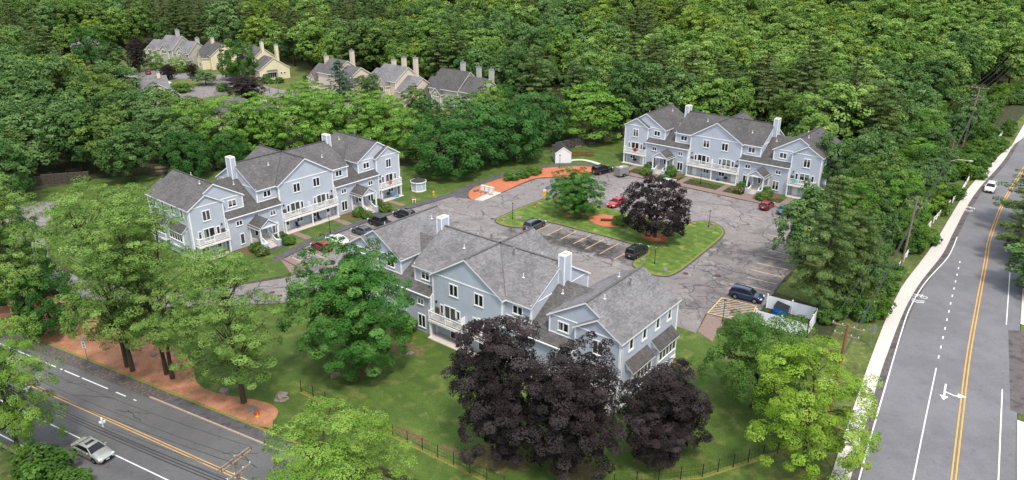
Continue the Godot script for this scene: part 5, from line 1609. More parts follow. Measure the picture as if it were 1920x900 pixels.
	for i in 46:
		var p := Vector2(112, -180).lerp(Vector2(168, -246), i / 45.0) + Vector2(-0.8, -0.6).rotated(0.1) * rng.randf_range(-2.0, 12.0)
		tree("thicket_shrub", "shrub", p.x, p.y, rng.randf_range(2.4, 5.0), rng.randf_range(2.0, 3.6), ["leaf_plain", "leaf_cool", "leaf_warm"][i % 3], "rough green bush in the thicket along the rail fence", "shrub", "bushes in the thicket along the rail fence")
	# right of the curving road
	tree("pine_tree", "big_pine", 93.2, -121.4, 16.5, 10.0, "leaf_needle", "dark pine leaning over the white car at the road's bend", "tree", "", 0)
	tree("pine_tree", "big_pine", 84.4, -109.2, 12.0, 8.6, "leaf_needle_grey", "pine at the right edge beside the double yellow line", "tree", "", 1)
	tree("wood_tree", "oak", 77.2, -98.0, 8.5, 6.4, "leaf_plain", "green tree at the right edge just below the pines")
	tree("wood_tree", "oak", 108.5, -131.0, 14.0, 6.0, "leaf_deep", "dark broadleaf tree at the right edge beyond the road's bend")
	tree("wood_tree", "oak", 127.0, -150.0, 14.0, 6.6, "leaf_plain", "broadleaf tree at the right edge where the road leaves the picture")
	tree("wood_tree", "oak", 140.0, -168.0, 14.0, 6.0, "leaf_cool", "small broadleaf tree behind the bend at the right edge")
	forest()
	garden_shrubs()

func in_poly(p: Vector2, q: PackedVector2Array) -> bool:
	return Geometry2D.is_point_in_polygon(p, q)

func forest():
	var clear := V2([-196, -300, -168, -330, -142, -334, -118, -316, -92, -300, -66, -268, -48, -262, -20, -246, 0, -236, 20, -240, 18, -206, 4, -192, -10, -188, -22, -176, -60, -178, -92, -180, -108, -206, -136, -234, -182, -284])
	var complex := V2([-140, -40, -140, -180, -96, -176, -60, -180, -18, -180, 8, -178, 30, -190, 56, -176, 64, -150, 66, -130, 40, -80, 60, -20])
	var edge := V2([185, -246, 160, -214, 138, -189, 121, -168.6, 105.1, -149.2, 93.4, -134.4, 81.3, -117.7, 65.3, -93.4, 42, -57])
	var pine_n := FastNoiseLite.new()
	pine_n.seed = 4
	pine_n.frequency = 0.016
	var rest := {"oak": [], "pine": [], "canopy": []}
	var spots := []
	var z := -150.0
	while z > -400.0:
		var step := 8.4 if z > -300.0 else 9.6
		var x := -absf(z) * 0.74 - 18.0
		while x < absf(z) * 0.74 + 18.0:
			var p := Vector2(x + rng.randf_range(-2.8, 2.8), z + rng.randf_range(-2.8, 2.8))
			x += step
			if in_poly(p, clear) or in_poly(p, complex): continue
			var d := 1e9
			for i in edge.size() - 1: d = minf(d, p.distance_to(Geometry2D.get_closest_point_to_segment(p, edge[i], edge[i + 1])))
			if d < 17.5: continue
			if p.x > 60 and p.y > -128: continue
			var hit := false
			for t in taken:
				if Vector2(t.x, t.y).distance_to(p) < t.z * 0.75 + 2.4:
					hit = true
					break
			if hit: continue
			spots.append(p)
		z -= step
	spots.sort_custom(func(a, b): return a.length() < b.length())
	var n_oak := 0
	var n_pine := 0
	var labels := {"oak": "broadleaf tree in the dense wood behind the houses", "pine": "dark pine among the broadleaf trees of the wood behind the houses"}
	for p in spots:
		var right_top: bool = p.x > 40 - p.y * 0.05 and p.y < -215
		var pn := pine_n.get_noise_2d(p.x, p.y)
		var pine: bool = pn > (0.46 if right_top else (-0.12 if p.x < -70 and p.y < -290 else 0.26))
		var h := rng.randf_range(17.0, 22.5) if pine else rng.randf_range(11.5, 21.0)
		if not pine and p.y < -330: h += 2.0
		var rad := h * rng.randf_range(0.25, 0.32) if pine else clampf(h * rng.randf_range(0.34, 0.50), 4.8, 9.4)
		var leaf: String = ["leaf_needle", "leaf_needle_grey"][rng.randi() % 2] if pine else (["leaf_plain", "leaf_warm", "leaf_plain", "leaf_cool"] if right_top else ["leaf_plain", "leaf_cool", "leaf_deep", "leaf_plain", "leaf_warm"])[rng.randi() % (4 if right_top else 5)]
		if pine and n_pine < 150:
			n_pine += 1
			tree("forest_pine", "pine", p.x, p.y, h, rad, leaf, labels.pine, "tree", "pines of the wood behind the houses")
		elif not pine and n_oak < 290:
			n_oak += 1
			tree("forest_tree", "canopy" if right_top or rng.randf() < 0.55 else "oak", p.x, p.y, h, rad, leaf, labels.oak, "tree", "broadleaf trees of the wood behind the houses")
		else:
			rest["pine" if pine else ("canopy" if right_top or rng.randf() < 0.55 else "oak")].append([p, h, rad, leaf])
	for kind in rest:
		var lists := {}
		for q in rest[kind]:
			var key := "%d %s" % [rng.randi() % 3, q[3]]
			if not lists.has(key): lists[key] = []
			lists[key].append(q)
		for key in lists:
			var s: Array = species[kind][int(key.split(" ")[0])]
			var mm := MultiMesh.new()
			mm.transform_format = MultiMesh.TRANSFORM_3D
			mm.mesh = s[1]
			mm.instance_count = lists[key].size()
			for i in lists[key].size():
				var q: Array = lists[key][i]
				mm.set_instance_transform(i, Transform3D(Basis(Vector3.UP, rng.randf() * TAU).scaled_local(Vector3(q[2] / s[2], q[1] / s[3], q[2] / s[2])), Vector3(q[0].x, maxf(hill(q[0].x, q[0].y), 0.0), q[0].y)))
			var o := MultiMeshInstance3D.new()
			o.name = numbered(self, "far_forest")
			o.multimesh = mm
			o.material_override = M[key.split(" ")[1]]
			tag(o, "far wooded land running to the top of the picture", "", "", "stuff")
			add_child(o)

func garden_shrubs():
	# by the porches of the left and far blocks, in each block's own axes
	var list := [
		["l", 8.3, 10.0, 1.9, 1.4, "leaf_plain", "clipped green bush left of the right-hand porch of the left block"],
		["l", 8.6, 11.9, 1.5, 1.15, "leaf_warm", "flowering round bush in front of the right-hand porch of the left block"],
		["l", 13.0, 9.6, 2.1, 1.4, "leaf_deep", "dark bush right of the right-hand porch of the left block"],
		["l", 13.1, 11.6, 1.8, 1.4, "leaf_warm", "flowering bush nearest the white flower stand by the left block"],
		["l", -8.2, 9.7, 1.9, 1.3, "leaf_deep", "dark bush right of the left-hand porch of the left block"],
		["l", -8.0, 11.5, 1.6, 1.2, "leaf_plain", "round green bush by the steps of the left-hand porch of the left block"],
		["l", -13.2, 10.0, 1.7, 1.2, "leaf_deep", "dark bush left of the left-hand porch of the left block"],
		["l", -13.4, 12.0, 1.6, 1.3, "leaf_warm", "loose flowering bush left of the left-hand steps of the left block"],
		["r", -13.3, 9.4, 2.2, 1.3, "leaf_deep", "tall rounded bush left of the first porch of the far block"],
		["r", -12.6, 12.4, 1.6, 1.5, "leaf_warm", "pink flowering bush in front of the first porch of the far block"],
		["r", -8.0, 9.8, 2.6, 1.5, "leaf_plain", "mushroom-shaped clipped bush right of the first porch of the far block"],
		["r", -8.1, 12.6, 1.0, 1.2, "leaf_plain", "low green bush at the walk before the far block"],
		["r", 8.1, 9.5, 2.3, 1.5, "leaf_plain", "rounded bush left of the second porch of the far block"],
		["r", 8.0, 11.4, 1.5, 1.1, "leaf_warm", "bush covered in pink blossom by the second porch of the far block"],
		["r", 13.0, 9.8, 2.1, 1.5, "leaf_plain", "clipped bush right of the second porch of the far block"],
		["r", 13.2, 12.4, 1.5, 1.6, "leaf_warm", "spreading flowering bush right of the second porch's steps"],
		["n", -9.0, 8.6, 2.4, 1.7, "leaf_deep", "dark green bush against the near block beside the deck"]]
	for q in list:
		var f: Transform3D = Transform3D(Basis(Vector3.UP, deg_to_rad({"l": 50.5, "r": -38.5, "n": -38.45}[q[0]])), {"l": Vector3(-41.0, 0, -128.5), "r": Vector3(46.4, 0, -156.5), "n": Vector3(-1.48, 0, -86.6)}[q[0]])
		var p := f * Vector3(q[1], 0, q[2])
		var o := tree("garden_shrub", "shrub", p.x, p.z, q[3], q[4], q[5], q[6], "shrub")
		if q[5] == "leaf_warm" and q[0] != "n":
			var cl := PackedVector3Array()
			var cr := PackedFloat32Array()
			for i in 26:
				var d := rv(rng).normalized()
				d.y = absf(d.y) * 0.8
				cl.append(Vector3(d.x * 0.98, 0.75 + d.y * 0.9, d.z * 0.98))
				cr.append(0.10)
			var strong: bool = "blossom" in q[6]
			put("blossom", leaf_mesh(q[1] * 10 + 300, cl, cr, 16 if strong else 5, 0.10, 1.0, 0.9, Color(0.46, 0.13, 0.14) if strong else Color(0.34, 0.12, 0.12), Color(0.60, 0.22, 0.22) if strong else Color(0.42, 0.20, 0.16), Vector3(0, 0.6, 0)), M.leaf_plain, o)
	tree("bed_shrub", "shrub", -0.2, -150.6, 1.9, 1.9, "leaf_plain", "left bright green bush in the long mulch bed", "shrub")
	tree("bed_shrub", "shrub", 2.3, -152.3, 1.9, 1.7, "leaf_plain", "bright green bush in the mulch bed, second from the mailboxes", "shrub")
	tree("bed_shrub", "shrub", 4.6, -154.8, 1.8, 2.0, "leaf_warm", "olive green bush at the back of the mulch bed", "shrub")
	tree("island_shrub", "shrub", 19.4, -124.4, 2.0, 1.7, "leaf_plain", "bright green bush between the mulch circle and the purple maple", "shrub")

# ---------------------------------------------------------------- vehicles; x forward, z to the right, origin on the ground
# top line of the body at belt height (x, y) and the cabin's four corners along x
const SHAPES := {
	"sedan": {"len": 4.75, "wid": 1.80, "top": [-2.37, 0.72, -2.2, 0.93, -1.5, 0.98, 0.9, 0.93, 1.9, 0.80, 2.3, 0.62, 2.375, 0.5], "cab": [-1.75, -0.95, 0.35, 1.10], "h": 1.44, "axles": [-1.38, 1.40], "r": 0.32},
	"suv": {"len": 4.70, "wid": 1.88, "top": [-2.35, 0.80, -2.28, 1.05, -1.5, 1.08, 0.9, 1.05, 1.8, 0.98, 2.25, 0.80, 2.35, 0.6], "cab": [-2.22, -1.92, 0.45, 1.18], "h": 1.70, "axles": [-1.36, 1.38], "r": 0.36},
	"boxy": {"len": 4.95, "wid": 1.95, "top": [-2.47, 0.9, -2.42, 1.12, -1.5, 1.13, 1.0, 1.12, 2.3, 1.06, 2.44, 0.9, 2.47, 0.65], "cab": [-2.38, -2.22, 0.35, 0.95], "h": 1.84, "axles": [-1.45, 1.48], "r": 0.39},
	"hatch": {"len": 4.25, "wid": 1.77, "top": [-2.12, 0.76, -2.05, 0.96, -1.4, 0.99, 0.8, 0.95, 1.7, 0.82, 2.05, 0.66, 2.12, 0.5], "cab": [-2.02, -1.5, 0.25, 0.98], "h": 1.50, "axles": [-1.22, 1.26], "r": 0.31},
	"pickup": {"len": 5.6, "wid": 1.96, "top": [-2.8, 0.95, -2.75, 1.08, -0.7, 1.08, 1.2, 1.08, 2.4, 1.02, 2.75, 0.85, 2.8, 0.65], "cab": [-0.75, -0.55, 1.05, 1.65], "h": 1.85, "axles": [-1.75, 1.75], "r": 0.39},
}
func along_top(t: Array, x: float) -> float:
	for i in range(0, t.size() - 2, 2):
		if x <= t[i + 2]: return lerpf(t[i + 1], t[i + 3], clampf((x - t[i]) / (t[i + 2] - t[i]), 0, 1))
	return t[-1]

func paint(called: String, c: Color) -> StandardMaterial3D:
	if M.has(called): return M[called]
	var m := mat(called, c, 0.32, 0.15)
	m.clearcoat_enabled = true
	m.clearcoat = 0.8
	m.clearcoat_roughness = 0.06
	return m

func car(shape: String, colour: Material, at: Vector2, heading: Vector2, label: String, group := "", opts := {}) -> Node3D:
	var o := base("parked_car" if not opts.has("moving") else "moving_car", Vector3(at.x, opts.get("y", 0.014), at.y), atan2(-heading.y, heading.x))
	tag(o, label, opts.get("category", "car"), group)
	var s: Dictionary = SHAPES[shape]
	var l: float = s.len
	var w: float = s.wid
	var st := SurfaceTool.new()
	st.begin(Mesh.PRIMITIVE_TRIANGLES)
	# body: rings of cross sections from tail to nose
	var rings := []
	var n := 26
	for i in n + 1:
		var x := -l / 2 + l * i / n
		var e := absf(2.0 * x / l)
		var hw := w / 2 * (1.0 - 0.20 * pow(e, 9.0) - 0.03 * e * e)
		var yt := along_top(s.top, x)
		var yb := 0.20 + 0.10 * pow(e, 8.0)
		for ax in s.axles:                     # the sill rises over each wheel
			var q := 1.0 - pow((x - ax) / (s.r + 0.09), 2.0)
			if q > 0.0: yb = maxf(yb, s.r + (s.r + 0.08) * sqrt(q) * 0.94)
		yb = minf(yb, yt - 0.12)
		var sh := lerpf(yb, yt, 0.62)
		var half := [Vector3(x, yb, hw * 0.90), Vector3(x, yb + 0.03, hw * 0.97), Vector3(x, lerpf(yb, yt, 0.3), hw), Vector3(x, sh, hw * 0.995), Vector3(x, yt - 0.05, hw * 0.955), Vector3(x, yt, hw * 0.88), Vector3(x, yt + 0.025, hw * 0.55), Vector3(x, yt + 0.035, 0)]
		var ring := half.duplicate()
		for j in range(half.size() - 2, -1, -1): ring.append(Vector3(half[j].x, half[j].y, -half[j].z))
		rings.append(ring)
	for i in n:
		for j in rings[0].size() - 1:
			var a: Vector3 = rings[i][j]
			var b: Vector3 = rings[i + 1][j]
			var c: Vector3 = rings[i + 1][j + 1]
			var d: Vector3 = rings[i][j + 1]
			for p in [a, b, c, a, c, d]: st.add_vertex(p)
	for i in [0, n]:
		var m: int = rings[0].size()
		for j in range(1, m - 1):
			var tri: Array = [rings[i][0], rings[i][j], rings[i][j + 1]] if i == 0 else [rings[i][0], rings[i][j + 1], rings[i][j]]
			st.set_smooth_group(-1)
			for p in tri: st.add_vertex(p)
	st.generate_normals()
	put("body", st.commit(), colour, o)
	# dark underside and wheel wells
	var mb := MB.new()
	mb.box(Vector3(0, 0.42, 0), Vector3(l * 0.86, 0.36, w * 0.86))
	put("underbody", mb.mesh(), M.black_plastic, o)
	# cabin
	var x0: float = s.cab[0]
	var x1: float = s.cab[1]
	var x2: float = s.cab[2]
	var x3: float = s.cab[3]
	var hb := along_top(s.top, 0.0) - 0.02
	var ht: float = s.h
	var wb := w / 2 * 0.90
	var wt := w / 2 * 0.70
	var roof := SurfaceTool.new()
	roof.begin(Mesh.PRIMITIVE_TRIANGLES)
	var g := []
	for i in 9:
		var row := []
		var u := i / 8.0
		for j in 9:
			var v := j / 4.0 - 1.0
			row.append(Vector3(lerpf(x1 - 0.04, x2 + 0.06, u), ht - 0.10 * pow(absf(2 * u - 1), 2.6) - 0.07 * pow(absf(v), 3.0), v * (wt + 0.035)))
		g.append(row)
	for i in 8:
		for j in 8:
			for p in [g[i][j], g[i + 1][j + 1], g[i][j + 1], g[i][j], g[i + 1][j], g[i + 1][j + 1]]: roof.add_vertex(p)
	roof.generate_normals()
	put("roof_panel", roof.commit(), colour, o)
	mb = MB.new()
	var yr := ht - 0.11
	for sd in [-1.0, 1.0]:
		mb.bar(Vector3(x0, hb, sd * wb), Vector3(x1, yr, sd * wt), 0.10, 0.14)
		mb.bar(Vector3(x3, hb, sd * wb), Vector3(x2, yr, sd * wt), 0.07, 0.08)
		mb.bar(Vector3(x1, yr, sd * wt), Vector3(x2, yr, sd * wt), 0.07, 0.09)
		if shape in ["suv", "boxy"]: mb.bar(Vector3(lerpf(x0, x2, 0.28), hb, sd * wb), Vector3(lerpf(x1, x2, 0.2), yr, sd * wt), 0.07, 0.12)
	put("pillars", mb.mesh(), colour, o)
	mb = MB.new()
	for sd in [-1.0, 1.0]:
		mb.bar(Vector3(lerpf(x0, x3, 0.52), hb, sd * wb), Vector3(lerpf(x1, x2, 0.55), yr, sd * (wt + 0.005)), 0.05, 0.07)
	put("pillars", mb.mesh(), M.black_plastic, o)
	for sd in [-1.0, 1.0]:
		mb = MB.new()
		mb.poly([Vector3(x0, hb, sd * (wb - 0.015)), Vector3(x3, hb, sd * (wb - 0.015)), Vector3(x2, yr, sd * (wt - 0.015)), Vector3(x1, yr, sd * (wt - 0.015))], Vector3(0, 0.3, sd))
		put("side_window", mb.mesh(), M.car_glass, o)
	mb = MB.new()
	mb.poly([Vector3(x3 - 0.01, hb, -wb + 0.05), Vector3(x3 - 0.01, hb, wb - 0.05), Vector3(x2 - 0.01, yr, wt - 0.04), Vector3(x2 - 0.01, yr, -wt + 0.04)], Vector3(1, 0.5, 0))
	put("windscreen", mb.mesh(), M.car_glass, o)
	mb = MB.new()
	mb.poly([Vector3(x0 + 0.01, hb, -wb + 0.06), Vector3(x0 + 0.01, hb, wb - 0.06), Vector3(x1 + 0.01, yr, wt - 0.05), Vector3(x1 + 0.01, yr, -wt + 0.05)], Vector3(-1, 0.5, 0))
	put("rear_window", mb.mesh(), M.car_glass, o)
	if opts.has("sunroof"):
		mb = MB.new()
		mb.box(Vector3(lerpf(x1, x2, 0.62), ht + 0.004, 0), Vector3(0.42, 0.02, 0.86))
		put("sunroof", mb.mesh(), M.car_glass, o)
	if shape in ["suv", "boxy"]:
		for sd in [-1.0, 1.0]:
			mb = MB.new()
			mb.bar(Vector3(x1 + 0.15, ht + 0.0, sd * wt * 0.9), Vector3(x2 - 0.1, ht + 0.0, sd * wt * 0.9), 0.05, 0.06)
			put("roof_rail", mb.mesh(), M.black_plastic, o)
	for ax in s.axles:
		for sd in [-1.0, 1.0]:
			var r: float = s.r
			var c := Vector3(ax, r, sd * (w / 2 - 0.115))
			mb = MB.new()
			var pr := [Vector2(r * 0.62, -0.105), Vector2(r * 0.94, -0.11), Vector2(r, -0.07), Vector2(r, 0.07), Vector2(r * 0.94, 0.11), Vector2(r * 0.62, 0.105)]
			mb.lathe(pr, Vector3.ZERO, 18)
			var wh := put("wheel", mb.mesh(), M.tyre, o)
			wh.transform = Transform3D(Basis(Vector3.RIGHT, PI / 2 * sd), c)
			mb = MB.new()
			mb.tube(Vector3(0, 0.05, 0), Vector3(0, 0.085, 0), r * 0.64, r * 0.60, 14)
			put("rim", mb.mesh(), M.rim if not opts.has("dark_rims") else M.black_plastic, wh)
			mb = MB.new()
			for k in 5:
				var a := TAU * k / 5
				mb.tube(Vector3(cos(a + 0.6), 0, sin(a + 0.6)) * r * 0.36 + Vector3(0, 0.083, 0), Vector3(cos(a + 0.6), 0, sin(a + 0.6)) * r * 0.36 + Vector3(0, 0.090, 0), r * 0.13, r * 0.13, 7)
			put("spoke_gap", mb.mesh(), M.tyre, wh)
	var fy := along_top(s.top, l / 2 - 0.25) - 0.10
	var ry := along_top(s.top, -l / 2 + 0.12) - 0.16
	for sd in [-1.0, 1.0]:
		mb = MB.new()
		mb.box(Vector3(l / 2 - 0.16, fy, sd * w * 0.355), Vector3(0.24, 0.15, 0.36), Basis(Vector3.UP, sd * -0.30))
		put("headlight", mb.mesh(), M.head_lamp, o)
		mb = MB.new()
		mb.box(Vector3(-l / 2 + 0.12, ry, sd * w * 0.385), Vector3(0.20, 0.26 if shape != "sedan" else 0.17, 0.24), Basis(Vector3.UP, sd * 0.25))
		put("tail_light", mb.mesh(), M.tail_lamp, o)
		mb = MB.new()
		mb.box(Vector3(x3 - 0.28, hb + 0.08, sd * (w / 2 + 0.06)), Vector3(0.13, 0.14, 0.22))
		put("door_mirror", mb.mesh(), colour, o)
		mb = MB.new()
		for k in 2: mb.box(Vector3([-0.55, 0.42][k], hb - 0.14, sd * (w / 2 * 0.992)), Vector3(0.18, 0.035, 0.03))
		put("door_handle", mb.mesh(), M.black_plastic, o)
		mb = MB.new()
		for x in [lerpf(x0, x3, 0.52), x3 - 0.12, x0 + 0.55]: mb.box(Vector3(x, 0.64, sd * (w / 2 * 0.985 + 0.005)), Vector3(0.014, 0.52, 0.02))
		put("door_seam", mb.mesh(), M.black_plastic, o)
	mb = MB.new()
	mb.box(Vector3(l / 2 - 0.03, 0.46, 0), Vector3(0.10, 0.16, w * 0.5))
	put("grille", mb.mesh(), M.black_plastic, o)
	mb = MB.new()
	mb.box(Vector3(l / 2 - 0.08, 0.31, 0), Vector3(0.2, 0.12, w * 0.72))
	mb.box(Vector3(-l / 2 + 0.08, 0.36, 0), Vector3(0.2, 0.14, w * 0.74))
	put("bumper", mb.mesh(), M.black_plastic, o)
	mb = MB.new()
	mb.box(Vector3(-l / 2 - 0.015, 0.66, 0), Vector3(0.03, 0.13, 0.32))
	put("number_plate", mb.mesh(), M[opts.get("plate", "plate")], o)
	mb = MB.new()
	mb.box(Vector3(l / 2 + 0.015, 0.40, 0), Vector3(0.03, 0.12, 0.32))
	put("number_plate", mb.mesh(), M[opts.get("plate", "plate")], o)
	if shape == "pickup":
		mb = MB.new()
		mb.box(Vector3(-1.75, 1.11, 0), Vector3(1.9, 0.03, 1.6))
		put("load_bed", mb.mesh(), M.black_plastic, o)
	return o

func build_vehicles():
	var silver := paint("paint_silver", Color8(176, 176, 168))
	silver.metallic = 0.5
	var red := paint("paint_red", Color8(176, 22, 28))
	var dark_red := paint("paint_dark_red", Color8(132, 20, 30))
	var white := paint("paint_white_car", Color8(232, 232, 232))
	var blue := paint("paint_blue", Color8(28, 46, 78))
	var black := paint("paint_black", Color8(22, 23, 25))
	var grey := paint("paint_grey", Color8(70, 74, 80))
	var green_black := paint("paint_green_black", Color8(36, 42, 38))
	var teal := paint("paint_teal", Color8(48, 92, 102))
	var pale := paint("paint_pale_silver", Color8(196, 200, 204))
	var up := Vector2(0.62, -0.785)
	var gp := "cars parked on the complex's car park"
	car("sedan", silver, Vector2(-41.6, -60.6), ROAD_DIR, "silver sedan with a dark sunroof driving on the avenue", "", {"moving": true, "sunroof": true})
	car("suv", blue, Vector2(33.4, -95.4), Vector2(0.84, 0.54), "blue sport utility car parked beside the yellow hatched area", gp)
	car("suv", grey, Vector2(4.0, -122.8), up, "dark grey wagon parked at the left tip of the island", gp)
	car("boxy", green_black, Vector2(20.2, -110.9), up, "black boxy sport utility car parked at the island beside a lamp post", gp, {"plate": "plate_green"})
	car("sedan", red, Vector2(20.0, -135.0), Vector2(-0.62, 0.785), "bright red sedan facing the island between its two trees", gp)
	car("hatch", dark_red, Vector2(48.3, -133.6), up, "dark red hatchback in front of the far block's right end", gp)
	car("sedan", teal, Vector2(51.0, -131.4), up, "teal sedan next to the dark red hatchback", gp)
	car("sedan", black, Vector2(53.6, -129.2), up, "black sedan half hidden by pine branches", gp)
	car("boxy", black, Vector2(19.5, -155.6), Vector2(0.80, -0.60), "black sport utility car towing the grey box trailer", gp)
	car("sedan", pale, Vector2(32.2, -147.6), up, "silver car mostly hidden behind the island's purple maple", gp)
	var lf := Vector2(-0.772, -0.636)
	car("hatch", dark_red, Vector2(-31.2, -112.9), lf, "dark red hatchback nosed up to the walk of the left block", gp)
	car("sedan", white, Vector2(-29.3, -115.6), lf, "white sedan next to the dark red hatchback by the left block", gp)
	car("sedan", grey, Vector2(-25.7, -119.6), lf, "blue-grey car just showing above the near block's roof", gp)
	car("pickup", black, Vector2(-23.2, -123.6), lf, "black pickup truck parked by the right porch walk of the left block", gp, {"category": "pickup truck"})
	car("suv", black, Vector2(-19.6, -127.6), lf, "black car farthest along the left block's walk", gp)
	car("suv", white, Vector2(97.2, -144.6), Vector2(-0.60, 0.80), "white car coming round the bend of the curving road", "", {"moving": true, "plate": "plate_yellow", "y": 0.018})
	var ge := "cars on the pale estate's lane"
	car("hatch", dark_red, Vector2(-133.2, -275.6), Vector2(-0.5, -0.86), "red car first in the row before the sage-grey house", ge)
	car("sedan", black, Vector2(-130.2, -277.4), Vector2(-0.5, -0.86), "dark blue car second in the row before the sage-grey house", ge)
	car("hatch", red, Vector2(-126.0, -279.0), Vector2(-0.5, -0.86), "red car last in the row, next to the low purple tree", ge)
	car("sedan", white, Vector2(-118.4, -254.6), Vector2(-0.98, 0.2), "white car parked below the low purple tree of the estate", ge)
	car("hatch", blue, Vector2(-122.6, -266.4), Vector2(-0.5, -0.86), "small blue car glimpsed behind the low purple tree", ge)
	# grey box trailer behind the black car
	var t := base("box_trailer", Vector3(23.4, 0.014, -153.4), atan2(0.60, 0.80))
	tag(t, "grey box trailer with rounded nose parked at the kerb by the far block", "trailer")
	var b := MB.new()
	b.box(Vector3(0, 1.25, 0), Vector3(2.6, 1.7, 1.7))
	b.poly([Vector3(1.3, 0.4, -0.85), Vector3(1.3, 0.4, 0.85), Vector3(1.75, 0.4, 0)], Vector3.DOWN)
	b.poly([Vector3(1.3, 0.4, 0.85), Vector3(1.75, 0.4, 0), Vector3(1.7, 2.05, 0), Vector3(1.3, 2.1, 0.85)], Vector3(0.6, 0, 1))
	b.poly([Vector3(1.3, 0.4, -0.85), Vector3(1.75, 0.4, 0), Vector3(1.7, 2.05, 0), Vector3(1.3, 2.1, -0.85)], Vector3(0.6, 0, -1))
	b.poly([Vector3(1.3, 2.1, 0.85), Vector3(1.3, 2.1, -0.85), Vector3(1.7, 2.05, 0)], Vector3.UP)
	put("box", b.mesh(), M.steel_box, t)
	b = MB.new()
	b.box(Vector3(-0.2, 2.12, 0), Vector3(0.5, 0.1, 0.5))
	put("roof_hatch", b.mesh(), M.vent_white, t)
	b = MB.new()
	b.bar(Vector3(1.3, 0.42, -0.6), Vector3(2.7, 0.42, 0), 0.08, 0.1)
	b.bar(Vector3(1.3, 0.42, 0.6), Vector3(2.7, 0.42, 0), 0.08, 0.1)
	put("drawbar", b.mesh(), M.black_metal, t)
	for s in [-1.0, 1.0]:
		b = MB.new()
		b.lathe([Vector2(0.18, -0.1), Vector2(0.31, -0.1), Vector2(0.32, 0.1), Vector2(0.18, 0.1)], Vector3.ZERO, 16)
		var wh := put("wheel", b.mesh(), M.tyre, t)
		wh.transform = Transform3D(Basis(Vector3.RIGHT, PI / 2 * s), Vector3(-0.1, 0.32, s * 0.95))
		b = MB.new()
		b.tube(Vector3(0, 0.06, 0), Vector3(0, 0.1, 0), 0.19, 0.17, 12)
		put("rim", b.mesh(), M.rim, wh)
		b = MB.new()
		b.box(Vector3(-0.1, 0.72, s * 0.96), Vector3(0.9, 0.05, 0.26))
		put("mudguard", b.mesh(), M.black_metal, t)
		b = MB.new()
		b.box(Vector3(-1.31, 0.6, s * 0.7), Vector3(0.04, 0.14, 0.1))
		put("tail_light", b.mesh(), M.tail_lamp, t)

# ---------------------------------------------------------------- street furniture and small things
func rock(x: float, z: float, s: Vector3, label: String, y := 0.0):
	var r := RandomNumberGenerator.new()
	r.seed = int(absf(x * 77 + z * 31))
	var st := SurfaceTool.new()
	st.begin(Mesh.PRIMITIVE_TRIANGLES)
	var f := FastNoiseLite.new()
	f.seed = r.seed
	f.frequency = 0.8
	var pt := func(i: int, j: int) -> Vector3:
		var a := TAU * (i % 12) / 12.0
		var e := lerpf(-0.5, PI / 2, j / 7.0)
		var d := Vector3(cos(a) * cos(e), sin(e), sin(a) * cos(e))
		var q := 1.0 + 0.55 * f.get_noise_3dv(d * 1.3)
		d = Vector3(snappedf(d.x, 0.22), snappedf(d.y, 0.22), snappedf(d.z, 0.22)).lerp(d, 0.55)
		return Vector3(d.x * s.x * q, maxf(d.y * s.y * q, -0.05), d.z * s.z * q) * 0.5
	for i in 12:
		for j in 7:
			for p in [[i, j], [i + 1, j + 1], [i + 1, j], [i, j], [i, j + 1], [i + 1, j + 1]]:
				st.set_smooth_group(-1)
				st.set_uv(Vector2(p[0], p[1]) * 0.3)
				st.add_vertex(pt.call(p[0], p[1]))
	st.generate_normals()
	var o := put("rock", st.commit(), M.rock)
	o.position = Vector3(x, y, z)
	o.rotation.y = r.randf() * TAU
	tag(o, label, "rock")

func lamp_post(x: float, z: float, y: float, h: float, label: String):
	var o := base("lamp_post", Vector3(x, y, z))
	tag(o, label, "lamp post", "dark green lamp posts of the complex")
	var b := MB.new()
	b.lathe([Vector2(0.10, 0), Vector2(0.10, 0.3), Vector2(0.055, 0.4), Vector2(0.045, h - 0.5), Vector2(0.07, h - 0.45), Vector2(0.03, h - 0.4)], Vector3.ZERO, 10)
	put("post", b.mesh(), M.black_metal, o)
	b = MB.new()
	b.lathe([Vector2(0.08, h - 0.42), Vector2(0.15, h - 0.1)], Vector3.ZERO, 8)
	put("lantern", b.mesh(), M.lamp_glass, o)
	b = MB.new()
	b.lathe([Vector2(0.19, h - 0.1), Vector2(0.16, h - 0.02), Vector2(0.03, h + 0.06), Vector2(0.0, h + 0.14)], Vector3.ZERO, 8)
	put("cap", b.mesh(), M.black_metal, o)

func hydrant(x: float, z: float, y: float, body: String, cap: String, label: String):
	var o := base("fire_hydrant", Vector3(x, y, z))
	tag(o, label, "fire hydrant")
	var b := MB.new()
	b.lathe([Vector2(0.19, 0), Vector2(0.19, 0.07), Vector2(0.13, 0.1), Vector2(0.13, 0.55), Vector2(0.17, 0.58), Vector2(0.17, 0.62)], Vector3.ZERO, 12)
	put("barrel", b.mesh(), M[body], o)
	b = MB.new()
	b.lathe([Vector2(0.17, 0.62), Vector2(0.15, 0.72), Vector2(0.05, 0.8), Vector2(0.04, 0.88), Vector2(0, 0.88)], Vector3.ZERO, 12)
	put("bonnet", b.mesh(), M[cap], o)
	for a in [0.0, PI / 2, PI]:
		b = MB.new()
		b.tube(Vector3(0, 0.45, 0), Vector3(cos(a) * 0.24, 0.45, sin(a) * 0.24), 0.075, 0.075, 9)
		put("outlet", b.mesh(), M[cap], o)

func sagging(b: MB, p: Vector3, q: Vector3, sag: float, r: float):
	var prev := p
	for i in 14:
		var t := (i + 1) / 14.0
		var c := p.lerp(q, t) - Vector3(0, sag * 4.0 * t * (1.0 - t), 0)
		b.tube(prev, c, r, r, 5, false)
		prev = c

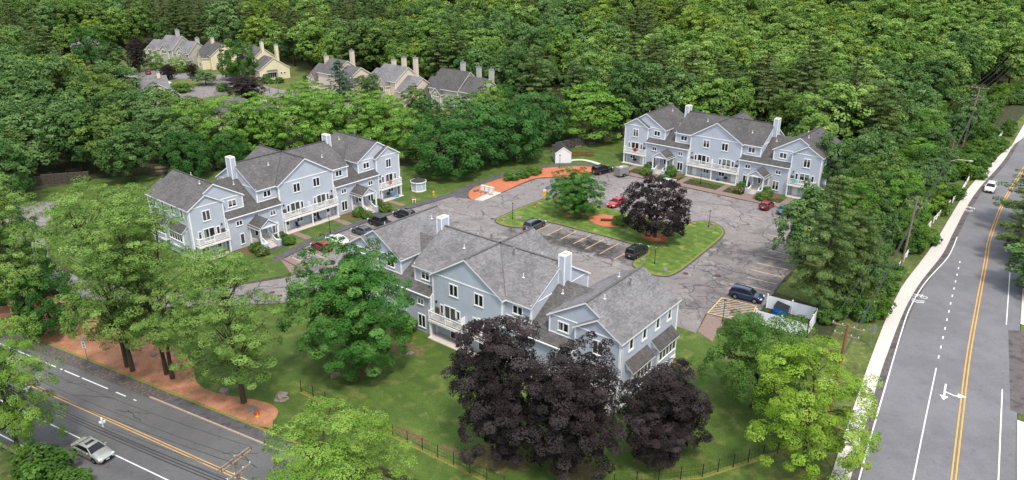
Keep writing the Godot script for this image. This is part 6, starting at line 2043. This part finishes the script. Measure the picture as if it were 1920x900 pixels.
# a pole with crossarms at the given heights; dir = direction along the line
func utility_pole(at: Vector2, h: float, lean: Vector3, arms: Array, dir: Vector2, wood: String, label: String) -> Array:
	var o := base("utility_pole", Vector3(at.x, 0, at.y))
	tag(o, label, "utility pole")
	var b := MB.new()
	var top := lean + Vector3(0, h, 0)
	b.tube(Vector3(0, -0.1, 0), top, 0.19, 0.13, 10)
	put("pole", b.mesh(), M[wood], o)
	var side := Vector3(-dir.y, 0, dir.x)
	var ends := []
	for a in arms:
		var c: Vector3 = lean * (a[0] / h) + Vector3(0, a[0], 0) + Vector3(dir.x, 0, dir.y) * 0.18
		b = MB.new()
		b.bar(c - side * a[1], c + side * a[1], 0.10, 0.13)
		if a.size() > 2: b.bar(c - side * a[1] - Vector3(dir.x, 0, dir.y) * 0.36, c + side * a[1] - Vector3(dir.x, 0, dir.y) * 0.36, 0.10, 0.13)
		for s in [-1.0, 1.0]: b.bar(c + side * s * a[1] * 0.45, c - Vector3(0, 0.55, 0), 0.03, 0.03)
		var arm := put("crossarm", b.mesh(), M.pole_wood, o)
		for s in [-0.92, -0.35, 0.35, 0.92]:
			b = MB.new()
			var e: Vector3 = c + side * s * a[1]
			b.lathe([Vector2(0.03, 0.06), Vector2(0.07, 0.1), Vector2(0.05, 0.16), Vector2(0.07, 0.2), Vector2(0.03, 0.28)], e, 8)
			put("insulator", b.mesh(), M.rust_red if a.size() > 2 else M.insulator, arm)
			ends.append(o.position + e + Vector3(0, 0.28, 0))
	return ends

func wire(p: Vector3, q: Vector3, sag: float, label: String, r := 0.028):
	var b := MB.new()
	sagging(b, p, q, sag, r)
	var o := put("power_line", b.mesh(), M.wire)
	tag(o, label, "cable", "overhead cables along the roads")

func build_furniture():
	# lamp posts
	lamp_post(0.1, -126.8, 0.13, 3.1, "dark lamp post at the island's left tip beside two rocks")
	lamp_post(34.8, -123.2, 0.13, 3.1, "dark lamp post at the island's right tip in a ring of stones")
	lamp_post(22.4, -107.2, 0.13, 3.1, "dark lamp post on the island beside the black boxy car")
	lamp_post(28.3, -88.6, 0.0, 3.3, "dark lamp post at the corner of the yellow hatched area")
	lamp_post(-31.4, -119.8, 0.0, 3.3, "dark lamp post on the small lawn before the left block")
	lamp_post(39.1, -148.1, 0.0, 2.9, "dark lamp post on the small lawn before the far block")
	lamp_post(10.5, -159.0, 0.1, 3.0, "dark lamp post in the mulch bed near the white shed")
	lamp_post(-78.5, -241.5, 0.0, 3.2, "left one of two thin lamp posts by the estate's mulch bed")
	lamp_post(-76.2, -243.2, 0.0, 3.2, "right one of two thin lamp posts by the estate's mulch bed")
	# rocks
	for q in [[-25.6, -70.4, 1.7, 1.3, 1.3, "large grey boulder at the end of the roadside mulch bed"], [-28.2, -68.2, 1.9, 0.5, 0.9, "flat grey rock in the mulch beside the fire hydrant"], [-32.4, -71.6, 1.5, 0.7, 1.0, "grey rock at the foot of the lone locust"], [-54.6, -83.4, 1.1, 0.5, 0.9, "dark rock in the mulch near the road sign"], [-44.0, -79.6, 0.9, 0.35, 0.7, "small flat stone in the mulch between the locusts"], [-18.8, -74.6, 1.2, 0.8, 0.9, "grey rock under the full green maple"], [-20.6, -75.0, 1.5, 0.6, 1.0, "flat rock under the full green maple, left of the round one"], [-16.6, -75.2, 0.8, 0.5, 0.7, "small rock under the full green maple, right of the round one"], [20.8, -108.6, 1.2, 0.6, 0.8, "pinkish rock on the island behind the near roof's tip"], [23.7, -104.8, 1.3, 0.55, 0.8, "grey-brown rock at the island's lower corner"], [-1.5, -126.4, 1.5, 0.5, 0.7, "dark flat rock at the foot of the island's left lamp post"], [1.2, -127.4, 1.9, 0.5, 1.0, "broken pale rocks right of the island's left lamp post"], [35.9, -124.4, 1.0, 0.5, 0.7, "grey rock at the island's right tip beyond the lamp post"], [32.6, -124.8, 0.9, 0.4, 0.6, "flat grey stone at the kerb left of the island's right lamp"], [-12.5, -80.1, 1.0, 0.35, 0.8, "pale flat stone at the edge of the bare patch beside the deck"], [4.0, -152.2, 0.9, 0.3, 0.6, "low stone between the shrubs of the mulch bed"], [-0.8, -147.6, 0.9, 0.25, 0.6, "flat stone in the mulch bed below the bright bushes"]]:
		rock(q[0], q[1], Vector3(q[2], q[3], q[4]), q[5], 0.13 if q[0] > -2 and q[1] < -100 and q[1] > -130 else 0.02)
	for i in 7:
		var a := TAU * i / 7
		rock(34.8 + cos(a) * 0.55, -123.2 + sin(a) * 0.55, Vector3(0.36, 0.26, 0.3), "small stone ringing the lamp post at the island's right tip", 0.13)
		get_child(-1).set_meta("group", "stones ringing the right island lamp post")
	# stump bench in the mulch circle
	var b := MB.new()
	b.tube(Vector3(-1.2, 0.22, 0), Vector3(1.2, 0.24, 0.1), 0.24, 0.22, 10)
	var lg := put("fallen_log", b.mesh(), M.bark)
	lg.position = Vector3(17.2, 0.15, -126.0)
	lg.rotation.y = -0.1
	tag(lg, "grey fallen log lying in the round mulch bed of the island", "log")
	# hydrants and signs
	hydrant(-27.3, -67.0, 0.03, "hydrant_yellow", "hydrant_red", "yellow fire hydrant with a red top in the roadside mulch")
	hydrant(4.3, -133.4, 0.13, "hydrant_yellow", "hydrant_red", "yellow and red fire hydrant on the island's upper edge")
	hydrant(-15.6, -140.5, 0.02, "hydrant_yellow", "hydrant_yellow", "yellow hydrant beside the small eight-sided shed")
	var o := base("warning_sign", Vector3(6.2, 0.13, -137.4), 0.3)
	tag(o, "small orange sign on a post at the island's upper edge", "road sign")
	b = MB.new()
	b.box(Vector3(0, 0.8, 0), Vector3(0.06, 1.6, 0.06))
	put("post", b.mesh(), M.vent_metal, o)
	b = MB.new()
	b.box(Vector3(0, 1.3, 0.05), Vector3(0.62, 0.9, 0.03))
	put("panel", b.mesh(), M.sign_yellow, o)
	b = MB.new()
	b.box(Vector3(0.05, 1.98, 0.05), Vector3(0.5, 0.42, 0.03))
	put("panel", b.mesh(), M.sign_white, o)
	speed_sign()
	o = base("road_sign", Vector3(45.3, 0, -82.4), 2.6)
	tag(o, "grey back of a small road sign on the verge behind the utility pole", "road sign")
	b = MB.new()
	b.box(Vector3(0, 1.4, 0), Vector3(0.06, 2.8, 0.06))
	put("post", b.mesh(), M.vent_metal, o)
	b = MB.new()
	b.box(Vector3(0, 2.4, 0.05), Vector3(0.75, 0.9, 0.03))
	put("panel", b.mesh(), M.vent_metal, o)
	# flower stand by the left block
	o = base("flower_stand", Vector3(-18.9, 0, -135.9), 0.3)
	tag(o, "small white stand with pink flowers beside the left block's walk", "flower stand")
	b = MB.new()
	for s in [-1.0, 1.0]:
		b.box(Vector3(s * 0.25, 0.35, 0), Vector3(0.07, 0.7, 0.4))
	b.box(Vector3(0, 0.7, 0), Vector3(0.7, 0.08, 0.5))
	put("stand", b.mesh(), M.white_trim, o)
	b = MB.new()
	for i in 9: b.lathe([Vector2(0.0, 0.0), Vector2(0.13, 0.08), Vector2(0.0, 0.2)], Vector3(rng.randf_range(-0.3, 0.3), 0.75 + rng.randf() * 0.15, rng.randf_range(-0.2, 0.2)), 7)
	put("flowers", b.mesh(), M.blossom, o)
	mailboxes()
	sheds()
	enclosure()
	fences()
	lines()
	porch_things()

func speed_sign():
	var o := base("speed_sign", Vector3(-51.2, 0.02, -77.9), -0.42)
	tag(o, "white speed limit sign on a post beside the avenue's worn pavement", "road sign")
	var b := MB.new()
	b.box(Vector3(0, 1.25, 0), Vector3(0.07, 2.5, 0.05))
	put("post", b.mesh(), M.vent_metal, o)
	b = MB.new()
	b.box(Vector3(0, 2.35, 0.045), Vector3(0.66, 0.86, 0.025))
	var p := put("panel", b.mesh(), M.sign_white, o)
	for q in [["SPEED", 2.66, 0.0052], ["LIMIT", 2.52, 0.0052], ["35", 2.2, 0.0125]]:
		var t := TextMesh.new()
		t.text = q[0]
		t.font_size = 26
		t.depth = 0.01
		t.pixel_size = q[2]
		var f := SystemFont.new()
		f.font_names = PackedStringArray(["Droid Sans"])
		f.font_weight = 700
		t.font = f
		var m := put("lettering", t, M.sign_black, p)
		m.position = Vector3(0, q[1], 0.062)

func mailboxes():
	var o := base("mailbox_cluster", Vector3(-4.9, 0.13, -140.6), atan2(0.55, 0.78) - 1.2)
	tag(o, "cluster of three cream mailbox units on legs beside the concrete pad", "mailboxes")
	for i in 3:
		var b := MB.new()
		var x := (i - 1) * 1.05
		b.box(Vector3(x, 1.18, 0), Vector3(0.86, 0.98, 0.5))
		b.box(Vector3(x, 1.69, 0), Vector3(0.92, 0.06, 0.58))
		var u := put("mailbox", b.mesh(), M.mailbox, o)
		b = MB.new()
		b.box(Vector3(x, 0.35, 0), Vector3(0.14, 0.7, 0.14))
		b.box(Vector3(x, 0.04, 0), Vector3(0.5, 0.06, 0.4))
		put("pedestal", b.mesh(), M.mailbox, u)
		b = MB.new()
		for r in 4:
			for c in 3: b.box(Vector3(x - 0.27 + 0.27 * c, 0.83 + 0.23 * r, 0.256), Vector3(0.235, 0.2, 0.012))
		put("mailbox_doors", b.mesh(), M.vent_white, u)
	o = base("stone_bench", Vector3(-7.2, 0.05, -142.6), 0.7)
	tag(o, "low grey bench beside the mailboxes in the mulch", "bench")
	var b := MB.new()
	b.box(Vector3(0, 0.42, 0), Vector3(1.3, 0.1, 0.42))
	put("seat", b.mesh(), M.rock, o)
	for s in [-1.0, 1.0]:
		b = MB.new()
		b.box(Vector3(s * 0.45, 0.19, 0), Vector3(0.14, 0.38, 0.36))
		put("leg", b.mesh(), M.rock, o)

# moves a thing's own origin to its base without moving its pieces
func settle(o: Node3D, at: Vector3):
	for c in o.get_children(): c.position -= at
	o.position = at

func sheds():
	var o := base("garden_shed", Vector3(11.3, 0, -165.2), 0.10)
	tag(o, "small white shed with a dark gabled roof behind the mulch bed", "shed")
	var w := MB.new()
	var r := MB.new()
	var t := MB.new()
	gable_walls(w, -1.75, 1.75, -2.1, 2.1, 0, 2.5, 3.75, 2)
	gable_roof(r, t, -1.75, 1.75, -2.1, 2.1, 2.5, 3.75, 2, 0.15, 0.12)
	for s in [-1.0, 1.0]:
		for e in [-1.0, 1.0]: t.box(Vector3(s * 1.74, 1.2, e * 2.09), Vector3(0.12, 2.4, 0.12))
	var wall := put("wall", w.mesh(), M.siding_blue, o)
	wall.material_override = M.vinyl_white
	put("roof", r.mesh(), M.shed_roof, o)
	put("trim", t.mesh(), M.white_trim, o)
	# eight-sided shed at the end of the left block
	o = base("octagonal_shed", Vector3(-18.9, 0, -143.6), 0.2)
	tag(o, "small eight-sided grey-blue shed with a dark roof beside the left block", "shed")
	w = MB.new()
	t = MB.new()
	r = MB.new()
	for i in 8:
		var a := TAU * (i + 0.5) / 8
		var c := TAU * (i + 1.5) / 8
		var p := Vector3(cos(a) * 1.5, 0, sin(a) * 1.5)
		var q := Vector3(cos(c) * 1.5, 0, sin(c) * 1.5)
		w.poly([p, q, q + Vector3(0, 1.85, 0), p + Vector3(0, 1.85, 0)], p + q)
		t.tube(p, p + Vector3(0, 1.85, 0), 0.07, 0.07, 6)
		t.bar(p * 1.08 + Vector3(0, 1.88, 0), q * 1.08 + Vector3(0, 1.88, 0), 0.14, 0.2)
		t.bar(p * 1.02 + Vector3(0, 0.1, 0), q * 1.02 + Vector3(0, 0.1, 0), 0.08, 0.2)
		r.poly([p * 1.1 + Vector3(0, 1.96, 0), q * 1.1 + Vector3(0, 1.96, 0), Vector3(0, 2.7, 0)], p + q + Vector3(0, 3, 0))
	put("wall", w.mesh(), M.siding_blue, o)
	put("roof", r.mesh(), M.shed_roof, o)
	put("trim", t.mesh(), M.white_trim, o)

func enclosure():
	# white vinyl screens round the bins: pieces butt at the posts
	var o := base("bin_enclosure", Vector3.ZERO)
	tag(o, "white vinyl screen enclosure round the bins under the large pine", "enclosure")
	for q in [[32.5, -88.2, 38.0, -84.4], [35.4, -92.6, 40.9, -88.8], [40.9, -88.8, 38.0, -84.4]]:
		var a := Vector3(q[0], 0.02, q[1])
		var c := Vector3(q[2], 0.02, q[3])
		var n := maxi(2, int(a.distance_to(c) / 2.3))
		for i in n + 1:
			var b := MB.new()
			var p := a.lerp(c, float(i) / n)
			b.box(p + Vector3(0, 1.05, 0), Vector3(0.14, 2.1, 0.14))
			b.box(p + Vector3(0, 2.13, 0), Vector3(0.2, 0.06, 0.2))
			put("post", b.mesh(), M.vinyl_white, o)
			if i < n:
				var d := a.lerp(c, float(i + 1) / n)
				b = MB.new()
				b.bar(p + Vector3(0, 1.0, 0), d + Vector3(0, 1.0, 0), 0.05, 1.85)
				put("panel", b.mesh(), M.vinyl_white, o)
	settle(o, Vector3(36.7, 0, -88.5))
	o = base("refuse_bin", Vector3(36.6, 0.02, -90.4), 0.98)
	tag(o, "blue metal refuse bin standing in the opening of the white screens", "bin")
	var b := MB.new()
	b.poly([Vector3(-0.95, 0.15, 0.8), Vector3(0.95, 0.15, 0.8), Vector3(0.95, 1.25, 0.95), Vector3(-0.95, 1.25, 0.95)], Vector3.BACK)
	b.poly([Vector3(-0.95, 0.15, -0.8), Vector3(0.95, 0.15, -0.8), Vector3(0.95, 1.6, -0.8), Vector3(-0.95, 1.6, -0.8)], Vector3.FORWARD)
	for s in [-1.0, 1.0]:
		b.poly([Vector3(s * 0.95, 0.15, -0.8), Vector3(s * 0.95, 0.15, 0.8), Vector3(s * 0.95, 1.25, 0.95), Vector3(s * 0.95, 1.6, -0.8)], Vector3(s, 0, 0))
		b.box(Vector3(s * 1.0, 0.9, 0), Vector3(0.1, 0.2, 1.2))
	b.box(Vector3(0, 0.15, 0), Vector3(1.9, 0.06, 1.6))
	put("body", b.mesh(), M.bin_blue, o)
	b = MB.new()
	b.poly([Vector3(-0.97, 1.28, 0.97), Vector3(0.97, 1.28, 0.97), Vector3(0.97, 1.63, -0.82), Vector3(-0.97, 1.63, -0.82)], Vector3.UP)
	put("lid", b.mesh(), M.black_plastic, o)

func fences():
	# black wire fence round the lawn: each post a part, wires in between
	var o := base("wire_fence", Vector3.ZERO)
	tag(o, "low black wire fence along the lawn above the avenue and the corner", "fence")
	for run in [[-23.8, -71.7, 1.0, -54.6, 15], [1.0, -54.6, 18.3, -57.6, 8], [18.3, -57.6, 30.0, -62.6, 7]]:
		var a := Vector3(run[0], 0, run[1])
		var c := Vector3(run[2], 0, run[3])
		for i in int(run[4]) + (1 if run[2] > 20 else 0):
			var b := MB.new()
			b.box(a.lerp(c, float(i) / run[4]) + Vector3(0, 0.78, 0), Vector3(0.07, 1.56, 0.07))
			put("post", b.mesh(), M.black_metal, o)
		var m := MB.new()
		for y in [0.1, 0.5, 0.9, 1.3, 1.5]: m.bar(a + Vector3(0, y, 0), c + Vector3(0, y, 0), 0.012, 0.012)
		var n := int(a.distance_to(c) / 0.4)
		for i in n: m.bar(a.lerp(c, float(i) / n) + Vector3(0, 0.1, 0), a.lerp(c, float(i) / n) + Vector3(0, 1.5, 0), 0.008, 0.008, Vector3.RIGHT)
		put("wire_mesh", m.mesh(), M.black_metal, o).set_meta("kind", "stuff")
		m = MB.new()
		stripe(m, PackedVector2Array([Vector2(a.x, a.z), Vector2(c.x, c.z)]), 0.5, 0.012)
		struct("dry_grass_edge", m.mesh(), M.dead_grass)
	settle(o, Vector3(1.0, 0, -54.6))
	# white rail fence along the curving road
	o = base("rail_fence", Vector3.ZERO)
	tag(o, "white two-rail fence between the thicket and the verge of the curving road", "fence")
	var p := smooth(V2([59.2, -104.6, 66.0, -113.6, 73.4, -122.8, 81.4, -132.4, 89.6, -141.9, 100.6, -156.6, 112.2, -171.3, 130.9, -194.7]))
	p = resampled(p, 48)
	for i in p.size():
		var b := MB.new()
		b.box(Vector3(p[i].x, 0.6, p[i].y), Vector3(0.16, 1.2, 0.16))
		put("post", b.mesh(), M.white_trim, o)
		if i % 3 == 1 or i == p.size() - 1: continue
		for y in [0.5, 1.0]:
			b = MB.new()
			b.bar(Vector3(p[i].x, y, p[i].y), Vector3(p[i + 1].x, y, p[i + 1].y), 0.06, 0.15)
			put("rail", b.mesh(), M.white_trim, o)
	settle(o, Vector3(p[24].x, 0, p[24].y))
	# retaining walls of stacked timber and stone
	for q in [["retaining_wall", 9.5, -171.6, 30.0, -188.6, 2.2, "grey stone retaining wall climbing beside the far block's lawn"], ["retaining_wall", -98.0, -146.0, -88.0, -148.8, 2.0, "weathered timber retaining wall at the back of the left lawn"], ["retaining_wall", -76.0, -152.6, -60.0, -158.6, 2.2, "dark timber retaining wall behind the left block"]]:
		o = base(q[0], Vector3.ZERO)
		tag(o, q[6], "retaining wall")
		var a := Vector3(q[1], 0, q[2])
		var c := Vector3(q[3], 0, q[4])
		var n := int(a.distance_to(c) / 2.4)
		for row in 6:
			for i in n:
				var b := MB.new()
				var u := (i + (0.5 if row % 2 else 0.0)) / n
				var v := minf((i + 1.0 + (0.5 if row % 2 else 0.0)) / n, 1.0) - 0.012
				var h: float = q[5] / 6.0
				var inset := Vector3(-(c - a).z, 0, (c - a).x).normalized() * (0.06 * row + rng.randf_range(-0.02, 0.02))
				b.bar(a.lerp(c, u) + Vector3(0, h * (row + 0.5), 0) - inset, a.lerp(c, v) + Vector3(0, h * (row + 0.5), 0) - inset, 0.4, h - 0.03)
				put("timber", b.mesh(), M.stone_wall if row % 2 else M.pole_wood if rng.randf() < 0.25 else M.stone_wall, o)
		settle(o, (a + c) * 0.5)
	# low red-brown fence by the shed
	o = base("picket_fence", Vector3(14.0, 0, -168.6), 0.0)
	tag(o, "low red-brown fence to the right of the white shed", "fence")
	var b := MB.new()
	for y in [0.35, 0.95]:
		b = MB.new()
		b.box(Vector3(2.4, y, 0.05), Vector3(5.0, 0.1, 0.06))
		put("rail", b.mesh(), M.red_fence, o)
	for i in 17:
		b = MB.new()
		b.box(Vector3(i * 0.3, 0.6, 0), Vector3(0.14, 1.2, 0.03))
		put("picket", b.mesh(), M.red_fence, o)
	# dark fence panel beside the cream house
	o = base("board_fence", Vector3(-74.0, 0, -272.5), -0.5)
	tag(o, "dark red board fence panel beside the cream house", "fence")
	for i in 16:
		b = MB.new()
		b.box(Vector3(i * 0.26, 0.95, 0), Vector3(0.24, 1.9, 0.05))
		put("board", b.mesh(), M.red_fence, o)

func lines():
	var d := Vector2(0.61, -0.79)
	var e1 := utility_pole(Vector2(34.0, -66.8), 11.6, Vector3(0.1, 0, 0), [[11.2, 1.6], [10.2, 1.25]], d, "pole_brown", "brown utility pole with two crossarms rising above the yellow-green tree")
	var e2 := utility_pole(Vector2(59.6, -104.4), 12.3, Vector3(0.35, 0, -0.2), [[11.4, 1.6], [10.6, 0.9]], d, "pole_wood", "grey utility pole standing at the lower end of the rail fence")
	var e3 := utility_pole(Vector2(84.6, -140.6), 11.6, Vector3(0.8, 0, -0.3), [[8.2, 1.5]], d, "pole_brown", "leaning utility pole with a street light arm at the bend")
	var e4 := utility_pole(Vector2(110.8, -179.0), 14.4, Vector3(1.2, 0, -0.5), [[14.1, 1.9], [12.2, 1.3], [11.4, 1.1]], d, "pole_wood", "farthest utility pole with three crossarms at the wood's edge")
	var e5 := utility_pole(Vector2(-21.0, -46.2), 11.4, Vector3.ZERO, [[11.0, 1.6, 1], [9.9, 1.2]], ROAD_DIR, "pole_wood", "top of a utility pole with paired crossarms at the bottom edge")
	# street light on the leaning pole
	var o := base("street_light", Vector3(85.1, 7.2, -140.8))
	tag(o, "curved street light arm fixed to the leaning utility pole", "street light")
	var b := MB.new()
	b.tube(Vector3.ZERO, Vector3(1.6, 0.55, 0.6), 0.05, 0.05, 7)
	b.tube(Vector3(1.6, 0.55, 0.6), Vector3(3.3, 0.5, 1.2), 0.05, 0.04, 7)
	put("arm", b.mesh(), M.insulator, o)
	b = MB.new()
	b.box(Vector3(3.6, 0.46, 1.3), Vector3(0.7, 0.14, 0.3), Basis(Vector3.UP, -0.35))
	put("lamp_head", b.mesh(), M.insulator, o)
	var far := Vector3(34, 0, -42)
	var over := Vector3(22, 11.2, -34)
	var names_ := ["outer", "second", "third", "inner"]
	for i in 4:
		wire(e1[i], e2[i], 0.7, "upper cable between the brown pole and the rail fence pole")
		wire(e2[i], e4[i] - Vector3(0, 2.2, 0), 2.2, "upper cable from the rail fence pole to the farthest pole")
		wire(e4[i], e4[i] + far * 0 + Vector3(38, 0.5, -48), 0.9, "upper cable leaving the picture beyond the farthest pole")
	for i in 2:
		wire(Vector3(34.1, 7.9 - 0.5 * i, -66.8), Vector3(59.7, 8.2 - 0.5 * i, -104.4), 0.5, "thick lower cable between the brown pole and the rail fence pole", 0.042)
		wire(Vector3(59.7, 8.2 - 0.5 * i, -104.4), Vector3(85.0, 7.9 - 0.5 * i, -140.6), 0.6, "thick lower cable between the rail fence pole and the leaning pole", 0.042)
		wire(Vector3(85.0, 7.9 - 0.5 * i, -140.6), Vector3(111.6, 9.4 - 0.5 * i, -179.0), 0.6, "thick lower cable between the leaning pole and the farthest pole", 0.042)
		wire(Vector3(111.6, 9.4 - 0.5 * i, -179.0), Vector3(160, 10.0 - 0.5 * i, -222), 0.9, "thick lower cable leaving the picture beyond the farthest pole", 0.042)
	var back := Vector3(-ROAD_DIR.x, 0, -ROAD_DIR.y) * 46.0
	for i in 8:
		if i in [1, 6]: continue
		wire(e5[i], e5[i] + back + Vector3(0, -0.5, 0), 1.0, "thin cable strung above the avenue", 0.02)
	for k in 3: wire(Vector3(-21.0, 8.6 - 0.35 * k, -46.2), Vector3(-21.0, 8.4 - 0.35 * k, -46.2) + back, 0.6, "thick dark cable bundle above the avenue", 0.045)
	for k in 2:
		b = MB.new()
		var c := Vector3(-21.0, 9.3, -46.2) + back * (0.36 + 0.24 * k)
		b.box(c + Vector3(0, -0.6, 0), Vector3(0.12, 0.7, 0.5), Basis(Vector3.UP, 0.5))
		b.box(c + Vector3(0, -0.6, 0), Vector3(0.5, 0.12, 0.3), Basis(Vector3.UP, 0.5))
		var sp := put("cable_spacer", b.mesh(), M.insulator)
		tag(sp, "white spacer clamp on the cables, %s the silver car" % ("above and right of" if k == 0 else "up the avenue from"), "cable spacer")

func porch_things():
	# furniture on the patios of the left and far blocks, in each block's own axes
	var f := {"l": Transform3D(Basis(Vector3.UP, deg_to_rad(50.5)), Vector3(-41.0, 0, -128.5)), "r": Transform3D(Basis(Vector3.UP, deg_to_rad(-38.5)), Vector3(46.4, 0, -156.5))}
	for q in [["l", 0.9, 6.6, "left one of two dark folding chairs on the left block's patio"], ["l", 2.0, 6.6, "right one of two dark folding chairs on the left block's patio"], ["l", -2.6, 6.6, "dark chair below the deck of the left block, under the window"]]:
		var p: Vector3 = f[q[0]] * Vector3(q[1], 0.1, q[2])
		var o := base("garden_chair", p, deg_to_rad(50.5))
		tag(o, q[3], "chair")
		var b := MB.new()
		b.box(Vector3(0, 0.42, 0), Vector3(0.5, 0.05, 0.5))
		put("seat", b.mesh(), M.black_plastic, o)
		b = MB.new()
		b.bar(Vector3(0, 0.42, -0.25), Vector3(0, 1.0, -0.5), 0.5, 0.05, Vector3.BACK)
		put("backrest", b.mesh(), M.black_plastic, o)
		for s in [-1.0, 1.0]:
			for e in [-1.0, 1.0]:
				b = MB.new()
				b.bar(Vector3(s * 0.23, 0.42, e * 0.2), Vector3(s * 0.23, 0, -e * 0.24), 0.03, 0.03)
				put("leg", b.mesh(), M.black_metal, o)
	f["n"] = Transform3D(Basis(Vector3.UP, deg_to_rad(-38.45)), Vector3(-1.48, 0, -86.6))
	for q in [["l", -1.3, "grey chair on the left block's long deck, beside the white screen"], ["l", 4.6, "grey chair at the right end of the left block's long deck"], ["r", -3.4, "grey chair on the far block's long deck, left of the white screen"], ["r", 0.9, "grey chair on the far block's long deck, right of the white screen"], ["r", 19.6, "grey chair on the right end deck of the far block"], ["n", -3.9, "grey chair on the near block's back deck"], ["n", -1.6, "grey chair on the near block's back deck close to the white screen"]]:
		var o := base("deck_chair", f[q[0]] * Vector3(q[1], ZD, 6.95), deg_to_rad({"l": 50.5, "r": -38.5, "n": -38.45}[q[0]]) + rng.randf_range(-0.6, 0.6))
		tag(o, q[2], "chair")
		var b := MB.new()
		b.box(Vector3(0, 0.42, 0), Vector3(0.52, 0.06, 0.5))
		put("seat", b.mesh(), M.vent_metal, o)
		b = MB.new()
		b.bar(Vector3(0, 0.42, -0.24), Vector3(0, 0.95, -0.36), 0.52, 0.05, Vector3.BACK)
		put("backrest", b.mesh(), M.vent_metal, o)
		for s in [-1.0, 1.0]:
			for e in [-1.0, 1.0]:
				b = MB.new()
				b.bar(Vector3(s * 0.23, 0.42, e * 0.2), Vector3(s * 0.23, 0, e * 0.22), 0.035, 0.035)
				put("leg", b.mesh(), M.vent_metal, o)
	for q in [["l", 18.4, 6.7, "black kettle grill under the right end deck of the left block"], ["r", -18.6, 6.8, "black kettle grill under the left end deck of the far block"], ["r", 3.0, 6.8, "dark wheeled grill with green cover under the far block's deck"]]:
		var o := base("grill", f[q[0]] * Vector3(q[1], 0.1, q[2]), deg_to_rad(20))
		tag(o, q[3], "grill")
		var b := MB.new()
		b.lathe([Vector2(0.0, 0.6), Vector2(0.32, 0.68), Vector2(0.42, 0.86), Vector2(0.40, 1.0), Vector2(0.25, 1.16), Vector2(0.0, 1.2)], Vector3.ZERO, 12)
		put("bowl", b.mesh(), M.black_plastic, o)
		for i in 3:
			b = MB.new()
			b.tube(Vector3(cos(i * 2.1) * 0.2, 0.66, sin(i * 2.1) * 0.2), Vector3(cos(i * 2.1) * 0.4, 0, sin(i * 2.1) * 0.4), 0.02, 0.02, 6)
			put("leg", b.mesh(), M.black_metal, o)
	for q in [["l", 19.8, 7.0, "paddling_pool", "shallow pale blue paddling pool on the left block's end patio"], ["r", 1.4, 6.9, "storage_tub", "blue plastic tub on the far block's patio"]]:
		var o := base(q[3], f[q[0]] * Vector3(q[1], 0.1, q[2]))
		tag(o, q[4], "tub")
		var b := MB.new()
		var r := 0.8 if q[0] == "l" else 0.36
		b.lathe([Vector2(r * 0.9, 0), Vector2(r, 0.3), Vector2(r * 0.94, 0.32), Vector2(r * 0.88, 0.08), Vector2(0, 0.06)], Vector3.ZERO, 16)
		put("tub_wall", b.mesh(), paint("plastic_pale_blue", Color8(120, 170, 205)) if q[0] == "l" else M.bin_blue, o)
	# pink towel over the left block's end rail, red cloth on the far block's
	for q in [["l", 18.3, 7.52, "pink towel hung over the end deck rail of the left block", "blossom"], ["r", -18.3, 7.52, "red cloth hung over the end deck rail of the far block", "hydrant_red"], ["r", 17.2, 7.52, "turquoise towel hung over the right end deck rail of the far block", "teal_cloth"]]:
		if q[4] == "teal_cloth": mat("teal_cloth", Color8(110, 190, 190), 0.9)
		var b := MB.new()
		b.box(Vector3(0, 0, 0), Vector3(0.7, 0.75, 0.03))
		b.box(Vector3(0, 0.37, -0.07), Vector3(0.7, 0.03, 0.17))
		var o := put("towel", b.mesh(), M[q[4]])
		o.transform = Transform3D(f[q[0]].basis, f[q[0]] * Vector3(q[1], ZD + 0.72, q[2]))
		tag(o, q[3], "towel")
